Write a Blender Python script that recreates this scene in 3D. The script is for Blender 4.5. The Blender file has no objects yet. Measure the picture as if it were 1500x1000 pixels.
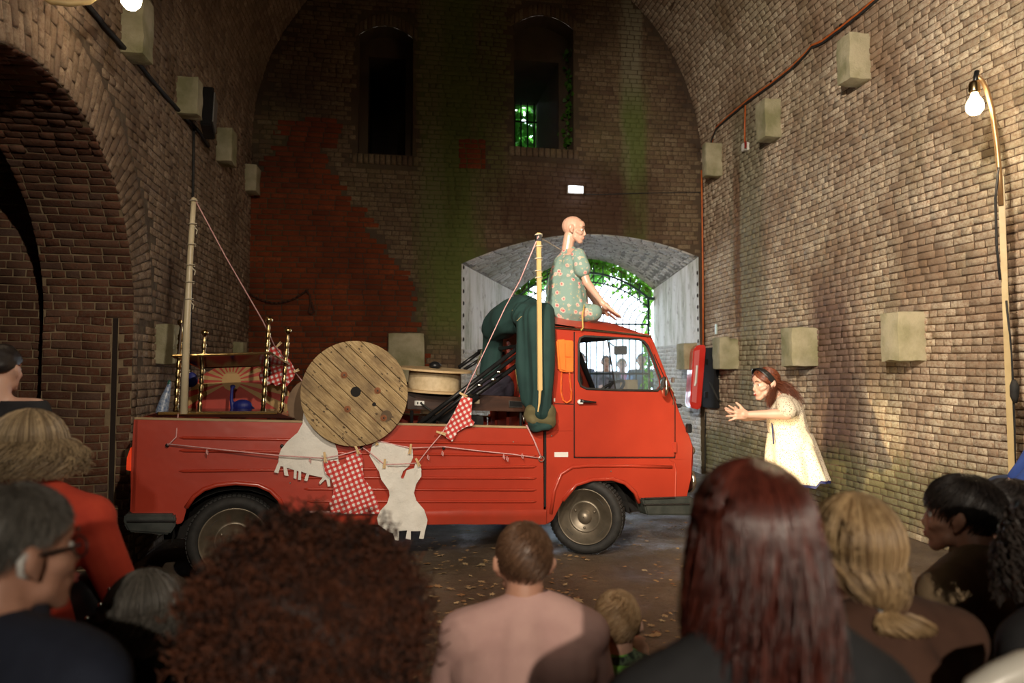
import bpy, bmesh, math, random
import numpy as np
from mathutils import Vector, Matrix, noise
random.seed(7)
RNG = np.random.default_rng(11)
SC = bpy.context.scene
COL = SC.collection
R = math.radians

# ------------------------------------------------------------------ camera
CAM = Vector((0.0, 0.0, 1.42))
YAW, PITCH, FPX = R(9.2), R(2.73), 1050.0
fwd = Vector((math.sin(YAW)*math.cos(PITCH), math.cos(YAW)*math.cos(PITCH), math.sin(PITCH)))
rgt = Vector((math.cos(YAW), -math.sin(YAW), 0))
upv = rgt.cross(fwd)
cd = bpy.data.cameras.new('camera')
cam = bpy.data.objects.new('camera', cd)
COL.objects.link(cam)
cam.matrix_world = Matrix.Translation(CAM) @ Matrix((rgt, upv, -fwd)).transposed().to_4x4()
cd.sensor_width = 36.0
cd.lens = 36.0*FPX/1500.0
cd.clip_start = 0.05
cd.clip_end = 200
cd.dof.use_dof = True
cd.dof.focus_distance = 5.3
cd.dof.aperture_fstop = 1.8
SC.camera = cam

# ------------------------------------------------------------------ world, lights, exposure
SC.view_settings.view_transform = 'Standard'
SC.view_settings.look = 'None'
SC.view_settings.exposure = 0.0
SC.view_settings.gamma = 1.0
SC.view_settings.use_curve_mapping = False
SC.cycles.max_bounces = 5
SC.cycles.diffuse_bounces = 3
SC.cycles.sample_clamp_indirect = 4.0
SC.cycles.caustics_reflective = False
SC.cycles.caustics_refractive = False
world = bpy.data.worlds.new('world')
SC.world = world
world.use_nodes = True
bg = world.node_tree.nodes['Background']
bg.inputs['Color'].default_value = (0.74, 0.86, 1.0, 1)
bg.inputs['Strength'].default_value = 8.5

def spot(name, loc, target, power, size_deg, blend, radius, color):
    l = bpy.data.lights.new(name, 'SPOT')
    l.energy = power; l.spot_size = R(size_deg); l.spot_blend = blend
    l.shadow_soft_size = radius; l.color = color
    o = bpy.data.objects.new(name, l); COL.objects.link(o)
    o.location = loc
    o.rotation_euler = (Vector(target)-Vector(loc)).to_track_quat('-Z', 'Y').to_euler()
    return o
def point(name, loc, power, radius, color):
    l = bpy.data.lights.new(name, 'POINT')
    l.energy = power; l.shadow_soft_size = radius; l.color = color
    o = bpy.data.objects.new(name, l); COL.objects.link(o); o.location = loc
    return o
WARM = (1.0, 0.87, 0.70)
BULB = (1.0, 0.76, 0.50)
# stage spots high behind the audience, as head shadows show, plus an added fill
spot('stage_and_fill_spot', (-1.0, -1.4, 3.3), (1.7, 5.6, 1.15), 760, 44, 0.8, 0.05, WARM)
spot('stage_and_fill_spot', (-1.3, -0.4, 4.1), (4.5, 6.6, 2.5), 2900, 62, 0.9, 0.08, WARM)
spot('stage_and_fill_spot', (0.9, -0.6, 3.6), (-1.1, 6.2, 1.5), 620, 58, 0.8, 0.05, WARM)  # added fill that brightens the left wall and the red jacket
spot('stage_and_fill_spot', (0.15, -2.6, 2.3), (1.5, 3.0, 0.6), 540, 68, 0.9, 0.04, WARM)
# low lantern on a stand behind the man in pink, aimed at the performer in the dotted dress
spot('lantern_beam', (0.50, 2.86, 0.69), (3.35, 5.75, 0.86), 260, 50, 1.0, 0.03, (1.0, 0.76, 0.42))
spot('lantern_core', (0.50, 2.86, 0.69), (3.55, 5.60, 0.80), 1100, 14, 1.0, 0.03, (1.0, 0.78, 0.42))

# ------------------------------------------------------------------ measuring helpers (pixel of the photograph -> point in the place)
def ray(px, py): return fwd + rgt*((px-750)/FPX) + upv*((500-py)/FPX)
def cz(px, py, d): return CAM + ray(px, py)*d
def on_x(px, py, X): r = ray(px, py); return CAM + r*((X-CAM.x)/r.x)
def on_y(px, py, Y): r = ray(px, py); return CAM + r*((Y-CAM.y)/r.y)
def on_z(px, py, Z=0.0): r = ray(px, py); return CAM + r*((Z-CAM.z)/r.z)
def to_px(p):
    d = Vector(p)-CAM; z = d.dot(fwd)
    return 750+FPX*d.dot(rgt)/z, 500-FPX*d.dot(upv)/z, z

# ------------------------------------------------------------------ materials
MATS = {}
def lin(c):
    return tuple((x/12.92 if x <= 0.04045 else ((x+0.055)/1.055)**2.4) for x in c)
class NT:
    def __init__(s, name):
        m = bpy.data.materials.new(name); m.use_nodes = True
        s.m = m; s.t = m.node_tree; s.b = s.t.nodes['Principled BSDF']; MATS[name] = m
    def n(s, typ, **kw):
        n = s.t.nodes.new(typ)
        for k, v in kw.items():
            if k.startswith('i_'):
                n.inputs[k[2:].replace('_', ' ')].default_value = v
            else: setattr(n, k, v)
        return n
    def l(s, a, b): s.t.links.new(a, b)
    def coord(s, kind='Object', scale=(1, 1, 1)):
        tc = s.n('ShaderNodeTexCoord'); mp = s.n('ShaderNodeMapping'); mp.inputs['Scale'].default_value = scale
        s.l(tc.outputs[kind], mp.inputs['Vector']); return mp.outputs['Vector']
    def noise(s, scale, vec=None, detail=4, rough=0.55):
        n = s.n('ShaderNodeTexNoise'); n.inputs['Scale'].default_value = scale
        n.inputs['Detail'].default_value = detail; n.inputs['Roughness'].default_value = rough
        if vec is not None: s.l(vec, n.inputs['Vector'])
        return n.outputs['Fac']
    def ramp(s, fac, stops):
        r = s.n('ShaderNodeValToRGB'); e = r.color_ramp.elements
        while len(e) > len(stops): e.remove(e[-1])
        while len(e) < len(stops): e.new(0.5)
        for k, (p, c) in enumerate(stops):
            e[k].position = p; e[k].color = tuple(c)+((1,) if len(c) == 3 else ())
        s.l(fac, r.inputs['Fac']); return r.outputs['Color']
    def mix(s, fac, a, b, mode='MIX'):
        m = s.n('ShaderNodeMix'); m.data_type = 'RGBA'; m.blend_type = mode
        for v, i in ((fac, 0), (a, 6), (b, 7)):
            if isinstance(v, bpy.types.NodeSocket): s.l(v, m.inputs[i])
            elif i == 0: m.inputs[0].default_value = v
            else: m.inputs[i].default_value = tuple(v)+(1,)
        return m.outputs[2]
    def math(s, op, a, b=0.0, c=0.0):
        m = s.n('ShaderNodeMath'); m.operation = op
        for i, v in enumerate((a, b, c)):
            if isinstance(v, bpy.types.NodeSocket): s.l(v, m.inputs[i])
            else: m.inputs[i].default_value = v
        return m.outputs[0]
    def bump(s, h, strength=0.3, dist=0.01):
        b = s.n('ShaderNodeBump'); b.inputs['Strength'].default_value = strength; b.inputs['Distance'].default_value = dist
        s.l(h, b.inputs['Height']); s.l(b.outputs['Normal'], s.b.inputs['Normal'])
    def base(s, c):
        if isinstance(c, bpy.types.NodeSocket): s.l(c, s.b.inputs['Base Color'])
        else: s.b.inputs['Base Color'].default_value = tuple(c)+(1,)
    def set(s, **kw):
        for k, v in kw.items(): s.b.inputs[k.replace('_', ' ')].default_value = v

def mat(name, c1, c2=None, scale=8, rough=0.6, metal=0.0, bump=0.0, bscale=60, bdist=0.003, stretch=(1, 1, 1), lo=0.35, hi=0.65, **kw):
    m = NT(name)
    v = m.coord('Object', stretch)
    if c2 is None: m.base(c1)
    else: m.base(m.ramp(m.noise(scale, v), [(lo, c1), (hi, c2)]))
    m.set(Roughness=rough, Metallic=metal, **kw)
    if bump: m.bump(m.noise(bscale, v), bump, bdist)
    return m.m

# ------------------------------------------------------------------ mesh helpers
def tag(o, label=None, cat=None, group=None, kind=None):
    if label: o['label'] = label
    if cat: o['category'] = cat
    if group: o['group'] = group
    if kind: o['kind'] = kind
    return o
def empty(name, loc, rz=0.0, label=None, cat=None, group=None, kind=None):
    o = bpy.data.objects.new(name, None); COL.objects.link(o)
    o.location = loc; o.rotation_euler = (0, 0, rz); o.empty_display_size = 0.1
    return tag(o, label, cat, group, kind)
def pmat(o):
    M = Matrix.Identity(4)
    while o is not None:
        M = (Matrix.Translation(o.location) @ o.rotation_euler.to_matrix().to_4x4() if True else M) @ M if o.matrix_parent_inverse == Matrix.Identity(4) else Matrix.Translation(o.location) @ M
        break
    return M
def link(name, me, m=None, parent=None, smooth=False, kind=None, label=None):
    """links a mesh whose vertices are in world coordinates"""
    o = bpy.data.objects.new(name, me); COL.objects.link(o)
    if m is not None:
        me.materials.clear(); me.materials.append(m)
    if smooth: me.polygons.foreach_set('use_smooth', [True]*len(me.polygons))
    if parent is not None:
        o.parent = parent
        top = parent
        while top.parent: top = top.parent
        if parent.type == 'EMPTY':
            M = Matrix.Translation(parent.location) @ parent.rotation_euler.to_matrix().to_4x4()
            o.matrix_parent_inverse = M.inverted()
        # mesh parents keep their own vertices in world coordinates at the origin
    if kind: o['kind'] = kind
    if label: o['label'] = label
    return o
class MB:
    def __init__(s): s.v = []; s.f = []; s.uv = None
    def add(s, vs, fs):
        n = len(s.v); s.v += [tuple(v) for v in vs]; s.f += [tuple(i+n for i in f) for f in fs]; return s
    def box(s, c, size, M=None):
        x, y, z = size[0]/2, size[1]/2, size[2]/2
        vs = [Vector((a*x, b*y, d*z)) for a in (-1, 1) for b in (-1, 1) for d in (-1, 1)]
        if M is not None: vs = [M @ v for v in vs]
        c = Vector(c); return s.add([c+v for v in vs], [(0, 1, 3, 2), (4, 6, 7, 5), (0, 4, 5, 1), (2, 3, 7, 6), (0, 2, 6, 4), (1, 5, 7, 3)])
    def tube(s, pts, r, n=8, caps=True, squash=None):
        pts = [Vector(p) for p in pts]; k = len(pts)
        rr = r if isinstance(r, (list, tuple)) else [r]*k
        t0 = (pts[1]-pts[0]).normalized()
        a = Vector((0, 0, 1)) if abs(t0.z) < 0.9 else Vector((1, 0, 0))
        u = t0.cross(a).normalized(); rings = []
        for i, p in enumerate(pts):
            t = (pts[min(i+1, k-1)]-pts[max(i-1, 0)])
            if t.length < 1e-9: t = t0
            t = t.normalized(); u = (u-t*u.dot(t))
            if u.length < 1e-6: u = t.orthogonal()
            u = u.normalized(); w = t.cross(u)
            rings.append([p+(u*math.cos(2*math.pi*j/n)+w*math.sin(2*math.pi*j/n)*(squash or 1))*rr[i] for j in range(n)])
        vs = [v for ring in rings for v in ring]
        fs = [(i*n+j, i*n+(j+1) % n, (i+1)*n+(j+1) % n, (i+1)*n+j) for i in range(k-1) for j in range(n)]
        if caps: fs += [tuple(range(n))[::-1], tuple((k-1)*n+j for j in range(n))]
        return s.add(vs, fs)
    def lathe(s, prof, M, n=24):
        """prof: (radius, height) along local z of M"""
        vs = []; k = len(prof)
        for (r, z) in prof:
            for j in range(n):
                a = 2*math.pi*j/n; vs.append(M @ Vector((r*math.cos(a), r*math.sin(a), z)))
        fs = [(i*n+j, i*n+(j+1) % n, (i+1)*n+(j+1) % n, (i+1)*n+j) for i in range(k-1) for j in range(n)]
        if prof[0][0] > 1e-6: fs.append(tuple(range(n))[::-1])
        if prof[-1][0] > 1e-6: fs.append(tuple((k-1)*n+j for j in range(n)))
        return s.add(vs, fs)
    def ball(s, c, rad, M=None, n=12, m=8):
        c = Vector(c); rad = (rad, rad, rad) if isinstance(rad, (int, float)) else rad
        vs = []; 
        for i in range(m+1):
            th = math.pi*i/m
            for j in range(n):
                ph = 2*math.pi*j/n
                v = Vector((rad[0]*math.sin(th)*math.cos(ph), rad[1]*math.sin(th)*math.sin(ph), rad[2]*math.cos(th)))
                if M is not None: v = M @ v
                vs.append(c+v)
        return s.add(vs, [(i*n+j, (i+1)*n+j, (i+1)*n+(j+1) % n, i*n+(j+1) % n) for i in range(m) for j in range(n)])
    def prism(s, outline, d0, d1, T):
        """outline (a,b) pairs; T(a,b,d)->world point; d0,d1 depths"""
        n = len(outline)
        vs = [T(a, b, d0) for a, b in outline]+[T(a, b, d1) for a, b in outline]
        fs = [tuple(range(n)), tuple(range(2*n-1, n-1, -1))]+[(i, i+n, (i+1) % n+n, (i+1) % n) for i in range(n)]
        return s.add(vs, fs)
    def mesh(s, name):
        me = bpy.data.meshes.new(name); me.from_pydata(s.v, [], s.f); me.update(); return me
    def build(s, name, m, parent=None, smooth=False, fix=True, bevel=0, label=None, kind=None, auto=None, weld=False):
        me = s.mesh(name)
        if fix or bevel or weld:
            b = bmesh.new(); b.from_mesh(me)
            bmesh.ops.remove_doubles(b, verts=b.verts, dist=1e-5)
            bmesh.ops.recalc_face_normals(b, faces=b.faces)
            if bevel:
                es = [e for e in b.edges if len(e.link_faces) == 2 and e.calc_face_angle(0) > 0.5]
                bmesh.ops.bevel(b, geom=es, offset=bevel, segments=2, affect='EDGES', clamp_overlap=True)
            b.to_mesh(me); b.free()
        o = link(name, me, m, parent, smooth=bool(smooth or auto), label=label, kind=kind)
        if auto or (smooth and bevel):
            try: me.set_sharp_from_angle(angle=R(auto if auto and auto is not True else 40))
            except Exception: pass
        return o

def capsule(mb, p0, p1, r0, r1, n=12):
    p0, p1 = Vector(p0), Vector(p1); d = p1-p0
    t = d.normalized() if d.length > 1e-6 else Vector((0, 0, 1))
    pts = []; rr = []
    for k in range(5):
        a = math.pi/2*k/4; pts.append(p0-t*r0*math.cos(a)); rr.append(max(r0*math.sin(a), 1e-4))
    for k in range(5):
        a = math.pi/2*k/4; pts.append(p1+t*r1*math.sin(a)); rr.append(max(r1*math.cos(a), 1e-4))
    mb.tube(pts, rr, n)
def noise_disp(me, amp, scale, seed=0.0, stretch=(1, 1, 1)):
    n = len(me.vertices); co = np.empty(n*3); me.vertices.foreach_get('co', co); co = co.reshape(-1, 3)
    no = np.empty(n*3); me.vertices.foreach_get('normal', no); no = no.reshape(-1, 3)
    d = np.array([noise.noise(Vector((c[0]*scale*stretch[0]+seed, c[1]*scale*stretch[1], c[2]*scale*stretch[2]))) for c in co])
    co += no*(d*amp)[:, None]
    me.vertices.foreach_set('co', co.ravel()); me.update()
def fuse(name, blobs, m, parent=None, voxel=0.01, smooth=4, disp=None, clip=None, label=None):
    """one continuous surface from overlapping limbs. blobs: ('c',p0,p1,r0,r1) | ('e',centre,radii,Matrix)"""
    mb = MB()
    for b in blobs:
        if b[0] == 'c': capsule(mb, *b[1:])
        else: mb.ball(b[1], b[2], b[3] if len(b) > 3 else None, 16, 12)
    me = mb.mesh(name+'_tmp')
    bm = bmesh.new(); bm.from_mesh(me); bmesh.ops.remove_doubles(bm, verts=bm.verts, dist=1e-6)
    bmesh.ops.recalc_face_normals(bm, faces=bm.faces); bm.to_mesh(me); bm.free()
    o = bpy.data.objects.new('tmp', me); COL.objects.link(o)
    md = o.modifiers.new('r', 'REMESH'); md.mode = 'VOXEL'; md.voxel_size = voxel; md.use_smooth_shade = True
    if smooth:
        sm = o.modifiers.new('s', 'SMOOTH'); sm.iterations = smooth; sm.factor = 0.5
    dg = bpy.context.evaluated_depsgraph_get()
    out = bpy.data.meshes.new_from_object(o.evaluated_get(dg)); out.name = name
    bpy.data.objects.remove(o); bpy.data.meshes.remove(me)
    if disp: noise_disp(out, *disp)
    if clip:
        bm = bmesh.new(); bm.from_mesh(out)
        for (co, no) in clip:
            bmesh.ops.bisect_plane(bm, geom=bm.verts[:]+bm.edges[:]+bm.faces[:], plane_co=co, plane_no=no, clear_outer=True)
        bm.to_mesh(out); bm.free()
    return link(name, out, m, parent, smooth=True, label=label)
# ================================================================== the setting
XL, XR, YB, YF = -1.95, 4.5, 10.0, -4.5
XC, RAD, SPR = (XL+XR)/2, (XR-XL)/2, 4.6

# ---- materials of the masonry
def brick_mat(name, cols, stain, worn, moss=0.0, streaks=(), rough=0.9, dark=None):
    m = NT(name)
    at = m.n('ShaderNodeAttribute'); at.attribute_name = 'bcol'
    sep = m.n('ShaderNodeSeparateColor'); m.l(at.outputs['Color'], sep.inputs[0])
    c = m.ramp(sep.outputs[0], [(k/(len(cols)-1), x) for k, x in enumerate(cols)])
    v = m.coord('Object')
    c = m.mix(m.ramp(m.noise(38, v, 5, .7), [(.42, (0, 0, 0)), (.70, (1, 1, 1))]), c, worn)
    c = m.mix(m.ramp(m.noise(1.1, v, 6, .62), [(.44, (0, 0, 0)), (.68, (1, 1, 1))]), c, stain)
    if moss:
        c = m.mix(m.ramp(m.noise(.8, m.coord('Object', (1, 1, .55)), 6, .6), [(.5, (0, 0, 0)), (.72, (moss,)*3)]), c, (.10, .13, .035))
    geo = m.n('ShaderNodeNewGeometry'); sp = m.n('ShaderNodeSeparateXYZ'); m.l(geo.outputs['Position'], sp.inputs[0])
    for (axis, x0, w, z0, z1, col, amt) in streaks:
        nz = m.noise(1.2, m.coord('Object', (3, 3, .5)), 6, .7)
        d = m.math('ADD', m.math('ABSOLUTE', m.math('SUBTRACT', sp.outputs[axis], x0)), m.math('MULTIPLY', m.math('SUBTRACT', nz, .5), w*1.6))
        fx = m.n('ShaderNodeMapRange', interpolation_type='SMOOTHSTEP'); m.l(d, fx.inputs[0])
        for k, val in ((1, w*.35), (2, w), (3, amt), (4, 0.0)): fx.inputs[k].default_value = val
        fz = m.n('ShaderNodeMapRange', interpolation_type='SMOOTHSTEP'); m.l(sp.outputs[2], fz.inputs[0])
        for k, val in ((1, z0-.4), (2, z0+.3), (3, 0.0), (4, 1.0)): fz.inputs[k].default_value = val
        fz2 = m.n('ShaderNodeMapRange', interpolation_type='SMOOTHSTEP'); m.l(sp.outputs[2], fz2.inputs[0])
        for k, val in ((1, z1-.5), (2, z1+.3), (3, 1.0), (4, 0.0)): fz2.inputs[k].default_value = val
        c = m.mix(m.math('MULTIPLY', fx.outputs[0], m.math('MULTIPLY', fz.outputs[0], fz2.outputs[0])), c, col)
    m.base(c); m.set(Roughness=rough); m.b.inputs['Specular IOR Level'].default_value = .2
    m.bump(m.noise(45, v, 6, .7), .8, .012)
    return m.m
M_rw = brick_mat('limewashed_brick', [(.38, .30, .22), (.60, .51, .38), (.70, .61, .47), (.46, .37, .28), (.66, .57, .43)], (.26, .17, .11), (.32, .19, .12), .35,
                 [(1, 6.8, .55, .0, 2.6, (.15, .085, .07), .8), (1, 8.6, .5, 1.0, 5.0, (.20, .20, .13), .7), (1, 8.9, .12, 2.0, 4.4, (.17, .07, .035), .7), (2, .35, .45, -1, 9, (.12, .14, .045), .6)])
M_rm = mat('right_mortar', (.09, .05, .028), (.17, .11, .065), 12, .95, bump=.8, bscale=40, bdist=.01)
M_lw = brick_mat('soot_brown_brick', [(.25, .18, .12), (.36, .27, .19), (.30, .22, .15), (.42, .32, .23), (.2, .14, .1)], (.14, .09, .06), (.20, .12, .08), 0)
M_lm = mat('left_mortar', (.09, .06, .04), (.15, .11, .07), 12, .95, bump=.8, bscale=40, bdist=.01)
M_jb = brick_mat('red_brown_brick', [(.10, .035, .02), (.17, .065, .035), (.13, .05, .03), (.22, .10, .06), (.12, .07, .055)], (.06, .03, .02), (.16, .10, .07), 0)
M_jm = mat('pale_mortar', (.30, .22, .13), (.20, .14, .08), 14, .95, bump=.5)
MOSS = (.10, .135, .03)
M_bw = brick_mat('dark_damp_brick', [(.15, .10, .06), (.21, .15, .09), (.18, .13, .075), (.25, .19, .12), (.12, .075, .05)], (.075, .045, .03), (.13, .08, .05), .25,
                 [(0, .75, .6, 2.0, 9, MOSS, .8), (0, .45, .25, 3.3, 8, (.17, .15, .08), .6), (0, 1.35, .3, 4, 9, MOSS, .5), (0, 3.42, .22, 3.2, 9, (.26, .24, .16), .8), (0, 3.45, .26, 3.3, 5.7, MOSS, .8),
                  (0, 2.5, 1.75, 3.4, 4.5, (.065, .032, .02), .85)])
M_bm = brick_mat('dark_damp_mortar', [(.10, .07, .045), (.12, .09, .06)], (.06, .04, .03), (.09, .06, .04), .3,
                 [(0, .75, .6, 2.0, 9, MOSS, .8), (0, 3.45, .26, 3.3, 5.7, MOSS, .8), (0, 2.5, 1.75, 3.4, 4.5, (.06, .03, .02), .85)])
M_red = brick_mat('new_red_brick', [(.17, .032, .010), (.24, .05, .014), (.20, .04, .013), (.29, .065, .02), (.13, .03, .012)], (.11, .028, .012), (.13, .04, .02), 0)
M_redm = mat('red_wall_mortar', (.07, .045, .035), (.10, .07, .055), 12, .95, bump=.5)
def plaster():
    m = NT('whitewashed_plaster')
    v = m.coord('Object', (2.2, 2.2, .35))
    c = m.ramp(m.noise(2.2, v, 7, .7), [(.28, (.20, .24, .15)), (.40, (.55, .55, .48)), (.52, (.76, .75, .72)), (.7, (.82, .82, .80))])
    c = m.mix(m.ramp(m.noise(9, m.coord('Object', (1, 1, .5)), 6, .75), [(.56, (0, 0, 0)), (.72, (1, 1, 1))]), c, (.20, .17, .13))
    m.base(c); m.set(Roughness=.9); m.bump(m.noise(22, m.coord('Object'), 6, .7), .7, .015); return m.m
M_pl = plaster()
M_wb = brick_mat('whitewashed_brick', [(.70, .70, .69), (.82, .82, .81), (.76, .75, .74), (.60, .59, .57)], (.42, .42, .38), (.36, .32, .30), .3)
M_stone = mat('corbel_stone', (.24, .23, .12), (.46, .41, .28), 3.5, .95, bump=.8, bscale=50, bdist=.008)
def dirt():
    m = NT('packed_dirt')
    v = m.coord('Object')
    c = m.ramp(m.noise(1.6, v, 8, .65), [(.3, (.10, .066, .04)), (.5, (.155, .105, .065)), (.7, (.21, .15, .10))])
    c = m.mix(m.ramp(m.noise(55, v, 4, .7), [(.55, (0, 0, 0)), (.7, (1, 1, 1))]), c, (.07, .045, .028))
    m.base(c); m.l(m.ramp(m.noise(2.3, v, 6, .6), [(.35, (.42,)*3), (.6, (.85,)*3)]), m.b.inputs['Roughness'])
    m.bump(m.noise(18, v, 9, .75), .9, .03); return m.m
M_dirt = dirt()
M_black = mat('black_parts_and_shade', (.012, .010, .009), rough=.95)  # black for bars and underbody, also painted shade in holes and gaps

def wall_top(x):
    d = RAD*RAD-(x-XC)**2
    return SPR+math.sqrt(max(d, 0))+.0
def strip_wall(name, m, xs, lohi, T, parent=None, kind='structure'):
    """wall surface cut into narrow columns, open where the openings are; lohi(x)->[(z0,z1),...]; T(x,z)"""
    mb = MB()
    for a, b in zip(xs[:-1], xs[1:]):
        e = 1e-5
        for (p0, p1), (q0, q1) in zip(lohi(a+e), lohi(b-e)):
            mb.add([T(a, p0), T(b, q0), T(b, q1), T(a, p1)], [(0, 1, 2, 3)])
    o = mb.build(name, m, parent)
    if parent is None: o['kind'] = kind
    return o

# ---- bricks
def brick_rows(u0, u1, v0, v1, course=.062, seed=0, stretch=.205, head=.1, jit=.012, bond=True):
    rng = np.random.default_rng(seed); out = []
    k = 0; v = v0
    while v < v1:
        L = stretch if (k % 2 == 0 or not bond) else head
        u = u0-rng.uniform(0, L)
        while u < u1:
            l = L*(1+rng.uniform(-.08, .08))
            if rng.random() < .06: l = stretch if L == head else head
            out.append((u+.005, u+l-.005, v+.004, v+course-.006)); u += l
        v += course; k += 1
    return np.array(out)
def make_bricks(B, P, m, parent, h=(.004, .016), seed=0, singles=300, inset=.007, rnd=.006, typ=0.0, wash=None, cull=True):
    """B rows (u0,u1,v0,v1); P(u,v)->(pos (n,3), normal (n,3)) vectorised. The largest in view become single bricks."""
    if len(B) == 0: return
    rng = np.random.default_rng(seed+100)
    uc, vc = (B[:, 0]+B[:, 1])/2, (B[:, 2]+B[:, 3])/2
    pc, nc = P(uc, vc)
    C = np.array(CAM); d = pc-C
    z = d@np.array(fwd); px = 750+FPX*(d@np.array(rgt))/np.maximum(z, .05); py = 500-FPX*(d@np.array(upv))/np.maximum(z, .05)
    facing = -(d*nc).sum(1)/np.linalg.norm(d, axis=1)
    if cull:
        keep = (z > .3) & (px > -330) & (px < 1830) & (py > -260) & (py < 1100)
        B, z, facing, px, py = B[keep], z[keep], facing[keep], px[keep], py[keep]
    n = len(B)
    if n == 0: return
    hh = rng.uniform(h[0], h[1], n); ins = np.full(n, inset)
    rings = []
    for lev, k in ((-.006, 0.0), (.55, 0.0), (1.0, 1.0)):
        for (a, b) in ((0, 2), (1, 2), (1, 3), (0, 3)):
            su, sv = (1 if a == 0 else -1), (1 if b == 2 else -1)
            u = B[:, a]+su*ins*k+rng.uniform(-rnd, rnd, n)*.5
            v = B[:, b]+sv*ins*k*.8+rng.uniform(-rnd, rnd, n)*.4
            p, nn = P(u, v)
            off = np.full(n, -.006) if lev < 0 else hh*lev+rng.uniform(-.0015, .0015, n)
            rings.append(p+nn*off[:, None])
    V = np.stack(rings, 1)                                  # n,12,3
    F = [(8, 9, 10, 11)]
    for r0 in (0, 4):
        for j in range(4): F.append((r0+j, r0+(j+1) % 4, r0+4+(j+1) % 4, r0+4+j))
    F = np.array(F)
    # orientation check
    a = np.cross(V[0, 9]-V[0, 8], V[0, 11]-V[0, 8]); _, n0 = P(B[:1, 0], B[:1, 2])
    if (a*n0[0]).sum() < 0: F = F[:, ::-1]
    r = rng.random(n); colr = np.zeros((n, 4)); colr[:, 0] = r; colr[:, 1] = typ; colr[:, 3] = 1
    size = (B[:, 1]-B[:, 0])*np.abs(facing)/np.maximum(z, .3)**2
    inview = (px > 0) & (px < 1500) & (py > 0) & (py < 1000)
    order = np.argsort(-(size*inview)); single = set(order[:singles].tolist()) if singles else set()
    single = {i for i in single if inview[i]}
    def mk(idx, name):
        k = len(idx); vv = V[idx].reshape(-1, 3)
        ff = (F[None]+(np.arange(k)*12)[:, None, None]).reshape(-1, 4)
        me = bpy.data.meshes.new(name)
        me.vertices.add(len(vv)); me.vertices.foreach_set('co', vv.ravel())
        me.loops.add(len(ff)*4); me.loops.foreach_set('vertex_index', ff.ravel())
        me.polygons.add(len(ff)); me.polygons.foreach_set('loop_start', np.arange(len(ff))*4)
        me.polygons.foreach_set('loop_total', np.full(len(ff), 4)) if False else None
        me.update(calc_edges=True); me.validate()
        at = me.color_attributes.new('bcol', 'FLOAT_COLOR', 'POINT')
        at.data.foreach_set('color', np.repeat(colr[idx], 12, 0).ravel())
        return me
    for i in single: link('brick', mk([i], 'brick'), m, parent)
    rest = [i for i in range(n) if i not in single]
    if rest: link('brickwork', mk(rest, 'brickwork'), m, parent, kind='stuff')

# ---- floor
fl = MB(); nx, ny = 60, 110
for j in range(ny+1):
    for i in range(nx+1):
        x = -8+i*(15.0/nx); y = -5.5+j*(22.0/ny)
        z = .018*noise.noise(Vector((x*1.3, y*1.3, 0)))+.01*noise.noise(Vector((x*5, y*5, 3)))-.012
        fl.v.append((x, y, z))
fl.f = [(j*(nx+1)+i, j*(nx+1)+i+1, (j+1)*(nx+1)+i+1, (j+1)*(nx+1)+i) for j in range(ny) for i in range(nx)]
floor = fl.build('floor', M_dirt, smooth=True); floor['kind'] = 'structure'

# ---- right wall
def lohi_plain(x): return [(-.1, SPR)]
wr = strip_wall('wall_right', M_rm, [YF, YB], lohi_plain, lambda y, z: (XR, y, z))
def P_right(u, v):
    w = .012*np.sin(u*2.1+v*.7)+.010*np.sin(u*.9-v*3.1)
    p = np.stack([XR-0*u, u, v+w], 1); n = np.tile([-1.0, 0, 0], (len(u), 1)); return p, n
B = brick_rows(1.5, YB-.01, 0.0, SPR-.005, seed=1); B[:, 1] = np.minimum(B[:, 1], YB)
make_bricks(B, P_right, M_rw, wr, seed=1, h=(.003, .018))
# ---- vault
vm = MB(); nv = 40
for k in range(nv+1):
    a = math.pi*k/nv
    for y in (YF, YB): vm.v.append((XC+RAD*math.cos(a), y, SPR+RAD*math.sin(a)))
vm.f = [(2*k, 2*k+1, 2*k+3, 2*k+2) for k in range(nv)]
ceil = vm.build('ceiling', M_rm, smooth=True); ceil['kind'] = 'structure'
def P_vault(u, v):   # u along the tunnel, v arc length from the right springing
    a = v/RAD; w = .01*np.sin(u*2+v)
    c, s = np.cos(a), np.sin(a)
    return np.stack([XC+RAD*c, u+w, SPR+RAD*s], 1), np.stack([-c, 0*c, -s], 1)
arc = math.pi*RAD
B = brick_rows(2.5, YB, 0.01, arc*.5, seed=2, course=.066); make_bricks(B, P_vault, M_rw, ceil, seed=2, h=(.003, .014))
B = brick_rows(2.5, YB, arc*.5, arc-.01, seed=3, course=.066); make_bricks(B, P_vault, M_lw, ceil, seed=3, h=(.003, .014), singles=0)

# ---- left wall with its side arch
AY, AZ, AR_Y, AR_Z = 4.28, 1.85, 1.48, 1.28         # arch centre, half width, rise
A0, A1 = AY-AR_Y, AY+AR_Y
def arch_z(y):
    t = 1-((y-AY)/AR_Y)**2
    return AZ+AR_Z*math.sqrt(max(t, 0))
def lohi_left(y):
    if A0 < y < A1: return [(arch_z(y), SPR)]
    return [(-.1, SPR)]
ys = [YF, 0]+[A0+(A1-A0)*(1-math.cos(math.pi*k/36))/2 for k in range(37)]+[YB]
wl = strip_wall('wall_left', M_lm, ys, lohi_left, lambda y, z: (XL, y, z))
RT = .40
def out_arch(u, v, k):      # outside the ellipse grown by k
    t = ((u-AY)/(AR_Y+k))**2+(np.maximum(v-AZ, 0)/(AR_Z+k))**2
    return t > 1
def P_left(u, v):
    w = .012*np.sin(u*2.1+v*.7)
    return np.stack([XL+0*u, u, v+w], 1), np.tile([1.0, 0, 0], (len(u), 1))
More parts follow.
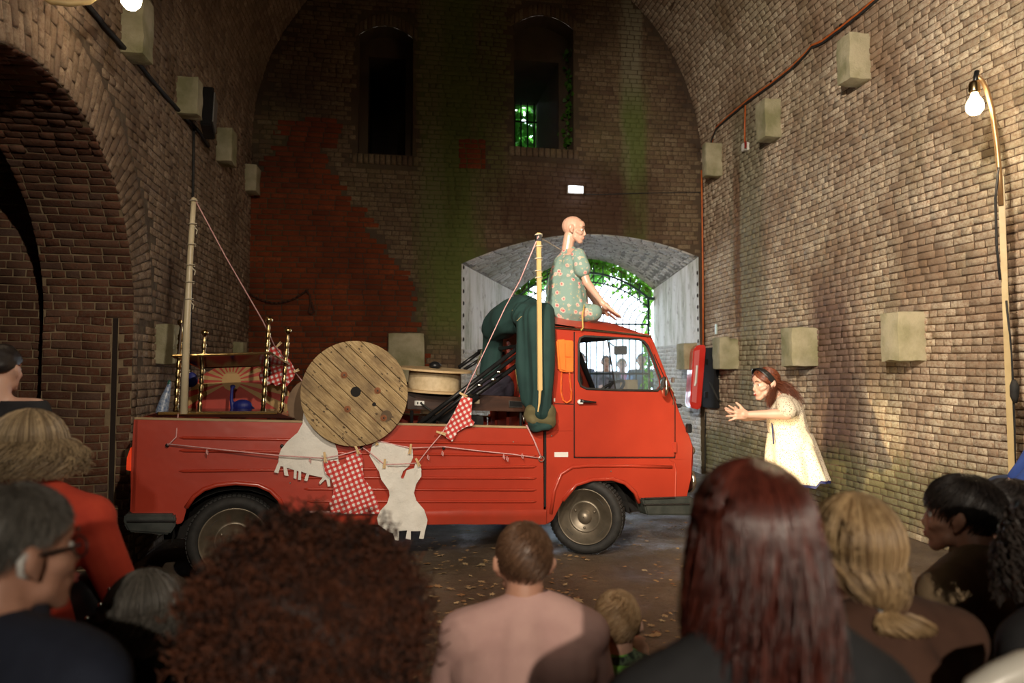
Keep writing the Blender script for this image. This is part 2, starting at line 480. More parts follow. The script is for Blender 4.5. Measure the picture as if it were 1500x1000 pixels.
B = brick_rows(1.0, YB, 0.0, SPR-.005, seed=4); B[:, 1] = np.minimum(B[:, 1], YB)
keep = np.ones(len(B), bool)
for a in (0, 1):
    for b in (2, 3):
        low = B[:, b] < AZ
        keep &= np.where(low, (B[:, a] > A1+.09) | (B[:, a] < A0-.02), out_arch(B[:, a], B[:, b], RT+.01))
make_bricks(B[keep], P_left, M_lw, wl, seed=4)
def P_ring(u, v):          # u radial, v along the arch (in radians scaled)
    th = v
    n = np.tile([1.0, 0, 0], (len(u), 1))
    return np.stack([XL+0*u, AY+(AR_Y+u)*np.cos(th), AZ+(AR_Z+u)*np.sin(th)], 1), n
rb = []; rng = np.random.default_rng(5); th = 0.0; dth = .062/1.45; k = 0
while th < math.pi:
    segs = [(0.005, .20), (.21, .395)] if k % 2 == 0 else [(0.005, .1), (.11, .295), (.305, .395)]
    for a, b in segs: rb.append((a, b, th+.003, th+dth-.005))
    th += dth; k += 1
make_bricks(np.array(rb), P_ring, M_lw, wl, seed=6, h=(.006, .02), singles=120, rnd=.004)
zz = brick_rows(0.0, .09, 0.0, AZ, seed=7, head=.1); zz[:, 1] = np.minimum(zz[:, 1], .09); zz[:, 0] = np.maximum(zz[:, 0], 0)
zz = zz[zz[:, 1]-zz[:, 0] > .02]
make_bricks(zz+np.array([A1, A1, 0, 0]), P_left, M_lw, wl, seed=8, singles=0)
# far jamb of the side arch (faces the camera), soffit, and the dark side room behind it
TH = .62
jm = empty('wall_side_room', (XL-TH, AY, 0), kind='structure')
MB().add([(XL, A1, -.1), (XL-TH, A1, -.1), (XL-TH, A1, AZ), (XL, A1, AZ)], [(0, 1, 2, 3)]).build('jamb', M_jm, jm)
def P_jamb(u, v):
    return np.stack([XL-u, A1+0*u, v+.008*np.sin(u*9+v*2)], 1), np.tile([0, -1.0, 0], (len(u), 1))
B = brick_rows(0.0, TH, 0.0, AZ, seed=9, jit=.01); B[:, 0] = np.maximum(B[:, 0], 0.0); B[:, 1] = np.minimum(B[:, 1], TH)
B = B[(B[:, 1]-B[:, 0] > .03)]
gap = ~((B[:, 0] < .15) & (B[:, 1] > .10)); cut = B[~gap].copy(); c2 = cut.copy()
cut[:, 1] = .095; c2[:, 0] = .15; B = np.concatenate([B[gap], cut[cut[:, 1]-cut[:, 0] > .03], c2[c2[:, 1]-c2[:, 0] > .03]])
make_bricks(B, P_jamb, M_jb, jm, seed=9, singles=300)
MB().box((XL-.123, A1+.004, AZ/2), (.035, .02, AZ)).build('chase_shade_strip', M_redm and mat('chase_painted_shade', (.025, .016, .012), rough=1), jm)  # dark strip in the brick groove, its shade painted brown
sf = MB(); K = 30
for k in range(K+1):
    a = math.pi*k/K
    for x in (XL, XL-TH): sf.v.append((x, AY+AR_Y*math.cos(a), AZ+AR_Z*math.sin(a)))
sf.f = [(2*k, 2*k+1, 2*k+3, 2*k+2) for k in range(K)]
sf.build('soffit', M_jm, jm, smooth=True)
def P_sof(u, v):
    return np.stack([XL-u, AY+AR_Y*np.cos(v), AZ+AR_Z*np.sin(v)], 1), np.stack([0*u, -np.cos(v), -np.sin(v)], 1)
B = brick_rows(0.0, TH, 0.0, math.pi*1.36, seed=10); B[:, 2:] /= 1.36; B[:, 0] = np.maximum(B[:, 0], 0.0); B[:, 1] = np.minimum(B[:, 1], TH)
B = B[(B[:, 1]-B[:, 0] > .03)]
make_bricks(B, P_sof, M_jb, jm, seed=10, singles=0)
RY = A1+.25
MB().add([(XL-TH, RY, -.1), (XL-6, RY, -.1), (XL-6, RY, 5), (XL-TH, RY, 5)], [(0, 1, 2, 3)]).build('far_side', M_jm, jm)
MB().add([(XL-TH, RY, -.1), (XL-TH, A1, -.1), (XL-TH, A1, 5), (XL-TH, RY, 5)], [(0, 1, 2, 3)]).build('return_wall', M_jm, jm)
def P_far(u, v): return np.stack([XL-TH-u, RY+0*u, v+.01*np.sin(u*3)], 1), np.tile([0, -1.0, 0], (len(u), 1))
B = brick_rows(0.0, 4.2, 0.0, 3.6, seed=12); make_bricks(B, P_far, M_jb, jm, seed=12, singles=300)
rm = MB()   # roof, back and near side of the side room, out of view
rm.add([(XL-6, YF, -.1), (XL-6, RY, -.1), (XL-6, RY, 5), (XL-6, YF, 5)], [(0, 1, 2, 3)])
rm.add([(XL-6, YF, 5), (XL, YF, 5), (XL, RY, 5), (XL-6, RY, 5)], [(0, 1, 2, 3)])
rm.add([(XL-6, YF, -.1), (XL, YF, -.1), (XL, YF, 5), (XL-6, YF, 5)], [(0, 1, 2, 3)])
rm.add([(XL-TH, YF, -.1), (XL-TH, A0, -.1), (XL-TH, A0, 5), (XL-TH, YF, 5)], [(0, 1, 2, 3)])
rm.add([(XL-TH, A0, AZ+AR_Z+.02), (XL-TH, A1, AZ+AR_Z+.02), (XL-TH, A1, 5), (XL-TH, A0, 5)], [(0, 1, 2, 3)])
rm.add([(XL, A0, -.1), (XL-TH, A0, -.1), (XL-TH, A0, AZ), (XL, A0, AZ)], [(0, 1, 2, 3)])
rm.build('room_shell', M_jm, jm)
# rear end of the tunnel, behind the camera
rw = MB(); N = 24
pts = [(XL, -.1)]+[(XC-RAD*math.cos(math.pi*k/N), SPR+RAD*math.sin(math.pi*k/N)) for k in range(N+1)]+[(XR, -.1)]
rw.add([(x, YF, z) for x, z in pts], [tuple(range(len(pts)))])
o = rw.build('wall_rear', M_rm); o['kind'] = 'structure'

# ---- back wall: doorway embrasure and two slit windows
DX0, DX1 = on_y(676, 450, YB).x, on_y(1024, 450, YB).x
dz_l, dz_m, dz_r = on_y(676, 386, YB).z, on_y(858, 343, YB).z, on_y(1024, 376, YB).z
def door_z(x):
    t = (x-DX0)/(DX1-DX0); base = dz_l+(dz_r-dz_l)*t
    return base+(dz_m-(dz_l+dz_r)/2)*4*t*(1-t)
WIN = []
for (a, b, t, bt, sp) in ((525, 605, 38, 226, 54), (753, 840, 23, 217, 40)):
    WIN.append((on_y(a, 130, YB).x, on_y(b, 130, YB).x, on_y((a+b)/2, bt, YB).z, on_y((a+b)/2, sp, YB).z, on_y((a+b)/2, t, YB).z))
def win_z(w, x):
    t = (x-w[0])/(w[1]-w[0]); return w[3]+(w[4]-w[3])*4*t*(1-t)
def lohi_back(x):
    s = []; z = -.1
    if DX0 < x < DX1: z = door_z(x)
    for w in WIN:
        if w[0] < x < w[1]: s.append((z, w[2])); z = win_z(w, x)
    s.append((z, wall_top(x)+.25)); return s
xs = sorted(set([XL+1e-4, XR-1e-4, DX0, DX1]+[XL+RAD*2*k/40 for k in range(1, 40)]+[DX0+(DX1-DX0)*k/16 for k in range(17)]+[w[0]+(w[1]-w[0])*k/8 for w in WIN for k in range(9)]))
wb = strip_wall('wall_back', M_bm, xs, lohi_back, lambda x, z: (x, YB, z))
RED = [on_y(a, b, YB) for a, b in ((352, 560), (352, 300), (372, 250), (392, 236), (412, 210), (412, 176), (495, 171), (497, 200), (480, 218), (486, 248), (500, 268), (508, 300), (535, 303), (548, 340), (568, 362), (580, 390), (603, 410), (612, 440), (612, 470), (622, 485), (622, 560), (622, 700), (352, 800))]
RED = [(p.x, p.z) for p in RED]
SQ = [(on_y(a, b, YB).x, on_y(a, b, YB).z) for a, b in ((672, 206), (711, 206), (711, 248), (672, 248))]
def inpoly(x, z, poly):
    c = False; n = len(poly)
    for i in range(n):
        (x0, z0), (x1, z1) = poly[i], poly[(i+1) % n]
        if (z0 > z) != (z1 > z) and x < (x1-x0)*(z-z0)/(z1-z0)+x0: c = not c
    return c
def P_back(u, v):
    w = .008*np.sin(u*2+v)
    return np.stack([u, YB+0*u, v+w], 1), np.tile([0, -1.0, 0], (len(u), 1))
def free_back(b):
    for x in (b[0], b[1]):
        for z in (b[2], b[3]):
            if x < XL or x > XR or z > wall_top(x)-.005: return False
            if DX0-.01 < x < DX1+.01 and z < door_z(x)+.012: return False
            for w in WIN:
                if w[0]-.01 < x < w[1]+.01 and w[2]-.16 < z < win_z(w, x)+.20: return False
    return True
B = [b for b in brick_rows(XL, XR, 0.0, 7.9, seed=20, course=.066, stretch=.2) if free_back(b)]
old = np.array([b for b in B if not inpoly((b[0]+b[1])/2, (b[2]+b[3])/2, RED) and not inpoly((b[0]+b[1])/2, (b[2]+b[3])/2, SQ)])
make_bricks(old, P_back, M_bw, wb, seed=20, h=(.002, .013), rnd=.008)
B = brick_rows(XL, 1.2, 0.0, 5.4, seed=21, course=.072, stretch=.22, bond=False)
redb = np.array([b for b in B if inpoly((b[0]+b[1])/2, (b[2]+b[3])/2, RED)])
make_bricks(redb, P_back, M_red, wb, seed=21, h=(.006, .016), rnd=.004)
x0, x1, z0, z1 = SQ[0][0], SQ[1][0], SQ[2][1], SQ[0][1]
B = brick_rows(x0, x1, z0, z1-.02, seed=22, course=.072, stretch=.2, bond=False)
B[:, 0] = np.maximum(B[:, 0], x0); B[:, 1] = np.minimum(B[:, 1], x1); B = B[B[:, 1]-B[:, 0] > .04]
make_bricks(B, P_back, M_red, wb, seed=22, h=(.006, .012), rnd=.003)
# brick arches and sills of the slit windows
for wi, w in enumerate(WIN):
    cx, hw = (w[0]+w[1])/2, (w[1]-w[0])/2
    n = 15; bb = []
    for k in range(n):
        bb.append((w[0]-.06+(2*hw+.12)*k/n+.005, w[0]-.06+(2*hw+.12)*(k+1)/n-.005, .015, .17))
    def P_head(u, v, w=w):
        t = (u-w[0])/(w[1]-w[0]); base = w[3]+(w[4]-w[3])*4*t*(1-t)
        return np.stack([u, YB+0*u, base+v], 1), np.tile([0, -1.0, 0], (len(u), 1))
    make_bricks(np.array(bb), P_head, M_bw, wb, seed=30+wi, rnd=.004)
    bb = [(w[0]-.08+(2*hw+.16)*k/12+.005, w[0]-.08+(2*hw+.16)*(k+1)/12-.005, w[2]-.14, w[2]-.01) for k in range(12)]
    make_bricks(np.array(bb), P_back, M_bw, wb, seed=40+wi, h=(.03, .045), rnd=.004)
    # recess
    D1, D2 = .35, 2.1
    ix0, ix1 = (w[0]+.12, w[1]-.10) if wi == 0 else (w[0]+.05, w[1]-.14)
    iz1 = on_y(560 if wi == 0 else 790, 84 if wi == 0 else 90, YB+D1).z
    r = MB(); n = 8
    for k in range(n):
        a, b = w[0]+(w[1]-w[0])*k/n, w[0]+(w[1]-w[0])*(k+1)/n
        r.add([(a, YB, win_z(w, a)), (b, YB, win_z(w, b)), (b, YB+D1, win_z(w, b)), (a, YB+D1, win_z(w, a))], [(0, 1, 2, 3)])
        r.add([(a, YB+D1, iz1), (b, YB+D1, iz1), (b, YB+D1, win_z(w, b)), (a, YB+D1, win_z(w, a))], [(0, 1, 2, 3)])
    for x in (w[0], w[1]): r.add([(x, YB, w[2]), (x, YB+D1, w[2]), (x, YB+D1, w[3]), (x, YB, w[3])], [(0, 1, 2, 3)])
    r.add([(w[0], YB, w[2]), (w[1], YB, w[2]), (w[1], YB+D1, w[2]), (w[0], YB+D1, w[2])], [(0, 1, 2, 3)])
    for a, b in ((w[0], ix0), (ix1, w[1])): r.add([(a, YB+D1, w[2]), (b, YB+D1, w[2]), (b, YB+D1, iz1), (a, YB+D1, iz1)], [(0, 1, 2, 3)])
    r.add([(ix0, YB+D1, w[2]), (ix0, YB+D2, w[2]), (ix0, YB+D2, iz1), (ix0, YB+D1, iz1)], [(0, 1, 2, 3)])
    r.add([(ix1, YB+D1, w[2]), (ix1, YB+D2, w[2]), (ix1, YB+D2, iz1), (ix1, YB+D1, iz1)], [(0, 1, 2, 3)])
    r.add([(ix0, YB+D1, iz1), (ix1, YB+D1, iz1), (ix1, YB+D2, iz1), (ix0, YB+D2, iz1)], [(0, 1, 2, 3)])
    r.add([(ix0, YB+D1, w[2]), (ix1, YB+D1, w[2]), (ix1, YB+D2, w[2]), (ix0, YB+D2, w[2])], [(0, 1, 2, 3)])
    rb_end = MB()
    if wi == 0: rb_end.add([(ix0, YB+D2, w[2]), (ix1, YB+D2, w[2]), (ix1, YB+D2, iz1), (ix0, YB+D2, iz1)], [(0, 1, 2, 3)])
    fr = r.build('window_%d' % (wi+1), M_bm); fr['kind'] = 'structure'
    if wi == 0: rb_end.build('painted_dark_end', M_black, fr)  # black sheet paints the darkness inside the left slit
    if wi == 1:
        for k in range(6):
            x = ix0+(ix1-ix0)*(k+.5)/6
            MB().tube([(x, YB+D2-.1, w[2]), (x, YB+D2-.1, iz1)], .014, 6).build('bar', M_black, fr)
        for z in (w[2]+.5, w[2]+1.1): MB().box(((ix0+ix1)/2, YB+D2-.1, z), (ix1-ix0, .01, .03)).build('bar', M_black, fr)
W2 = (ix0, ix1, WIN[1][2], iz1, YB+D2)

# ---- doorway embrasure
EY = YB+1.9
EX0, EX1 = on_y(755, 450, EY).x, on_y(957, 450, EY).x
ez_l, ez_m, ez_r = on_y(755, 428, EY).z, on_y(862, 379, EY).z, on_y(957, 424, EY).z
def inner_z(x):
    t = (x-EX0)/(EX1-EX0); return ez_l+(ez_r-ez_l)*t+(ez_m-(ez_l+ez_r)/2)*4*t*(1-t)
door = empty('door_1', ((DX0+DX1)/2, YB+.5, 0), kind='structure')
def Pj(x0, x1, nx_):
    def f(u, v):
        t = u/(EY-YB); n = np.array([nx_*(EY-YB), -(x1-x0)*nx_, 0.0]); n /= np.linalg.norm(n)
        return np.stack([x0+(x1-x0)*t, YB+u, v], 1), np.tile(n, (len(u), 1))
    return f
for (x0, x1, zl, zi, s) in ((DX0, EX0, dz_l, ez_l, 1), (DX1, EX1, dz_r, ez_r, -1)):
    MB().add([(x0, YB, -.1), (x1, EY, -.1), (x1, EY, zi), (x0, YB, zl)], [(0, 1, 2, 3)]).build('jamb', M_pl, door)
    B = brick_rows(0.0, EY-YB, 0.0, 1.75 if s > 0 else 1.9, seed=50+s); B[:, 0] = np.maximum(B[:, 0], .0); B[:, 1] = np.minimum(B[:, 1], EY-YB)
    B = B[B[:, 1]-B[:, 0] > .03]
    make_bricks(B, Pj(x0, x1, s), M_wb, door, seed=50+s)
    for k in range(9):       # black lumps painting the shade of toothing holes up the plaster edge
        z = 2.95-.17*k; t = .055 if s > 0 else .04
        p = Vector((x0+(x1-x0)*t/(EY-YB), YB+t, z))
        MB().ball(p, (.016, .022, .032), None, 6, 5).build('toothing_hole_shade', M_black, door)
sfm = MB(); K = 20
for k in range(K+1):
    t = k/K; xa = DX0+(DX1-DX0)*t; xb = EX0+(EX1-EX0)*t
    sfm.v += [(xa, YB, door_z(xa)), (xb, EY, inner_z(xb))]
sfm.f = [(2*k, 2*k+1, 2*k+3, 2*k+2) for k in range(K)]
M_wm = mat('whitewashed_mortar', (.30, .29, .27), (.16, .15, .14), 10, .9, bump=.5)
sfm.build('soffit', M_wm, door)
def P_soff(u, v):          # u across the arch 0..1 ratio, v depth
    t = u; xa = DX0+(DX1-DX0)*t; xb = EX0+(EX1-EX0)*t
    za = (dz_l+(dz_r-dz_l)*t)+(dz_m-(dz_l+dz_r)/2)*4*t*(1-t); zb = (ez_l+(ez_r-ez_l)*t)+(ez_m-(ez_l+ez_r)/2)*4*t*(1-t)
    s = v/(EY-YB); return np.stack([xa+(xb-xa)*s, YB+v, za+(zb-za)*s], 1), np.tile([0, -.15, -1.0], (len(u), 1))
wd = DX1-DX0
B = brick_rows(0.0, wd, 0.0, EY-YB-.01, seed=55, course=.07, stretch=.2, bond=False); B[:, :2] /= wd
B[:, 0] = np.maximum(B[:, 0], .003); B[:, 1] = np.minimum(B[:, 1], .997); B = B[B[:, 1]-B[:, 0] > .02]
B2 = B.copy(); B2[:, 0] += .0015; B2[:, 1] -= .0015
make_bricks(B2, P_soff, M_wb, door, seed=55, inset=.001, rnd=.0012)
# outside face of the thick wall round the inner opening, so no sky leaks in
ow = MB()
for a, b in ((-8, EX0), (EX1, 9)): ow.add([(a, EY, -.1), (b, EY, -.1), (b, EY, 9), (a, EY, 9)], [(0, 1, 2, 3)])
for k in range(16):
    a, b = EX0+(EX1-EX0)*k/16, EX0+(EX1-EX0)*(k+1)/16
    ow.add([(a, EY, inner_z(a)), (b, EY, inner_z(b)), (b, EY, 4.2), (a, EY, 4.2)], [(0, 1, 2, 3)])
for a, b, c, d in ((EX0, W2[0], 4.2, 9), (W2[1], EX1, 4.2, 9), (W2[0], W2[1], 4.2, W2[2]), (W2[0], W2[1], W2[3], 9)):
    if b > a: ow.add([(a, EY, c), (b, EY, c), (b, EY, d), (a, EY, d)], [(0, 1, 2, 3)])
o = ow.build('wall_outer', M_bm); o['kind'] = 'structure'
# ================================================================== the red pickup
OR = cz(343, 700, 4.885); OR.z = 0
OF = cz(861, 700, 5.69); OF.z = 0
VD = (OF-OR).normalized(); VN = Vector((-VD.y, VD.x, 0))       # forward, lateral (away from the camera)
WHB = (OF-OR).length
VW = 1.62
def ab(px, py, l=0.0):
    r = ray(px, py); o = OR+VN*l
    t = (o-CAM).dot(VN)/r.dot(VN); p = CAM+r*t-o
    return p.dot(VD), p.z
def VT(a, b, l=0.0): return OR+VD*a+VN*l+Vector((0, 0, b))
def V(px, py, l=0.0): a, b = ab(px, py, l); return VT(a, b, l)
def poly(pts, l=0.0): return [ab(x, y, l) for x, y in pts]

def paint():
    m = NT('red_van_paint')
    v = m.coord('Object')
    c = m.ramp(m.noise(2.2, v, 6, .6), [(.3, (.36, .034, .016)), (.7, (.46, .046, .021))])
    c = m.mix(m.ramp(m.noise(60, v, 3, .8), [(.71, (0, 0, 0)), (.78, (1, 1, 1))]), c, (.30, .06, .04))
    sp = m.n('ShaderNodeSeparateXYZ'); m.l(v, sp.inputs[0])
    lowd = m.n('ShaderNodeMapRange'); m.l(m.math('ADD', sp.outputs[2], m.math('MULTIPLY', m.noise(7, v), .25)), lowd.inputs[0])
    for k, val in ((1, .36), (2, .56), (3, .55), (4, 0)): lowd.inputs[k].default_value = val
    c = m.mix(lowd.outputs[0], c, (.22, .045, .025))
    m.base(c); m.set(Roughness=.34); m.b.inputs['Coat Weight'].default_value = .35; m.b.inputs['Coat Roughness'].default_value = .2
    m.bump(m.noise(3.0, v, 3), .25, .02); return m.m
M_red_p = paint()
M_rub = mat('black_rubber', (.014, .013, .012), (.028, .026, .024), 20, .75, bump=.3, bscale=80)
M_rim = mat('dusty_steel_rim', (.15, .125, .09), (.24, .20, .15), 9, .42, .6, bump=.2)
M_dkrim = mat('rim_dark', (.05, .045, .04), rough=.7)
M_bump = mat('grey_bumper', (.028, .034, .032), (.05, .055, .05), 12, .5, bump=.2)
M_chr = mat('chrome', (.75, .70, .62), rough=.18, metal=1.0)
M_blk = mat('black_metal', (.012, .012, .013), (.02, .02, .02), 10, .35, .2)
M_wood = mat('weathered_wood', (.30, .20, .10), (.42, .30, .16), 6, .7, bump=.5, bscale=30, stretch=(1, 1, 8))
M_dkwood = mat('dark_bed_boards', (.035, .022, .014), (.06, .04, .025), 6, .8)
M_int = mat('dark_cab_lining', (.02, .02, .024), (.03, .03, .035), 6, .85)
M_white = mat('white_plastic', (.75, .73, .68), rough=.4)
M_scr = mat('bare_metal', (.45, .42, .38), rough=.4, metal=.9)
def glass():
    m = bpy.data.materials.new('window_glass'); m.use_nodes = True; t = m.node_tree; t.nodes.clear()
    out = t.nodes.new('ShaderNodeOutputMaterial'); tr = t.nodes.new('ShaderNodeBsdfTransparent'); gl = t.nodes.new('ShaderNodeBsdfGlossy')
    tr.inputs[0].default_value = (.82, .88, .90, 1); gl.inputs['Roughness'].default_value = .03
    df = t.nodes.new('ShaderNodeBsdfDiffuse'); df.inputs[0].default_value = (.7, .75, .8, 1)
    mx = t.nodes.new('ShaderNodeMixShader'); mx.inputs[0].default_value = .07
    m2 = t.nodes.new('ShaderNodeMixShader'); m2.inputs[0].default_value = .05
    t.links.new(tr.outputs[0], mx.inputs[1]); t.links.new(gl.outputs[0], mx.inputs[2])
    t.links.new(mx.outputs[0], m2.inputs[1]); t.links.new(df.outputs[0], m2.inputs[2]); t.links.new(m2.outputs[0], out.inputs[0])
    return m
M_glass = glass()

van = empty('pickup_truck', tuple(VT(WHB/2, 0, VW/2)), math.atan2(VD.y, VD.x), 'red flat-nosed pickup truck with ribbed cargo sides, parked across the brick vault', 'truck')
def tri_fill(outline, holes, T, d0, d1, mb):
    """flat panel with holes, thickness d0..d1"""
    bm = bmesh.new(); es = []
    for lp in [outline]+holes:
        vs = [bm.verts.new((a, b, 0)) for a, b in lp]
        es += [bm.edges.new((vs[i], vs[(i+1) % len(vs)])) for i in range(len(vs))]
    bmesh.ops.triangle_fill(bm, use_beauty=True, use_dissolve=False, edges=es)
    bm.verts.index_update(); fs = [tuple(v.index for v in f.verts) for f in bm.faces]; co = [v.co.copy() for v in bm.verts]
    be = [(e.verts[0].index, e.verts[1].index) for e in bm.edges if len(e.link_faces) == 1]; bm.free(); n = len(co)
    mb.add([T(c.x, c.y, d0) for c in co]+[T(c.x, c.y, d1) for c in co], fs+[tuple(i+n for i in f[::-1]) for f in fs]+[(i, j, j+n, i+n) for i, j in be])
def panel(name, outline, l0, l1, m, parent=van, holes=[], bevel=.006, both=False, **kw):
    mb = MB(); tri_fill(outline, holes, VT, l0, l1, mb)
    return mb.build(name, m, parent, bevel=bevel, auto=35, **kw)
def arcpts(cx, cy, rx, ry, a0, a1, n=12): return [(cx+rx*math.cos(R(a0+(a1-a0)*k/n)), cy-ry*math.sin(R(a0+(a1-a0)*k/n))) for k in range(n+1)]

ARCH_R = [(418, 770), (416, 748), (409, 733), (396, 720), (378, 712), (346, 709), (318, 712), (299, 718), (284, 729), (273, 745), (268, 764)]
bed_out = poly([(196, 613), (500, 619), (796, 628), (797, 766)]+ARCH_R+[(262, 768), (192, 752), (191, 690)])
ARCH_F = [(936, 738), (930, 723), (915, 709), (896, 703), (867, 704), (843, 712), (824, 735), (810, 762)]
low_out = poly([(799, 630), (841, 630), (841, 670), (986, 671), (1014, 672), (1013, 700), (1006, 730), (938, 730)]+ARCH_F+[(801, 768)])
rear_q = poly([(802, 476), (842, 480), (841, 632), (799, 632), (799, 622), (811, 620), (809, 560), (805, 500)])
door_out = poly([(842, 486), (947, 493), (958, 520), (972, 552), (988, 592), (988, 669), (842, 669)])
win = poly([(847, 503), (849, 495), (855, 492.5), (895, 494.5), (935, 497), (942, 500), (948, 507), (956, 525), (967, 556), (968, 565), (962, 572), (906, 571), (858, 569), (850, 565), (847, 556)])
front_q = poly([(947, 491), (952, 491), (959, 513), (976, 549), (990, 588), (1001, 619), (1011, 641), (1015, 655), (1014, 674), (986, 674), (989, 669), (989, 592), (972, 551), (957, 519)])
rail_top = poly([(842, 479), (952, 489), (949, 494), (842, 487)])
TH2 = .035
for l0, l1, far in ((0, TH2, False), (VW-TH2, VW, True)):
    panel('bed_side', bed_out, l0, l1, M_red_p)
    panel('cab_lower_side', low_out, l0, l1, M_red_p)
    panel('cab_rear_quarter', rear_q, l0, l1, M_red_p)
    panel('front_quarter', front_q, l0, l1, M_red_p)
    panel('roof_side_rail', rail_top, l0, l1, M_red_p)
    dr = panel('door', door_out, l0-.008 if not far else l0, l1 if not far else l1+.008, M_red_p, holes=[win])
    s = -1 if not far else 1
    lo = (l0-.012) if not far else (l1+.012)
    # rubber seal, sliding panes with divider
    a = [Vector(VT(x, y, lo)) for x, y in win]; MB().tube(a+[a[0], a[1]], .010, 6, caps=False).build('window_seal', M_rub, dr, smooth=True)
    lg = (l0+l1)/2
    dva, dvb = ab(891, 494), ab(903, 571)
    g1 = poly([(847, 503), (849, 495), (855, 492.5), (891, 494), (903, 571), (858, 569), (850, 565), (847, 556)]) if far else None
    g2 = [dva]+poly([(935, 497), (942, 500), (948, 507), (956, 525), (967, 556), (968, 565), (962, 572)])+[dvb]
    for g in (g1, g2):
        if g: panel('pane', g, lg-.002, lg+.002, M_glass, dr, bevel=0)
    MB().tube([VT(*dva, lg), VT(*dvb, lg)], .006, 6).build('window_divider', M_blk, dr)
    if not far:
        MB().box(VT(*ab(848, 588), -.035), (.05, .03, .035)).build('handle_boss', M_white, dr, bevel=.008)
        MB().tube([V(850, 587, -.04), V(857, 588, -.05), V(873, 589, -.045)], [.016, .011, .007], 8).build('door_handle', M_blk, dr, smooth=True)
        MB().prism(poly([(984, 647), (989, 647), (989, 662), (984, 662)]), -.03, 0, VT).build('hinge', M_red_p, dr, bevel=.004)
        MB().prism(poly([(983, 552), (986, 554), (986, 560), (983, 560)]), -.03, 0, VT).build('hinge', M_scr, dr, bevel=.003)
        # pressed moulding under the window and door shut-line
        MB().tube([V(846, 592, .002), V(940, 595, .002), V(968, 595, .002), V(972, 586, .002)], .009, 6).build('moulding', M_red_p, dr, smooth=True)
    gm = [Vector(VT(x, y, (l0-.001) if not far else (l1+.001))) for x, y in poly([(841, 486), (841, 670), (988.5, 670), (988.5, 592), (972.5, 551.5), (958, 519)])]
    MB().tube(gm, .0045, 5).build('shut_line', M_black, van)
# horizontal pressed ribs of the cargo side
rib_rows = [((262, 641), (786, 650)), ((262, 660), (786, 667)), ((262, 690), (786, 683)), ((440, 699), (786, 700)), ((445, 716), (786, 717)), ((450, 734), (786, 734)), ((300, 652), (480, 655))]
for (p, q) in rib_rows[:6]:
    for l in (0.0, VW):
        A, B_ = V(*p, 0), V(*q, 0); off = VN*l
        MB().tube([A+off, A+VD*.03+off, B_-VD*.03+off, B_+off], [.003, .016, .016, .003], 10, squash=.7).build('rib', M_red_p, van, smooth=True)
sill = MB(); K = 14
for i in range(K+1):
    t = i/K; x = 445+(800-445)*t; w = 1.5*noise.noise(Vector((x*.05, 0, 0)))
    for (dy, dl) in ((746+w*2, -.002), (750+w, -.018), (757-w, -.012), (768+w, -.004)): sill.v.append(tuple(V(x, dy, dl)))
sill.f = [(i*4+j, (i+1)*4+j, (i+1)*4+j+1, i*4+j+1) for i in range(K) for j in range(3)]
sill.build('dented_sill', M_red_p, van, smooth=True)
MB().prism(poly([(797, 632), (800, 632), (799.5, 742), (797, 742)]), -.004, .0, VT).build('bed_gap', M_black, van)
MB().prism(poly([(197, 611), (500, 617), (799, 625), (799, 628), (500, 620), (197, 614)]), -.002, .05, VT).build('bed_rail', M_wood, van)
MB().prism(poly([(197, 611), (500, 617), (799, 625), (799, 628), (500, 620), (197, 614)]), VW-.05, VW+.002, VT).build('bed_rail', M_wood, van)
# wheel arch flares
for pts, rr in ((ARCH_R[1:-1], .016), (ARCH_F[:-1], .016)):
    for l in (-.004, VW+.004):
        MB().tube([Vector(V(x, y-2, 0))+VN*l for x, y in pts], rr, 8).build('wheel_arch_lip', M_red_p, van, smooth=True)
MB().tube([V(807, 752, -.002), V(812, 718, -.002), V(822, 694, -.002), V(838, 684, -.002), V(860, 682, -.002), V(920, 682, -.002), V(984, 684, -.002)], .014, 8).build('fender_crease', M_red_p, van, smooth=True)
MB().tube([V(980, 672, .0), V(988, 678, .0), V(990, 690, 0), V(989, 728, 0)], .006, 6).build('fender_seam', M_red_p, van)
a0 = ab(196, 613)[0]; aB = ab(803, 500)[0]; aF = ab(952, 491)[0]
btop = lambda a: ab(196, 613)[1]+(ab(796, 628)[1]-ab(196, 613)[1])*(a-a0)/(ab(796, 628)[0]-a0)
bl0, bl1 = ab(196, 700)[1], ab(797, 690)[1]
zfl = .62
MB().prism([(a0+.02, .68), (aB, .64), (aB, .69), (a0+.02, .73)], .036, VW-.036, VT).build('bed_floor', M_dkwood, van)
MB().prism([(a0-.01, ab(191, 752)[1]), (a0+.03, ab(191, 752)[1]), (a0+.035, btop(a0)), (a0, btop(a0))], 0, VW, VT).build('tailgate', M_red_p, van, bevel=.01, auto=True)
MB().prism([(a0+.15, .27), (ab(985, 700)[0], .25), (ab(985, 700)[0], .58), (aB, .56), (a0+.15, .60)], .34, VW-.34, VT).build('underbody', M_black, van)
MB().prism([(aB+.5, .56), (ab(985, 700)[0], .54), (ab(985, 700)[0], .58), (aB+.5, .60)], .03, VW-.03, VT).build('cab_floor', M_black, van)
ab_top = ab(803, 476)
MB().prism([(aB-.01, .60), (aB+.03, .60), (aB+.02, ab_top[1]+.04), (aB-.02, ab_top[1]+.04)], .03, VW-.03, VT).build('cab_back_panel', M_red_p, van, bevel=.008, auto=True)
for k in range(4):
    l = .25+.37*k; MB().box(VT(aB-.02, 1.25, l), (.03, .05, 1.0), Matrix.Rotation(math.atan2(VD.y, VD.x), 3, 'Z')).build('back_panel_rib', M_red_p, van, bevel=.01)
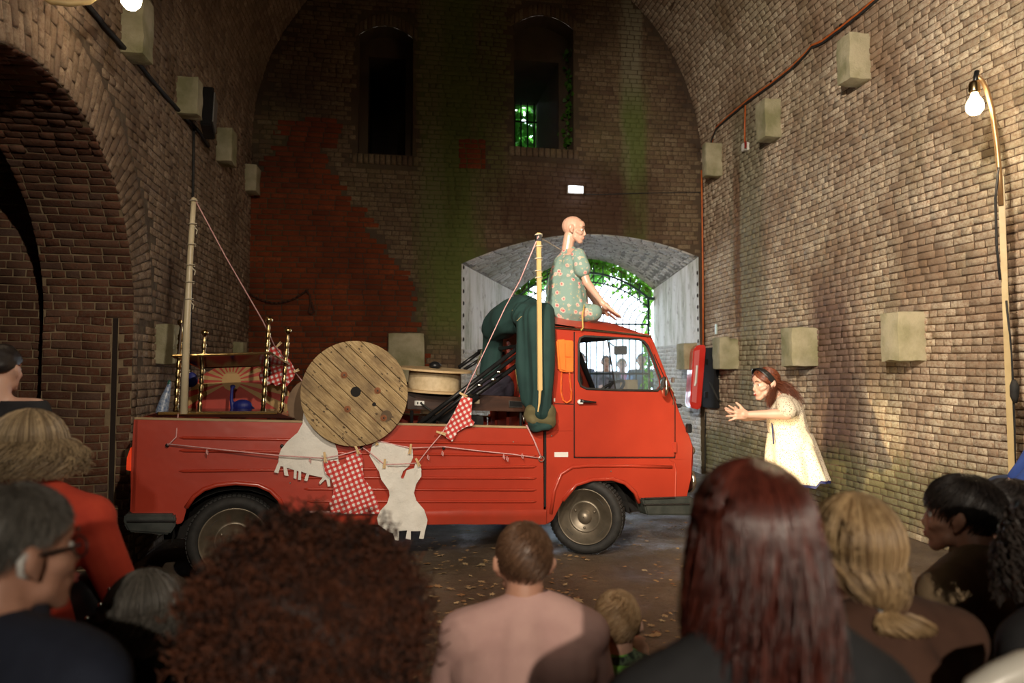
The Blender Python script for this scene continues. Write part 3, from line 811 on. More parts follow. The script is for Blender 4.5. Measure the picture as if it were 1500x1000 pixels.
for aw in (0.0, WHB):
    for l0, l1 in ((.04, .33), (VW-.33, VW-.04)):
        ww = MB(); w_o = [(aw+.39*math.cos(math.pi*k/12), .30+.34*math.sin(math.pi*k/12)) for k in range(13)]
        for (l2) in (l0, l1): ww.v += [tuple(VT(x, z, l2)) for x, z in w_o]
        ww.f = [(k, k+1, k+14, k+13) for k in range(12)]; ww.build('wheel_well', M_black, van)
# roof, loft over the cab
rf = MB(); NL, prof = 16, [(801, 477, .0), (803, 472, .5), (812, 474, 1), (840, 478, 1), (880, 483, 1), (915, 487, .92), (936, 489, .65), (947, 490, .35), (953, 491, .0)]
pa = [(*ab(x, y), c) for x, y, c in prof]
for j in range(NL+1):
    l = VW*j/NL; u = abs(2*j/NL-1); cr = .105*(1-u**3.2)+.0
    edge = .035*(1-u**8)
    for (a, b, c) in pa: rf.v.append(tuple(VT(a+(0.06*(1-u*u) if c == 0 and a > 1 else 0), b+(cr+edge)*c, l)))
n = len(pa); rf.f = [(j*n+i, j*n+i+1, (j+1)*n+i+1, (j+1)*n+i) for j in range(NL) for i in range(n-1)]
rf.build('roof', M_red_p, van, smooth=True)
MB().tube([V(804, 479, -.012), V(850, 482, -.012), V(900, 486.5, -.012), V(953, 492, -.012)], .009, 6).build('drip_rail', M_chr, van)
MB().tube([VT(*ab(804, 479), VW+.012), VT(*ab(953, 492), VW+.012)], .009, 6).build('drip_rail', M_chr, van)
MB().prism([(ab(806, 480)[0], ab(806, 480)[1]+.0), (ab(948, 492)[0], ab(948, 492)[1]), (ab(948, 492)[0], ab(948, 492)[1]+.012), (ab(806, 480)[0], ab(806, 480)[1]+.02)], .05, VW-.05, VT).build('headliner', M_int, van)
# front: curved nose panel lofted across, windscreen above it
nose_side = [(990, 590), (1001, 619), (1011, 641), (1015.5, 656), (1015, 680), (1012, 700), (1006, 728)]
ns = [ab(x, y) for x, y in nose_side]; nm = MB(); NL = 14
for j in range(NL+1):
    l = VW*j/NL; u = 2*j/NL-1
    for a, b in ns: nm.v.append(tuple(VT(a+.12*(1-abs(u)**2.5), b, l)))
n = len(ns); nm.f = [(j*n+i, j*n+i+1, (j+1)*n+i+1, (j+1)*n+i) for j in range(NL) for i in range(n-1)]
nm.build('nose_panel', M_red_p, van, smooth=True)
ws = MB(); wt, wb_ = ab(953, 493), ab(990, 588); NL = 10
for j in range(NL+1):
    l = .05+(VW-.1)*j/NL; u = 2*j/NL-1
    ws.v += [tuple(VT(wt[0]+.06*(1-u*u), wt[1]+.02*(1-u*u), l)), tuple(VT(wb_[0]+.11*(1-abs(u)**2.5), wb_[1], l))]
ws.f = [(2*j, 2*j+1, 2*j+3, 2*j+2) for j in range(NL)]
ws.build('windscreen', M_glass, van, smooth=True)
for l in (.04, VW-.04):
    MB().tube([VT(wt[0], wt[1], l), VT(wb_[0], wb_[1], l)], .028, 8).build('windscreen_pillar', M_red_p if l < 1 else M_int, van, smooth=True)
MB().prism([(wb_[0]-.30, wb_[1]-.12), (wb_[0]+.10, wb_[1]-.05), (wb_[0]+.10, wb_[1]-.02), (wb_[0]-.26, wb_[1]-.04)], .05, VW-.05, VT).build('dashboard', M_int, van, bevel=.01)
# seat bench, steering wheel, mirror
sb = MB(); sb.box(VT(aB+.36, .78, VW/2), (.46, VW-.25, .14), Matrix.Rotation(math.atan2(VD.y, VD.x), 3, 'Z')); sb.box(VT(aB+.13, 1.0, VW/2), (.1, VW-.25, .34), Matrix.Rotation(math.atan2(VD.y, VD.x), 3, 'Z'))
sb.build('seat_bench', M_int, van, bevel=.03)
swc = V(887, 577, .42); st = Matrix.Rotation(math.atan2(VD.y, VD.x), 4, 'Z') @ Matrix.Rotation(R(-38), 4, 'Y')
ring = [swc+(st @ Vector((.19*math.cos(t), .19*math.sin(t), 0))) for t in [2*math.pi*k/24 for k in range(25)]]
w_ = MB().tube(ring, .014, 8, caps=False).build('steering_wheel', M_blk, van, smooth=True)
for t in (.6, 2.6, 4.7): MB().tube([swc, swc+(st @ Vector((.19*math.cos(t), .19*math.sin(t), 0)))], .01, 6).build('spoke', M_blk, w_)
MB().tube([swc, swc+(st @ Vector((0, 0, -.45)))], .022, 8).build('steering_column', M_blk, van)
mp = V(909, 513, .95); MB().box(mp, (.03, .16, .085), Matrix.Rotation(.5, 3, 'Z')).build('rear_view_mirror', mat('mirror_grey', (.3, .33, .38), rough=.3), van, bevel=.008)
MB().tube([mp, VT(wt[0]+.03, wt[1]-.01, .85)], .006, 6).build('mirror_stalk', M_blk, van)
# outside mirror, seen edge-on
mm = V(973, 566, -.10); MB().ball(mm, (.022, .05, .085), Matrix.Rotation(.2, 3, 'Z'), 14, 10).build('wing_mirror', M_chr, van, smooth=True)
MB().tube([mm, V(982, 567, -.02), V(987, 575, .0), V(986, 593, -.01)], .005, 6).build('mirror_arm', M_chr, van)
# lamps
for l, vis in ((.02, 1), (VW-.15, 0)):
    a, b = ab(1013, 706); c = VT(a+.015, b, l+.08)
    MB().lathe([(.10, 0), (.105, .02), (.095, .035), (.0, .06)], Matrix.Translation(c) @ Matrix.Rotation(math.atan2(VD.y, VD.x), 4, 'Z') @ Matrix.Rotation(R(90), 4, 'Y'), 20).build('headlamp', M_chr, van, smooth=True)
    a, b = ab(1016, 661); c = VT(a+.02, b, l+.05)
    MB().ball(c, (.035, .035, .04), None, 12, 8).build('turn_signal', M_chr, van, smooth=True)
MB().box(V(1009, 627, -.02), (.04, .05, .075)).build('hinge_block', M_blk, van, bevel=.006)
M_tail = mat('tail_lamp_lens', (.75, .05, .015), rough=.25); M_tail.node_tree.nodes['Principled BSDF'].inputs['Emission Color'].default_value = (1, .08, .02, 1); M_tail.node_tree.nodes['Principled BSDF'].inputs['Emission Strength'].default_value = .25
MB().prism(poly([(192, 655), (191, 656), (186, 670), (185, 688), (192, 690)]), -.005, .07, VT).build('tail_lamp', M_tail, van, bevel=.006)
# bumpers
MB().prism(poly([(937, 729), (1010, 726), (1013, 729), (1013, 748), (1008, 753), (944, 753)]), -.05, .10, VT).build('front_bumper', M_bump, van, bevel=.012, auto=30)
MB().tube([V(942, 739, -.055), V(1010, 738, -.055)], .008, 6).build('bumper_groove', M_blk, van)
MB().tube([V(944, 730, -.052), V(988, 729, -.052)], .007, 6).build('bumper_groove', M_blk, van)
b1 = poly([(1000, 727), (1013, 729), (1013, 748), (1000, 752)]); MB().prism(b1, .10, VW+.03, VT).build('front_bumper_beam', M_bump, van, bevel=.01)
b2 = poly([(184, 751), (256, 751), (259, 756), (258, 768), (250, 781), (190, 777), (183, 765)]); MB().prism(b2, -.05, .06, VT).build('rear_bumper', M_bump, van, bevel=.012, auto=30)
MB().tube([V(186, 763, -.055), V(257, 763, -.055)], .009, 6).build('bumper_groove', M_blk, van)
MB().prism(poly([(184, 751), (196, 751), (196, 777), (188, 777)]), .06, VW+.03, VT).build('rear_bumper_beam', M_bump, van, bevel=.01)
# wheels
def wheel(a, l, steer, near):
    q = Matrix.Translation(VT(a, .295, l)) @ Matrix.Rotation(math.atan2(VD.y, VD.x)-steer, 4, 'Z') @ Matrix.Rotation(R(90 if near else -90), 4, 'X')
    w = 0.0
    tp = [(.222, -.01), (.235, .012), (.262, .018), (.285, .008), (.296, -.012), (.298, -.08), (.296, -.14), (.285, -.165), (.25, -.17), (.21, -.15)]
    t = MB().lathe(tp, q, 48).build('wheel', M_rub, van, smooth=True)
    r = MB().lathe([(.224, .004), (.222, .016), (.214, .014), (.205, -.004), (.196, -.012), (.180, -.004), (.168, -.012), (.150, -.016), (.132, -.002), (.122, .012), (.112, .012), (.100, -.006), (.078, -.010), (.060, -.006), (.056, .014), (.045, .034), (.024, .046), (0, .05)], q, 40)
    rim = r.build('rim', M_rim, t, smooth=True)
    for k in range(4):
        th = math.pi/4+k*math.pi/2
        p = [q @ Vector((.178*math.cos(th+x), .178*math.sin(th+x), -.003)) for x in (-.2, -.1, 0, .1, .2)]
        MB().tube(p, .008, 6).build('slot', M_dkrim, t)
    for k in range(3):
        th = .5+k*2*math.pi/3; MB().ball(q @ Vector((.088*math.cos(th), .088*math.sin(th), 0)), .013, None, 8, 6).build('wheel_nut', M_rim, t, smooth=True)
    MB().ball(q @ Vector((0, 0, .05)), .006, None, 6, 5).build('hub_pin', M_chr, t)
    # tread blocks
    tr = MB()
    for k in range(60):
        th = 2*math.pi*k/60
        for z in (-.035, -.075, -.115):
            c = q @ Vector((.300*math.cos(th), .300*math.sin(th), z)); tr.box(c, (.008, .022, .030), (q.to_3x3() @ Matrix.Rotation(th, 3, 'Z')))
    tr.build('tread', M_rub, t, kind='stuff')
wheel(WHB, .06, R(36), True); wheel(0, .03, 0, True); wheel(WHB, VW-.04, R(36), False); wheel(0, VW-.03, 0, False)
# hooks, sticker, screws
for x, y in ((245, 652), (413, 653), (530, 656), (650, 656)):
    MB().ball(V(x, y, -.02), .013, None, 10, 8).build('rope_hook', M_blk, van, smooth=True)
MB().prism(poly([(812, 662), (832, 662), (832, 669), (812, 669)]), -.003, 0, VT).build('sticker', M_white, van, label='small white sticker')
for x, y in ((808, 638), (688, 647), (752, 647), (425, 707), (806, 488), (806, 498), (895, 690)):
    MB().ball(V(x, y, -.003), .006, None, 6, 5).build('screw', M_scr, van)
MB().tube([V(818, 570+45, -.0), V(818, 620, -.0)], .001, 4).build('seam', M_black, van)
for x in (811, ): MB().prism(poly([(x, 583), (x+2, 583), (x+2, 588), (x, 588)]), -.004, 0, VT).build('paint_chip', M_white, van)
MB().tube([V(812, 591, 0), V(841, 592, 0)], .004, 5).build('panel_seam', M_black, van)
# orange wall telephone screwed to the cab
M_orange = mat('orange_plastic', (.95, .22, .04), (.9, .18, .03), 5, .35)
ph = empty('telephone', tuple(V(825, 545, -.03)), 0, 'orange wall telephone with coiled cord fixed behind the truck door', 'telephone')
MB().prism(poly([(812, 498), (826, 497), (827, 545), (816, 543)]), -.05, 0, VT).build('handset', M_orange, ph, bevel=.012, auto=30)
MB().prism(poly([(822, 498), (838, 499), (838, 545), (820, 545)]), -.035, 0, VT).build('phone_body', M_orange, ph, bevel=.008, auto=30)
MB().prism(poly([(824, 502), (833, 503), (833, 524), (824, 523)]), -.045, 0, VT).build('phone_cradle', M_orange, ph, bevel=.006, auto=30)
cp = [(823, 545), (822, 560), (822, 575), (825, 586), (830, 590), (836, 586), (837, 575), (835, 560), (834, 545)]
pts = []
for k in range(220):
    t = k/219*(len(cp)-1); i = min(int(t), len(cp)-2); f = t-i
    x = cp[i][0]*(1-f)+cp[i+1][0]*f; y = cp[i][1]*(1-f)+cp[i+1][1]*f
    pts.append(V(x, y, -.02)+VD*(.007*math.cos(k*1.5))+VN*(.007*math.sin(k*1.5)))
MB().tube(pts, .0028, 4).build('coiled_cord', M_orange, ph)
# ================================================================== lamps and things on the walls
M_brass = mat('brass', (.72, .50, .22), (.80, .60, .30), 12, .22, 1.0)
M_pole = mat('bamboo_pole', (.52, .37, .16), (.62, .46, .22), 7, .45, bump=.2)
M_copper = mat('copper_tube', (.45, .26, .11), (.55, .33, .15), 9, .35, .6)
def emis(name, col, s):
    m = bpy.data.materials.new(name); m.use_nodes = True; b = m.node_tree.nodes['Principled BSDF']
    b.inputs['Base Color'].default_value = (1, 1, 1, 1); b.inputs['Emission Color'].default_value = tuple(col)+(1,); b.inputs['Emission Strength'].default_value = s
    return m
M_bulb = emis('lit_bulb', (1.0, .80, .50), 22.0)
def bulb_lamp(name, bc, pole_pts, cable, label, power):
    root = empty(name, tuple(pole_pts[0]), 0, label, 'lamp')
    M = Matrix.Translation(bc)
    MB().lathe([(0, -.065), (.03, -.058), (.052, -.03), (.056, 0), (.048, .03), (.028, .062), (.022, .08), (.022, .09)], M, 20).build('bulb', M_bulb, root, smooth=True)
    MB().lathe([(.024, .085), (.034, .09), (.036, .10), (.034, .15), (.028, .165), (.012, .17), (0, .172)], M, 16).build('socket', M_brass, root, smooth=True)
    return root, point(name+'_light', bc-Vector((0, 0, .0)), power, .058, BULB)
# right-hand lamp
bc = cz(1428, 155, 4.85)
pb = on_z(1484, 860, 0); base = cz(1484, 720, 4.85); base.z = 0
rl, _ = bulb_lamp('pole_lamp', bc, [base], None, 'glowing bare bulb on a bent copper tube strapped to a wooden pole', 850)
pl0 = cz(1466, 258, 4.85)
MB().box((pl0+base)/2, (.036, .03, (pl0-base).length), (pl0-base).to_track_quat('Z', 'Y').to_matrix()).build('pole', M_pole, rl, bevel=.004)
MB().tube([cz(1466, 300, 4.83), cz(1464, 255, 4.83), cz(1460, 210, 4.83), cz(1453, 160, 4.84), cz(1445, 130, 4.85), cz(1438, 118, 4.85), cz(1431, 112, 4.85)], .016, 10).build('bent_tube', M_copper, rl, smooth=True)
MB().tube([cz(1431, 104, 4.85), cz(1429, 118, 4.85), bc+Vector((0, 0, .165))], .016, 8).build('lamp_holder_arm', M_blk, rl, smooth=True)
MB().tube([cz(1463, 245, 4.82), cz(1458, 290, 4.82), cz(1460, 360, 4.82), cz(1465, 410, 4.82)], .008, 6).build('cable', M_rub, rl, smooth=True)
MB().tube([cz(1474, 440, 4.82), cz(1480, 500, 4.82), cz(1484, 560, 4.82), cz(1486, 620, 4.82), cz(1487, 720, 4.82)], .007, 6).build('cable', M_rub, rl, smooth=True)
MB().tube([cz(1485, 556, 4.8), cz(1486, 565, 4.8), cz(1486, 580, 4.8), cz(1487, 590, 4.8)], [.012, .028, .026, .012], 10).build('cable_adapter', M_rub, rl, smooth=True)
# left-hand lamp, its bulb at the top of the picture
bc2 = cz(192, -2, 4.1)
lb0 = cz(60, 720, 3.9); lb0.z = 0
ll, _ = bulb_lamp('pole_lamp', bc2, [lb0], None, 'bare bulb high on a curved tube above the side arch', 120)
MB().tube([cz(192, -45, 4.1), cz(180, -42, 4.1), cz(150, -12, 4.05), cz(130, 2, 4.0), cz(100, 5, 3.95), cz(75, 2, 3.9), cz(55, -10, 3.9), cz(20, -30, 3.9), cz(-30, -50, 3.9), cz(-70, -60, 3.9)], .018, 10).build('bent_tube', M_pole, ll, smooth=True)
tp = cz(-70, -60, 3.9); b0 = Vector((tp.x, tp.y, 0)); ll.location = b0
for c in ll.children: c.matrix_parent_inverse = Matrix.Translation(b0).inverted()
MB().tube([b0, Vector((tp.x, tp.y, tp.z))], .018, 8).build('pole', M_pole, ll, smooth=True)
# corbel stones
def corbel(l, sp, r, y0, y1, side, label, seed, chip=False):
    """left, arris and right pixel columns, top and bottom rows of the stone -> a block standing out of the wall"""
    ym = (y0+y1)/2; mb = MB()
    if side == 'R':
        Yn = on_x(r, ym, XR).y; X = on_y(sp, ym, Yn).x; Yf = on_x(l, ym, X).y; Yf = min(Yf, YB-.02)
        z1, z0 = on_y(sp, y0, Yn).z, on_y(sp, y1, Yn).z; xa, xb = X, XR+.01
    elif side == 'L':
        Yn = on_x(l, ym, XL).y; X = on_y(sp, ym, Yn).x; Yf = on_x(r, ym, X).y; Yf = min(Yf, Yn+.6)
        z1, z0 = on_y(sp, y0, Yn).z, on_y(sp, y1, Yn).z; xa, xb = XL-.01, X
    else:
        Yn = YB-.28; Yf = YB+.01; xa, xb = on_y(sp if side == 'B' else l, ym, Yn).x, on_y(r, ym, Yn).x
        z1, z0 = on_y(sp, y0, Yn).z, on_y(sp, y1, Yn).z
    c = Vector(((xa+xb)/2, (Yn+Yf)/2, (z0+z1)/2)); size = (xb-xa, max(Yf-Yn, .15), z1-z0)
    mb.box(c, size)
    me = mb.mesh('corbel'); bm = bmesh.new(); bm.from_mesh(me)
    bmesh.ops.subdivide_edges(bm, edges=bm.edges[:], cuts=6, use_grid_fill=True)
    bmesh.ops.recalc_face_normals(bm, faces=bm.faces)
    for v in bm.verts:
        d = v.co-c; q = [abs(d[i])/(size[i]/2) for i in range(3)]
        if sum(1 for t in q if t > .98) >= 2: v.co = c+d*.965
        v.co += Vector((noise.noise(v.co*9+Vector((seed, 0, 0))), noise.noise(v.co*9+Vector((0, seed, 0))), noise.noise(v.co*9+Vector((0, 0, seed)))))*.012
        if chip and d.z > 0 and q[2] > .5 and d.x > 0: v.co += Vector((0, .07, -.03))*(q[2]-.5)
    bm.to_mesh(me); bm.free()
    o = link('corbel_stone', me, M_stone, None, smooth=True); me.set_sharp_from_angle(angle=R(50))
    return tag(o, label, 'stone block', 'corbel stones in the walls')
corbel(1225, 1245, 1276, 45, 115, 'R', 'rust-stained corbel stone high on the limewashed wall just below the orange cable', 1)
corbel(1106, 1121, 1145, 142, 200, 'R', 'upper corbel stone beside the short drop of orange cable and the white junction box', 2)
corbel(1028, 1034, 1058, 208, 257, 'R', 'upper corbel stone in the corner where the cable turns down beside the back wall', 3)
corbel(1289, 1316, 1357, 455, 529, 'R', 'lower corbel stone nearest to the glowing pole lamp, dark streak down its face', 4)
corbel(1143, 1160, 1199, 478, 537, 'R', 'pale lower corbel stone above the performer in the dotted dress', 5)
corbel(1043, 1054, 1083, 493, 541, 'R', 'chipped lower corbel stone right behind the red extinguisher box', 6, True)
corbel(995, 1002, 1022, 502, 541, 'B', 'corbel stone on the whitewashed reveal beside the grille, half hidden by the red box', 7)
corbel(568, 590, 622, 487, 560, 'C', 'mossy corbel stone standing out of the red bricks behind the small cable reel', 8)
corbel(176, 210, 226, -14, 78, 'L', 'corbel stone lit from above, right under the bulb over the side arch', 9)
corbel(257, 290, 298, 112, 167, 'L', 'upper corbel stone next to the black floodlight on the soot brown wall', 10)
corbel(316, 340, 348, 186, 237, 'L', 'upper corbel stone just past the black floodlight on the soot brown wall', 11)
corbel(358, 376, 382, 240, 280, 'L', 'upper corbel stone at the edge of the new red brickwork', 12)
corbel(227, 257, 263, 474, 533, 'L', 'pale square corbel stone behind the tall pole of the drinks trolley', 13)
corbel(340, 356, 362, 500, 529, 'L', 'low corbel stone seen above the top shelf of the brass trolley', 14)
# cables on the right wall
M_ocab = mat('orange_cable', (.50, .10, .02), (.62, .16, .03), 14, .5)
def wall_path(pts, X=XR-.03): return [on_x(x, y, X) for x, y in pts]
oc = empty('electric_cable', (XR, 7, 0), 0, 'orange and black cable run slanting along the limewashed vault and down the corner', 'cable')
P1 = wall_path([(1330, -45), (1290, -8), (1260, 18), (1232, 40), (1205, 60), (1190, 66), (1180, 78), (1160, 98), (1130, 122), (1095, 147), (1065, 172), (1050, 186), (1044, 200), (1042, 212)])
MB().tube(P1, .016, 6).build('orange_cable', M_ocab, oc, smooth=True)
MB().tube([p+Vector((-.012, 0, -.03)) for p in P1], .014, 6).build('black_cable', M_rub, oc, smooth=True)
P2 = [on_y(x, y, YB-.05) for x, y in ((1041, 250), (1040, 290), (1036, 350), (1033, 420), (1030, 505))]; P2 = [Vector((min(p.x, XR-.03), p.y, p.z)) for p in P2]
MB().tube(P2, .013, 6).build('orange_cable', M_ocab, oc, smooth=True)
MB().tube([p+Vector((.022, 0, 0)) for p in P2], .010, 6).build('black_cable', M_rub, oc, smooth=True)
for k in (1, 3, 5, 8, 11): MB().box(P1[k], (.02, .04, .07)).build('cable_clip', M_blk, oc)
jb = empty('junction_box', tuple(on_x(1092, 216, XR)), 0, 'white junction box splashed red under the short drop of orange cable', 'electric box')
MB().box(on_x(1092, 215, XR-.04), (.07, .10, .10)).build('box_body', M_white, jb, bevel=.008)
MB().box(on_x(1092, 212, XR-.08), (.01, .045, .09)).build('red_lead', mat('dark_red', (.30, .02, .015), rough=.5), jb, bevel=.003)
MB().tube(wall_path([(1092, 150), (1091, 180), (1091, 210)]), .010, 6).build('feed_cable', M_ocab, jb, smooth=True)
# emergency light and its cable
el = empty('emergency_light', tuple(on_y(843, 284, YB)), 0, 'small glowing white exit light on the dark wall over the doorway', 'light')
a, b = on_y(831.5, 271, YB-.05), on_y(855, 284, YB-.05); c = (a+b)/2
MB().box(c+Vector((0, .02, 0)), (b.x-a.x, .05, a.z-b.z)).build('housing', M_white, el, bevel=.006)
MB().box(c+Vector((0, -.008, 0)), ((b.x-a.x)*.92, .01, (a.z-b.z)*.85)).build('diffuser', emis('cold_led', (.72, .82, 1.0), .9), el)
MB().box(c+Vector((0, -.015, 0)), (.11, .008, .05)).build('led', emis('cold_led_bright', (.85, .9, 1.0), 3.0), el, bevel=.003)
point('exit_light_glow', c+Vector((0, -.08, 0)), 1.2, .05, (.75, .85, 1.0))
ec = MB().tube([on_y(x, y, YB-.02) for x, y in ((850, 284), (880, 285), (930, 283), (990, 282), (1028, 282), (1036, 278))], .007, 6).build('thin_cable', M_rub, None, smooth=True)
tag(ec, 'thin black cable running level from the exit light to the corner', 'cable')
# red fire extinguisher box with black back and bracket
M_exr = mat('glossy_red_plastic', (.62, .03, .02), (.70, .04, .03), 4, .25); M_exr.node_tree.nodes['Principled BSDF'].inputs['Coat Weight'].default_value = .5
eb = empty('extinguisher_box', tuple(on_x(1030, 610, XR)), 0, 'tall red plastic extinguisher box on a black backplate beside the chipped corbel stone', 'box')
EX_Y = on_x(1042, 555, XR).y
def EXP(x, y, Y=EX_Y-.25): return on_y(x, y, Y)
q = [(1018, 505), (1031, 507), (1030, 540), (1026, 600), (1013, 594), (1012, 560)]
ex = MB(); pf = [EXP(x, y) for x, y in [(1016, 512), (1022, 505), (1033, 505), (1034, 512), (1027, 596), (1024, 600), (1012, 597), (1011, 590)]]
pr = [p+Vector((.05, .30, 0)) for p in pf]; n = len(pf)
ex.add(pf+pr, [tuple(range(n)), tuple(range(2*n-1, n-1, -1))]+[(i, i+n, (i+1) % n+n, (i+1) % n) for i in range(n)])
ex.build('door_shell', M_exr, eb, bevel=.012, auto=30)
MB().add([p+Vector((-.006, -.012, 0)) for p in (EXP(1017.5, 514), EXP(1025, 512), EXP(1020, 590), EXP(1013, 588))], [(0, 1, 2, 3)]).build('front_sheen', mat('painted_pink_sheen', (.70, .16, .16), rough=.2), eb)  # paler quad paints the sheen of the red front into colour
MB().tube([EXP(1021, 535, EX_Y-.28), EXP(1019, 560, EX_Y-.28), EXP(1017.5, 565, EX_Y-.28)], [.014, .016, .012], 6).build('handle', M_white, eb)
MB().box(on_x(1041, 553, XR-.04), (.08, .42, .86)).build('backplate', mat('matt_black_plate', (.008, .008, .009), rough=1.0, bump=0), eb, bevel=.01); MATS['matt_black_plate'] if 'matt_black_plate' in MATS else None
for y in (530, 578): MB().box(EXP(1032, y, EX_Y-.12)+Vector((.02, 0, 0)), (.04, .06, .08)).build('latch', M_blk, eb)
MB().tube([on_x(1040, 560, XR-.10), on_x(1052, 585, XR-.12), on_x(1056, 588, XR-.05)], .012, 6).build('bracket', M_bump, eb)
MB().tube([on_x(1034, 603, XR-.02), on_x(1033, 640, XR-.02), on_x(1033, 690, XR-.02)], .010, 6).build('conduit', M_blk, eb)
# thermometer-like pale strip above the stone
st_ = MB().box(on_x(1049, 482, XR-.02), (.02, .05, .14)).build('plastic_strip', mat('pale_mint_plastic', (.55, .66, .60), rough=.4), None, bevel=.004); tag(st_, 'pale mint plastic strip on the wall above the chipped corbel stone', 'strip')
# left wall cable and floodlight
lc = empty('electric_cable', (XL, 6, 0), 0, 'black cable slanting down the soot brown wall above the side arch', 'cable')
MB().tube([on_x(x, y, XL+.03) for x, y in ((95, -30), (125, 2), (155, 40), (180, 68), (196, 84), (215, 108), (235, 132), (255, 154), (275, 176), (292, 193), (305, 214))], .018, 6).build('main_cable', M_rub, lc, smooth=True)
MB().tube([on_x(x, y, XL+.025) for x, y in ((284, 188), (283.5, 230), (282.5, 290), (281, 380), (279, 470), (278, 560))], .013, 6).build('drop_cable', M_rub, lc, smooth=True)
fh = empty('floodlight', tuple(on_x(305, 190, XL)), 0, 'black square floodlight on the soot brown wall between two corbel stones', 'floodlight')
fq = Matrix.Rotation(R(6), 3, 'Z') @ Matrix.Rotation(R(-14), 3, 'X')
fc = on_x(306, 166, XL+.16); MB().box(fc, (.10, .26, .42), fq).build('lamp_body', M_blk, fh, bevel=.01)
MB().box(fc+fq @ Vector((.055, 0, .01)), (.01, .2, .32), fq).build('lamp_glass', mat('grey_lamp_glass', (.20, .19, .18), rough=.3), fh)
MB().tube([fc-Vector((.05, 0, .05)), on_x(306, 175, XL)], .02, 6).build('bracket', M_blk, fh)
# rusty chain and hook on the red brickwork
rc = empty('iron_chain', tuple(on_y(440, 460, YB)), 0, 'rusty iron chain sagging across the new red brickwork with a hanging shackle', 'chain')
M_rust = mat('rust', (.05, .018, .01), (.08, .03, .015), 20, .9)
for k in range(26):
    t = k/25; x = 366+(448-366)*t; y = 430+(426-430)*t+62*t*(1-t)*1.0
    p = on_y(x, y, YB-.05); x2 = x+3.2; y2 = 430+(426-430)*(t+.039)+62*(t+.039)*(1-t-.039)
    p2 = on_y(x2, y2, YB-.05); MB().tube([p, (p+p2)/2+Vector((0, .02*(-1)**k, 0)), p2], .014, 5).build('link', M_rust, rc)
MB().tube([on_y(x, y, YB-.06) for x, y in ((449, 425), (454, 432), (455, 445), (452, 457), (456, 460), (460, 456), (456, 442))], .016, 6).build('shackle', M_rust, rc, smooth=True)

# ================================================================== grille gate, ivy and outdoors
M_gate = mat('dark_green_iron', (.012, .03, .03), (.02, .04, .04), 10, .5)
gate = empty('grille_gate', ((EX0+EX1)/2, EY-.05, 0), 0, 'dark iron double gate with fanned bars closing the bright doorway', 'gate')
GY = EY-.06
def G(x, y): p = on_y(x, y, GY); return p
cxg = (EX0+EX1)/2; zb = G(856, 474).z; gr = G(950, 474).x; gl = G(760, 474).x
def top_g(x):
    t = (x-gl)/(gr-gl); return G(856, 399).z-.42*abs(2*t-1)**2.2
def bar(pts, r=.009): MB().tube(pts, r*1.55, 6).build('bar', M_gate, gate, smooth=True)
for xx in (gl, gr, cxg): bar([(xx, GY, 0), (xx, GY, top_g(xx))], .014)
bar([(gl+(gr-gl)*k/24, GY, top_g(gl+(gr-gl)*k/24)) for k in range(25)], .013)
bar([(gl+(gr-gl)*k/24, GY, top_g(gl+(gr-gl)*k/24)-.16) for k in range(25)], .009)
bar([(gl, GY, zb), (gr, GY, zb)], .013); bar([(gl, GY, zb-.85), (gr, GY, zb-.85)], .013); bar([(gl, GY, .12), (gr, GY, .12)], .013)
for side in (0, 1):
    c0 = gr if side else gl; sg = -1 if side else 1; half = abs(gr-cxg)
    for k in range(1, 13):
        r_ = half*k/9.5; P = []
        for j in range(21):
            th = math.pi/2*j/20; x = c0+sg*r_*math.cos(th); z = zb+r_*math.sin(th)
            if (x-cxg)*sg > 0.0: continue
            if z > top_g(x)-.02: break
            P.append((x, GY, z))
        if len(P) > 1: bar(P, .0075)
    for k in range(1, 10):
        x = c0+sg*half*k/9.5; bar([(x, GY, .12), (x, GY, zb)], .008)
for k in range(1, 14):
    x = gl+(gr-gl)*k/14; bar([(x, GY-.005, top_g(x)-.16), (x, GY-.005, top_g(x)+.14)], .007)
for xx, s in ((gl, -1), (gr, 1)): MB().box((xx+s*.06, GY, G(950, 437).z), (.14, .04, .05)).build('hinge', M_gate, gate)
# outdoors
def leafmat(name, c1, c2, tr=.4):
    m = NT(name); m.base(m.ramp(m.noise(6, m.coord('Object')), [(.3, c1), (.7, c2)])); m.set(Roughness=.5)
    m.b.inputs['Transmission Weight'].default_value = 0
    t = m.t; tl = t.nodes.new('ShaderNodeBsdfTranslucent'); tl.inputs[0].default_value = tuple(x*1.6 for x in c2)+(1,)
    mx = t.nodes.new('ShaderNodeMixShader'); mx.inputs[0].default_value = tr
    out = [n for n in t.nodes if n.type == 'OUTPUT_MATERIAL'][0]
    m.l(m.b.outputs[0], mx.inputs[1]); m.l(tl.outputs[0], mx.inputs[2]); m.l(mx.outputs[0], out.inputs[0]); return m.m
M_ivy = leafmat('ivy_leaf', (.03, .10, .008), (.10, .26, .02), .5)
def leaf_mesh(name, pts, fold=.15):
    me = bpy.data.meshes.new(name); vs = [(x, y, abs(x)*fold) for x, y in pts]; n = len(pts)
    vs.append((0, sum(p[1] for p in pts)/n, 0.0)); me.from_pydata(vs, [], [(i, (i+1) % n, n) for i in range(n)]); me.update(); return me
ivy5 = leaf_mesh('ivy_leaf', [(0, 0), (.35, .05), (.55, .35), (.30, .42), (.32, .75), (.12, .70), (0, 1), (-.12, .70), (-.32, .75), (-.30, .42), (-.55, .35), (-.35, .05)])
ivy5.materials.append(M_ivy)
ivy = empty('ivy', ((EX0+EX1)/2, EY+.1, 0), 0, 'bright green ivy hanging round the arch of the doorway outside the gate', 'climbing plant')
iM = Matrix.Translation(ivy.location).inverted()
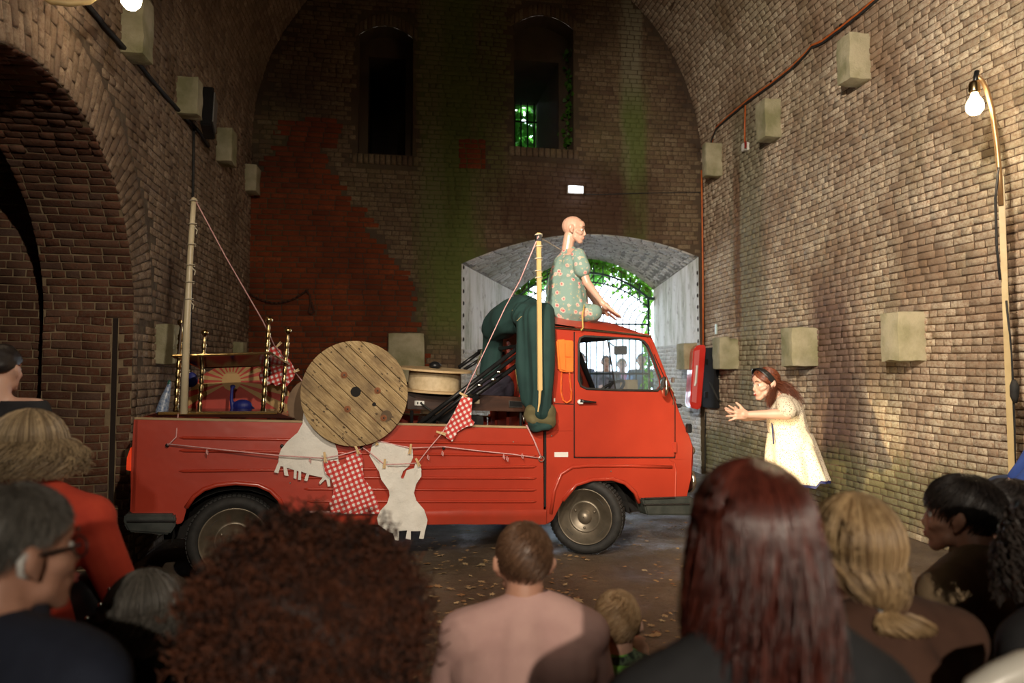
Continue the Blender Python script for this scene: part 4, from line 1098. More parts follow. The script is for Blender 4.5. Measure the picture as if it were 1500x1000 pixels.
def rand_leaf(p, s, rng=random):
    return Matrix.Translation(p) @ Matrix.Rotation(rng.uniform(0, 6.3), 4, 'Z') @ Matrix.Rotation(rng.uniform(1.0, 2.4), 4, 'X') @ Matrix.Scale(s, 4)
stuffv = MB(); rr = random.Random(3); cnt = 0
def ivy_pos():
    t = rr.random(); 
    if t < .72:
        x = EX0+(EX1-EX0)*rr.random(); u = (x-EX0)/(EX1-EX0)
        dep = (.14+.20*max(0, u-.35)+.10*rr.random())*abs(rr.gauss(0, .8))+.0
        return Vector((x, EY+rr.uniform(.02, .25), inner_z(x)-dep+.05))
    if t < .87: return Vector((EX0+abs(rr.gauss(0, .09)), EY+rr.uniform(.02, .25), rr.uniform(2.0, ez_l)))
    return Vector((EX1-abs(rr.gauss(0, .07)), EY+rr.uniform(.02, .25), rr.uniform(.6, ez_r)))
for k in range(1500):
    p = ivy_pos(); M = rand_leaf(p, rr.uniform(.05, .12), rr)
    if k < 290:
        o = bpy.data.objects.new('leaf', ivy5); COL.objects.link(o); o.parent = ivy; o.matrix_parent_inverse = iM; o.matrix_basis = M
    else:
        stuffv.add([M @ v.co for v in ivy5.vertices], [tuple(f.vertices) for f in ivy5.polygons])
stuffv.build('foliage', M_ivy, ivy, fix=False, kind='stuff')
for k in range(4):
    MB().tube([(EX0+(EX1-EX0)*j/12, EY+.08+.02*k, inner_z(EX0+(EX1-EX0)*j/12)-.05-.05*k*rr.random()) for j in range(13)], .008, 5).build('vine', M_rust, ivy)
# bush close behind the right slit window
bush = empty('leafy_tree', (2.0, 13.2, 0), 0, 'green leafy tree crown seen through the bars of the slit window', 'tree')
bm_ = MB(); 
for k in range(6500):
    p = Vector((W2[0]+rr.uniform(-1.3, 2.1), YB+2.3+abs(rr.gauss(0, .7)), W2[2]+rr.uniform(-1.6, 3.6)))
    M = rand_leaf(p, rr.uniform(.12, .22), rr); bm_.add([M @ v.co for v in ivy5.vertices], [tuple(f.vertices) for f in ivy5.polygons])
M_tree = leafmat('tree_leaf', (.03, .12, .012), (.07, .24, .03), .45)
bm_.build('crown', M_tree, bush, fix=False, kind='stuff')
bush.location = (2.2, 13.2, 0)
for c in bush.children: c.matrix_parent_inverse = Matrix.Translation(bush.location).inverted()
MB().tube([(1.2, 13.3, 0), (1.3, 13.3, 2.5), (2.1, 13.2, 5.5)], [.12, .10, .05], 10).build('trunk', M_rust, bush, smooth=True)
# ivy tendrils inside the slit window reveal
iv2 = empty('ivy', ((W2[0]+W2[1])/2, YB, W2[2]), 0, 'sparse dark ivy creeping on the reveal of the slit window', 'climbing plant'); i2 = Matrix.Translation(iv2.location).inverted()
for k in range(90):
    w = WIN[1]; p = Vector((w[1]-.01-abs(rr.gauss(0, .04)), YB+rr.uniform(.0, .4), rr.uniform(w[2]+.05, w[3]-.3)))
    o = bpy.data.objects.new('leaf', ivy5); COL.objects.link(o); o.parent = iv2; o.matrix_parent_inverse = i2; o.matrix_basis = rand_leaf(p, rr.uniform(.05, .09), rr)
# ================================================================== load on the truck
def reel_wood():
    m = NT('reel_plank_wood'); tc = m.n('ShaderNodeTexCoord'); cb = m.n('ShaderNodeCombineXYZ')
    for k, (dv, sc) in enumerate(((VD*math.cos(R(44))-Vector((0, 0, 1))*math.sin(R(44)), 1.6), (VD*math.sin(R(44))+Vector((0, 0, 1))*math.cos(R(44)), 16))):
        vm_ = m.n('ShaderNodeVectorMath', operation='DOT_PRODUCT'); m.l(tc.outputs['Object'], vm_.inputs[0]); vm_.inputs[1].default_value = dv*sc; m.l(vm_.outputs['Value'], cb.inputs[k])
    v = cb.outputs[0]
    c = m.ramp(m.noise(5, v, 6, .65), [(.3, (.20, .125, .055)), (.5, (.38, .26, .12)), (.68, (.52, .38, .20))])
    c = m.mix(m.ramp(m.noise(3.2, m.coord('Object'), 5, .6), [(.46, (0, 0, 0)), (.66, (.85, .85, .85))]), c, (.12, .075, .04))
    m.base(c); m.set(Roughness=.75); m.bump(m.noise(9, v, 6, .7), .7, .006); return m.m
M_reel = reel_wood()
M_reel2 = mat('reel_plywood', (.50, .34, .17), (.62, .44, .24), 4, .55, bump=.2)
M_cable = mat('wound_tan_cable', (.50, .38, .22), (.60, .47, .29), 30, .6)
M_rustb = mat('rusty_bolt', (.18, .06, .02), (.26, .10, .04), 30, .8)
M_knot = mat('dark_stain', (.07, .045, .025), (.12, .08, .045), 9, .85)
# large reel flange leaning on the side of the truck
def flange(center, rad, th, name, label, ang, nplanks, seed, parent_mat=M_reel, grp=None):
    root = empty(name, tuple(center), 0, label, 'cable reel', grp)
    ux = VD; uz = Vector((0, 0, 1)); rg = random.Random(seed)
    ca, sa = math.cos(ang), math.sin(ang)
    w = 2*rad/nplanks
    for k in range(nplanks):
        v0, v1 = -rad+w*k+.0022, -rad+w*(k+1)-.0022
        def half(v): return math.sqrt(max(rad*rad-v*v, 0))
        vs = [v0+(v1-v0)*j/8 for j in range(9)]
        out = [(half(v), v) for v in vs]+[(-half(v), v) for v in reversed(vs)]
        # clear the axle hole
        d = rg.uniform(-.003, .003)
        def T(u, v, dd): return center+ux*(u*ca+v*sa)+uz*(-u*sa+v*ca)-VN*(dd)
        mb = MB(); mb.prism(out, -th/2, th/2+d, T); mb.build('plank', parent_mat, root, bevel=.0025)
    def Tp(x, y, dd=0): return V(x, y, 0)-VN*(0)+VN*0
    return root, T
rc_ = V(520, 576, -.085); rrad = (V(520+76.5, 576, -.085)-rc_).length
reel, RT_ = flange(rc_, rrad, .045, 'cable_reel', 'round weathered plank end of a large cable reel leaning on the truck side', R(44), 9, 4)
bk = rc_+VN*.02
fq_ = Matrix.Translation(rc_-VN*.0255) @ (VN*-1).to_track_quat('Z', 'Y').to_matrix().to_4x4()
def disc(px, py, r, m, name, h=.004, n=20):
    c = V(px, py, -.1085); M = Matrix.Translation(c) @ (VN*-1).to_track_quat('Z', 'Y').to_matrix().to_4x4()
    return MB().lathe([(r, 0), (r, h), (r*.8, h*1.3), (0, h*1.3)], M, n).build(name, m, reel)
disc(521, 573.5, .036, M_black, 'axle_hole', .002)
disc(548, 592, .014, M_black, 'bolt_hole', .002)
for x, y in ((504, 549), (553, 572), (509, 599), (562, 612)):
    disc(x, y, .024, M_rustb, 'washer_stain', .0015); disc(x, y, .016, M_rustb, 'bolt', .006); disc(x, y, .006, M_blk, 'bolt_tip', .012)
rg = random.Random(9)
for k in range(54):     # nail dimples round the rim and across
    th = rg.uniform(0, 6.28); r_ = rrad*(rg.uniform(.84, .92) if k % 3 else rg.uniform(.55, .8)); c = rc_+VD*r_*math.cos(th)+Vector((0, 0, r_*math.sin(th)))-VN*.0245
    MB().box(c, (rg.uniform(.008, .02), .003, rg.uniform(.005, .010)), Matrix.Rotation(math.atan2(VD.y, VD.x), 3, 'Z')@Matrix.Rotation(R(44), 3, 'Y')).build('nail_dent', M_knot, reel)
disc(566, 609, .04, M_knot, 'dark_knot', .0010)
# plain board behind it in the bed
rb_ = MB(); c2 = V(462, 592, .25); M2 = Matrix.Translation(c2) @ (VN*-1).to_track_quat('Z', 'Y').to_matrix().to_4x4()
o = rb_.lathe([(.20, 0), (.20, .03), (0, .03)], M2, 30).build('round_board', mat('brown_board', (.16, .10, .06), (.22, .14, .08), 7, .8), None, bevel=.004)
tag(o, 'brown round board half hidden behind the large cable reel', 'board')
# small reel lying flat on the sideboard
sc_ = V(636, 556, .50); sr = (V(636+53, 556, .50)-sc_).length
tilt = Matrix.Rotation(R(3), 4, VN) @ Matrix.Rotation(R(4), 4, VD)
Ms = Matrix.Translation(sc_) @ tilt
zt = V(636, 541, .5).z-sc_.z; zbm = V(636, 571, .5).z-sc_.z
reel2 = empty('cable_reel', tuple(sc_+Vector((0, 0, zbm))), 0, 'small plywood reel wound with tan cable lying flat on the dark sideboard', 'cable reel')
MB().lathe([(sr, zt-.008), (sr, zt+.008), (.03, zt+.010), (.03, zt-.01)], Ms, 40).build('top_flange', M_reel2, reel2)
MB().lathe([(sr*.96, zbm-.008), (sr*.96, zbm+.008), (.03, zbm+.008), (.03, zbm-.008)], Ms, 40).build('bottom_flange', M_reel2, reel2)
prof = []; nn = 26
for k in range(nn):
    z = zbm+.008+(zt-zbm-.016)*k/(nn-1); prof.append((sr*.69+.003*math.sin(k*math.pi), z)); prof.append((sr*.69-.004, z+.002))
MB().lathe(prof, Ms, 36).build('cable_winding', M_cable, reel2, smooth=True)
MB().ball(Ms @ Vector((0, .03, zt+.03)), (.05, .05, .035), None, 12, 8).build('hub_knob', M_blk, reel2, smooth=True)
# dark sideboard with sockets
M_side = mat('dark_teak_veneer', (.035, .014, .008), (.075, .030, .016), 3, .4, bump=.15, stretch=(1, 1, 9))
sbd = empty('sideboard', tuple(V(684, 606, .45)), 0, 'long dark teak box with a white socket plate lying across the truck bed', 'sideboard')
MB().prism(poly([(597, 573), (773, 582), (773, 603), (597, 599)], .40), .40, .80, VT).build('box_body', M_side, sbd, bevel=.004)
pl = MB().prism(poly([(607, 586.5), (621, 587), (621, 594), (607, 593.5)], .40), .385, .40, VT).build('socket_plate', M_white, sbd, bevel=.002)
for x in (611, 616.5): MB().prism(poly([(x, 588.5), (x+1.6, 588.5), (x+1.6, 592), (x, 592)], .385), .381, .386, VT).build('socket', M_black, pl)
MB().prism(poly([(691, 584.5), (702, 585), (702, 591), (691, 590.5)], .40), .39, .40, VT).build('paper_label', mat('cream_label', (.62, .50, .32), rough=.7), sbd)
pk = MB().prism(poly([(746, 587), (765, 588), (765, 596.5), (746, 596)], .40), .39, .40, VT).build('inlet_plate', M_blk, sbd, bevel=.002)
MB().tube([V(746, 587, .388), V(765, 588, .388), V(765, 596.5, .388), V(746, 596, .388), V(746, 587, .388)], .003, 4).build('inlet_rim', M_scr, pk)
MB().tube([V(616, 590, .38), V(624, 596, .33), V(633, 603, .33), V(640, 612, .36)], .007, 6).build('plug_lead', M_rub, sbd, smooth=True)
for x, l in ((603, .45), (603, .75), (763, .45), (763, .75)):
    MB().tube([V(x, 601, l), VT(ab(x, 601, l)[0], .66, l)], .014, 8).build('leg', M_blk, sbd)
o = MB().tube([V(767, 608, .1), V(768, 621, .1)], .010, 8).build('steel_pin', M_chr, None, smooth=True); tag(o, 'short bright steel pin standing on the bed edge by the green trouser cuff', 'pin')
# black hinged tubes (folded frame)
fr = empty('folding_frame', tuple(V(640, 618, .2)), 0, 'folded frame of black steel tubes slanting up to the back of the cab', 'frame')
for (p, q, l, r_) in (((609, 624), (763, 506), .16, .018), ((617, 628), (768, 512), .16, .016), ((636, 622), (778, 520), .24, .020), ((645, 621), (700, 580), .22, .026)):
    MB().tube([V(*p, l), V(*q, l)], r_, 8).build('tube', M_blk, fr, smooth=True)
for (p, q, l, r_) in (((672, 538), (706, 513), 1.2, .018), ((680, 541), (712, 521), 1.2, .016), ((700, 514), (768, 506), 1.1, .015), ((712, 522), (765, 512), 1.1, .015)):
    MB().tube([V(*p, l), V(*q, l)], r_, 8).build('tube', M_blk, fr, smooth=True)
MB().tube([V(765, 506, .16), VT(*ab(765, 506, .16), 1.1)], .016, 8).build('cross_tube', M_blk, fr)
for x, y in ((703, 564), (731, 545), (723, 556)): MB().ball(V(x, y, .13), (.022, .014, .014), None, 8, 6).build('rivet', M_chr, fr)
MB().tube([V(639, 618, .16), V(655, 622, .16)], .012, 6).build('foot', M_chr, fr)
# olive straps hung over the tubes
M_olive = mat('olive_webbing', (.10, .09, .03), (.15, .13, .05), 20, .8)
osr = empty('webbing_straps', tuple(V(700, 545, .9)), 0, 'olive webbing straps looped over the black tubes behind the cab', 'strap')
for P in ([(706, 512), (700, 530), (698, 548), (703, 552), (708, 545), (711, 525), (714, 510)], [(716, 522), (720, 535), (712, 540), (716, 545), (724, 535), (727, 520)], [(727, 510), (729, 530), (734, 528)], [(765, 535), (764, 550), (768, 560)]):
    MB().tube([V(x, y, .95) for x, y in P], .020, 6, squash=.25).build('strap', M_olive, osr, smooth=True)
MB().tube([V(x, y, .7) for x, y in ((754, 532), (757, 550), (760, 575), (762, 583))], .008, 5).build('cord', mat('yellow_cord', (.32, .24, .08), rough=.8), osr, smooth=True)
# clutter on the bed floor
M_dk = mat('dark_cloth', (.02, .018, .03), (.04, .03, .05), 8, .9)
bg_ = fuse('tool_bag', [('e', V(715, 575, .8), (.16, .1, .12)), ('e', V(735, 570, .85), (.12, .1, .15))], M_dk, None, .02, 3); tag(bg_, 'dark blue cloth bag standing behind the sideboard', 'bag')
tb = MB().box(V(660, 618, .35), (.5, .18, .10), Matrix.Rotation(math.atan2(VD.y, VD.x), 3, 'Z')).build('tool_case', M_blk, None, bevel=.01); tag(tb, 'low black case lying on the bed under the sideboard', 'case')
# wooden stick with tape
M_stick = mat('pale_wooden_batten', (.55, .36, .14), (.66, .46, .20), 5, .5, bump=.2, stretch=(3, 3, .4))
stk = empty('wooden_batten', tuple(V(791, 600, -.12)), 0, 'tall pale wooden batten standing against the green trousers with twine round its top', 'batten')
t0, t1 = V(789, 341, -.20), V(791, 572, -.22)
MB().box((t0+t1)/2, (.034, .024, (t0-t1).length), (t0-t1).to_track_quat('Z', 'Y').to_matrix()).build('stick', M_stick, stk, bevel=.004)
MB().tube([V(791, 570, -.22), V(790, 590, -.22), V(788, 603, -.22)], [.012, .008, .004], 6).build('tip', M_stick, stk)
MB().box(V(789, 349, -.20), (.044, .034, .045)).build('black_tape', M_blk, stk)
M_twine = mat('twine', (.55, .48, .36), (.65, .58, .45), 40, .8)
M_pink = mat('pink_rope', (.62, .30, .30), (.74, .45, .43), 60, .8)
for y in (345, 362, 380, 398, 408):
    c = V(789, y, -.20); MB().tube([c+Vector((.026*math.cos(a), .022*math.sin(a), .01*a/6)) for a in [k*.6 for k in range(12)]], .005, 5).build('binding', M_twine, stk)
MB().tube([V(789, 347, -.22), V(815, 362, .25), V(832, 372, .40)], .005, 5).build('guy_line', M_twine, stk)

# brass trolley; posts lean with the truck bed
ZN = lambda x, y, l: V(x, y, l)
tro = empty('drinks_trolley', tuple(V(330, 606, .35)), 0, 'two-tier brass trolley with turned posts and dark shelves at the tail of the truck', 'trolley')
M_shelf = mat('dark_glossy_shelf', (.035, .008, .006), (.05, .012, .008), 5, .12)
posts = [((266, 470), (257, 603), .12), ((300, 485), (292, 607), .62), ((394, 466), (385, 604), .12), ((422, 482), (412, 608), .62)]
def turned(p1, p0, root, m):
    d = p1-p0; L = d.length; M = Matrix.Translation(p0) @ d.to_track_quat('Z', 'Y').to_matrix().to_4x4()
    pr = [(.012, 0), (.020, .01)]
    for k in range(1, 9):
        z = L*k/9*.92; pr += [(.013, z-.022), (.020, z-.010), (.015, z), (.020, z+.010), (.013, z+.022)]
    pr += [(.010, L*.93), (.012, L*.945), (.024, L*.965), (.028, L*.985), (.024, L*1.005), (.010, L*1.02), (0, L*1.025)]
    return MB().lathe(pr, M, 14).build('post', m, root, smooth=True)
for (t, b, l) in posts: turned(V(*t, l), V(*b, l), tro, M_brass)
def tray(ptsl, th, name):
    P = [V(x, y, l) for x, y, l in ptsl]
    mb = MB(); mb.add([p+Vector((0, 0, th/2)) for p in P]+[p-Vector((0, 0, th/2)) for p in P], [(0, 1, 2, 3), (7, 6, 5, 4), (0, 4, 5, 1), (1, 5, 6, 2), (2, 6, 7, 3), (3, 7, 4, 0)])
    s = mb.build(name, M_shelf, tro, bevel=.003)
    MB().tube(P+[P[0]], .011, 6).build('brass_rim', M_brass, s)
    return s
tray([(253, 521, .10), (396, 517, .10), (424, 533, .64), (293, 538, .64)], .012, 'shelf')
tray([(232, 605, .05), (405, 604, .05), (434, 614, .64), (285, 613, .64)], .02, 'shelf')
MB().prism(poly([(214, 609), (236, 603), (405, 604), (433, 613)], .06), .06, .64, VT).build('base', M_shelf, tro, bevel=.004)
# tall mast
mst = empty('mast_pole', tuple(V(269, 606, .05)), 0, 'tall pale pole tied to the trolley with twine, rising above the other posts', 'pole')
MB().tube([V(284, 290, .08), V(279, 370, .08), V(274, 470, .07), V(269, 606, .05)], [.016, .020, .023, .026], 10).build('pole', mat('pale_bamboo', (.62, .52, .34), (.74, .64, .44), 6, .35), mst, smooth=True)
for k, y in enumerate((296, 330, 360, 390, 415, 440, 545)):
    x = 284-(y-290)*15/316; c = V(x, y, .07); MB().tube([c+Vector((.026*math.cos(a), .026*math.sin(a), .012*a/6)) for a in [j*.6 for j in range(13)]], .004, 5).build('binding', M_twine, mst)
    if k % 2: MB().tube([c, c+VD*.03+Vector((0, 0, -.03)), c+VD*.025+Vector((0, 0, -.06))], .004, 5).build('loose_end', M_twine, mst)
MB().tube([V(284, 288, .08), V(281, 360, .1), V(270, 440, .1), V(262, 520, .1)], .006, 5).build('stay_line', mat('dull_twine', (.25, .18, .14), rough=.8), mst, smooth=True)
# sunburst board
M_sr = mat('board_red', (.46, .035, .015), (.54, .045, .02), 6, .55); M_sy = mat('board_ochre', (.48, .28, .09), (.56, .34, .12), 6, .55)
sun = empty('sunburst_board', tuple(V(350, 606, 1.1)), 0, 'round-topped red board painted with an ochre rising sun and its rays', 'painted board')
SL = 1.1
outl = [(268, 606)]+[(350-82*math.cos(R(180*k/20)), 606-74*math.sin(R(180*k/20))) for k in range(1, 20)]+[(431, 606)]
MB().prism(poly(outl, SL), SL, SL+.015, VT).build('board', M_sr, sun)
cx_, cy_ = 339, 558
for k in range(15):
    a = R(-27+k*16.6); w = R(4.6)
    def edge(an):
        for r_ in range(8, 130):
            x, y = cx_+r_*math.cos(an), cy_-r_*math.sin(an)
            if ((x-350)/81)**2+((606-y)/73)**2 > 1 or y > 605: return (x, y)
        return (x, y)
    tri = [(cx_+9*math.cos(a-w), cy_-9*math.sin(a-w)), edge(a-w), edge(a+w), (cx_+9*math.cos(a+w), cy_-9*math.sin(a+w))]
    MB().prism(poly(tri, SL), SL-.004, SL, VT).build('ray', M_sy, sun)
MB().prism(poly([(cx_+14*math.cos(t*.4), cy_-14*math.sin(t*.4)) for t in range(16)], SL), SL-.008, SL, VT).build('sun_disc', M_sy, sun)
M_blue = mat('cobalt_velvet', (.01, .015, .16), (.02, .03, .24), 12, .5)
pc = empty('bird_figure', tuple(V(350, 606, .8)), 0, 'dark blue long-necked bird figure before the sunburst board', 'figurine')
fuse('body', [('e', V(355, 594, .8), (.075, .05, .05)), ('c', V(362, 596, .8), V(371, 598, .8), .03, .012), ('c', V(341, 600, .8), V(339, 585, .8), .018, .014), ('c', V(339, 585, .8), V(340, 568, .8), .014, .013), ('e', V(341, 566, .8), (.022, .016, .016)), ('c', V(341, 600, .8), V(350, 602, .8), .02, .02)], M_blue, pc, .006, 3)
# fish-like figure and blue plate at the tail
M_scale = mat('blue_white_glaze', (.10, .16, .30), (.45, .50, .58), 60, .3)
fg = empty('ceramic_figure', tuple(V(238, 606, .3)), 0, 'blue and white glazed slender figure leaning at the tail end beside the tall pole', 'figurine')
fuse('body', [('c', V(237, 602, .3), V(243, 580, .3), .042, .030), ('c', V(243, 580, .3), V(249, 560, .3), .028, .012)], M_scale, fg, .006, 2)
MB().ball(V(248, 562, .3), (.014, .014, .03), None, 8, 6).build('green_top', mat('green_glaze', (.02, .10, .08), rough=.3), fg, smooth=True)
o = MB().ball(V(280, 556, .9), (.05, .02, .06), None, 16, 10).build('blue_plate', M_blue, None, smooth=True); tag(o, 'small dark blue plate behind the brass trolley posts', 'plate')

# ---- washing and clothes line
def fabric(name, kind):
    m = NT(name)
    if kind == 'gingham':
        uv = m.n('ShaderNodeUVMap'); sp = m.n('ShaderNodeSeparateXYZ'); m.l(uv.outputs[0], sp.inputs[0])
        sx = m.math('LESS_THAN', m.math('FRACT', m.math('MULTIPLY', sp.outputs[0], 28.0)), .5)
        sy = m.math('LESS_THAN', m.math('FRACT', m.math('MULTIPLY', sp.outputs[1], 28.0)), .5)
        f = m.math('MULTIPLY', m.math('ADD', sx, sy), .5)
        m.base(m.ramp(f, [(0, (.78, .74, .70)), (.5, (.60, .10, .09)), (1, (.50, .025, .02))]))
        m.t.nodes[-1].color_ramp.interpolation = 'LINEAR'
    else:
        m.base(m.ramp(m.noise(7, m.coord('Object'), 4), [(.3, (.66, .63, .57)), (.7, (.76, .73, .67))]))
    m.set(Roughness=.85); m.bump(m.noise(14, m.coord('Object'), 5, .6), .6, .02); return m.m
M_ging, M_calico = fabric('red_gingham', 'gingham'), fabric('white_calico', 'plain')
def cloth(name, pts, m, l, label, cat, ang=0.0, seed=0, grp=None):
    P = poly(pts, l); ax = [p[0] for p in P]; bx = [p[1] for p in P]
    bm = bmesh.new(); vs = [bm.verts.new((a, b, 0)) for a, b in P]; es = [bm.edges.new((vs[i], vs[(i+1) % len(vs)])) for i in range(len(vs))]
    bmesh.ops.triangle_fill(bm, use_beauty=True, edges=es)
    st = .022
    for k in range(int((max(ax)-min(ax))/st)+1):
        bmesh.ops.bisect_plane(bm, geom=bm.verts[:]+bm.edges[:]+bm.faces[:], plane_co=(min(ax)+k*st, 0, 0), plane_no=(1, 0, 0))
    for k in range(int((max(bx)-min(bx))/st)+1):
        bmesh.ops.bisect_plane(bm, geom=bm.verts[:]+bm.edges[:]+bm.faces[:], plane_co=(0, min(bx)+k*st, 0), plane_no=(0, 1, 0))
    uvl = bm.loops.layers.uv.new('UVMap'); ca, sa = math.cos(ang), math.sin(ang)
    for f in bm.faces:
        for lp in f.loops: lp[uvl].uv = (lp.vert.co.x*ca+lp.vert.co.y*sa, -lp.vert.co.x*sa+lp.vert.co.y*ca)
    for v in bm.verts:
        a, b = v.co.x, v.co.y
        d = .022*noise.noise(Vector((a*7+seed, b*3.5, seed)))+.008*noise.noise(Vector((a*22, b*14, seed)))
        v.co = VT(a, b, l-.02+d)
    ret = bmesh.ops.solidify(bm, geom=bm.faces[:], thickness=.003)
    me = bpy.data.meshes.new(name); bm.to_mesh(me); bm.free()
    o = link(name, me, m, None, smooth=True); me.set_sharp_from_angle(angle=R(50))
    return tag(o, label, cat, grp)
cloth('white_petticoat', [(445, 598), (443, 620), (436, 633), (421, 646), (412, 657), (408.5, 666), (407.7, 676), (401.8, 690), (407.7, 691.5), (411, 681), (415, 682), (416.5, 694.6), (422.6, 695.7), (420, 683.6), (430.8, 687), (430, 699), (434, 700), (434.7, 688), (437.4, 689), (436.3, 701), (440.7, 701.6), (441, 689), (448.8, 692), (445.5, 702), (450, 703), (452.8, 693.5), (472.7, 698), (467, 705.5), (468.6, 708), (475.9, 701), (478, 702), (479.6, 711), (483.6, 710.6), (482.5, 701), (495.7, 690), (495.7, 677), (494.6, 661), (489, 646), (478, 625), (462, 600)], M_calico, -.012, 'white calico petticoat shape with fringed hem hanging left of the gingham dress', 'garment', seed=1)
cloth('gingham_dress', [(473, 675), (487, 673.7), (495.7, 676), (502, 681), (505.6, 677), (506.7, 668), (514, 662.7), (523, 659), (527.6, 659.4), (531, 672.6), (531, 688), (533, 701), (545, 716.6), (552.8, 734), (559.4, 758), (554, 751.7), (538.6, 751.7), (510, 751.7), (484.7, 749.5), (482.5, 736), (488, 723), (488, 710), (484.7, 700), (476, 692)], M_ging, -.055, 'red and white gingham dress shape pegged by two shoulders to the clothes line', 'garment', ang=.35, seed=2)
cloth('white_briefs', [(545, 651), (554, 646), (575, 650.5), (596, 654), (604, 658), (604.5, 670), (599, 682), (590, 689), (586, 700), (562, 702), (552, 686), (541, 667)], M_calico, -.012, 'white calico briefs pegged on the upper clothes line under the big reel', 'garment', seed=3)
cloth('white_corset', [(557, 676), (563, 674), (566, 682), (574, 690), (584.7, 692), (587, 700), (590, 700), (594.6, 688), (605.6, 684.7), (607.8, 677), (612, 677), (616.6, 685.8), (616.6, 696.8), (609, 707.8), (605.6, 721), (609, 732), (620, 745), (625.4, 760.5), (622, 776), (620, 788), (613, 787), (615.5, 776), (601, 776), (601, 788.7), (593.5, 787), (595.7, 774.8), (583.6, 776), (583.6, 790), (578, 789), (574.8, 779), (567, 776), (554, 767), (551.7, 758), (557, 747), (567, 736), (570.4, 725), (569, 716.6), (557.9, 701), (554, 686)], M_calico, -.060, 'white calico corset shape with garter straps hanging in front of the ribbed panel', 'garment', seed=4)
cloth('gingham_stocking', [(676, 580), (684, 582), (690.4, 584), (689.5, 600), (688.8, 613.6), (694, 618.4), (692, 623), (682.4, 624.8), (669.6, 632), (661.6, 646.4), (655, 642), (647, 636), (653, 624), (660, 612), (668, 596)], M_ging, -.04, 'red gingham stocking shape pegged on the slanting pink line by the sideboard', 'garment', ang=.5, seed=5)
cloth('gingham_bra', [(392, 512), (402, 507), (412, 514), (414, 524), (423, 526), (428, 534), (433, 544), (430, 554), (420, 566), (412, 561), (404, 565), (399, 560), (392, 565), (386, 563), (381, 558), (379, 550), (384, 538), (392, 534)], M_ging, .70, 'red gingham bra shape pegged on the pink line behind the brass posts', 'garment', ang=.3, seed=6)
ln = empty('clothes_line', tuple(V(500, 660, -.05)), 0, 'thin pink line looped along the truck side and up to the mast and batten', 'line')
lw = .0045
def rope(pts, r=lw, name='line_run'): MB().tube([V(x, y, l) for x, y, l in pts], r, 5).build(name, M_pink, ln, smooth=True)
rope([(245, 650, -.03), (330, 659, -.05), (410, 667, -.07), (475, 671, -.085)])
rope([(475, 671, -.085), (500, 666, -.09), (525, 659, -.09), (530, 657, -.04)])
rope([(531, 655, -.04), (545, 665, -.05), (563, 680, -.085), (585, 679.5, -.085), (612, 678, -.085)])
rope([(612, 678, -.085), (628, 657, -.07), (647, 635, -.07), (665, 606, -.06), (678, 581, -.05)])
rope([(678, 581, -.05), (700, 535, .0), (740, 450, .02), (762, 410, -.10), (789, 345, -.22)])
rope([(530, 650, -.03), (556, 646, -.04), (600, 656, -.04), (650, 654, -.04)])
rope([(650, 654, -.04), (700, 660, -.02), (750, 665, -.02), (793, 671, -.02)])
rope([(771, 622, .0), (782, 644, -.02), (793, 671, -.02)], .006)
rope([(285, 291, .08), (330, 375, .1), (385, 470, .1), (402, 506, .5), (420, 530, .68), (434, 547, .68), (446, 562, .3)])
rope([(261, 606, .04), (258, 640, -.02), (246, 652, -.03)])
MB().tube([V(793+4*math.cos(a), 672+4*math.sin(a), -.02) for a in [k*.7 for k in range(10)]], .004, 5).build('line_ring', M_scr, ln)
for x, y in ((303, 660), (454, 672), (648, 662), (627, 668), (738, 667), (743, 670), (765, 666)):
    l0 = -.06; MB().tube([V(x, y-2, l0), V(x-1, y+3, l0), V(x+1, y+6, l0), V(x+1.5, y, l0)], .0035, 4).build('knot', M_pink, ln)
M_peg = mat('wooden_peg', (.62, .42, .20), (.72, .52, .28), 20, .6)
pegs = [((475, 662), (477, 677), -.10, 'wooden peg on the left shoulder of the gingham dress'), ((520, 652), (526, 665), -.10, 'wooden peg on the right shoulder of the gingham dress'), ((551, 645), (552.5, 652), -.05, 'wooden peg at the left waist of the white briefs'), ((602, 650), (600, 665), -.06, 'wooden peg at the right waist of the white briefs'), ((564, 672), (562.5, 686), -.10, 'wooden peg on the left strap of the white corset'), ((609, 671), (615, 683), -.10, 'wooden peg on the right strap of the white corset'), ((639, 632), (653, 636), -.09, 'wooden peg at the top of the gingham stocking beside the ribbed panel'), ((673, 575), (684, 581), -.07, 'wooden peg at the foot of the gingham stocking near the small reel'), ((405, 508), (412, 501), .66, 'wooden peg at the upper strap of the gingham bra'), ((430, 545), (438, 541), .66, 'wooden peg at the lower strap of the gingham bra')]
for k, (p, q, l, lab) in enumerate(pegs):
    a, b = V(*p, l), V(*q, l); d = (b-a).normalized(); s = d.cross(VN).normalized()
    r = empty('clothes_peg', tuple((a+b)/2), 0, lab, 'clothes peg', 'wooden pegs on the line')
    for sg in (-1, 1): MB().tube([a+s*sg*.003+VN*sg*.0, (a+b)/2+s*sg*.004, b+s*sg*.007], .0052, 6).build('prong', M_peg, r)
    MB().tube([(a+b)/2-s*.010, (a+b)/2+s*.010], .004, 5).build('spring', M_scr, r)
# cardboard box and dark box on the dashboard seen through the door glass
M_card = mat('cardboard', (.40, .26, .14), (.46, .31, .18), 6, .8)
db = ab(915, 572, .75)
o = MB().box(V(921, 566, .8), (.14, .10, .13), Matrix.Rotation(.15, 3, 'Z')).build('cardboard_box', M_card, None, bevel=.003); tag(o, 'small cardboard box on the dashboard behind the door glass', 'box')
o = MB().box(V(905, 566, .9), (.14, .12, .11), Matrix.Rotation(.15, 3, 'Z')).build('grey_box', mat('grey_card', (.12, .12, .15), rough=.7), None, bevel=.003); tag(o, 'dark grey box on the dashboard beside the cardboard box', 'box')
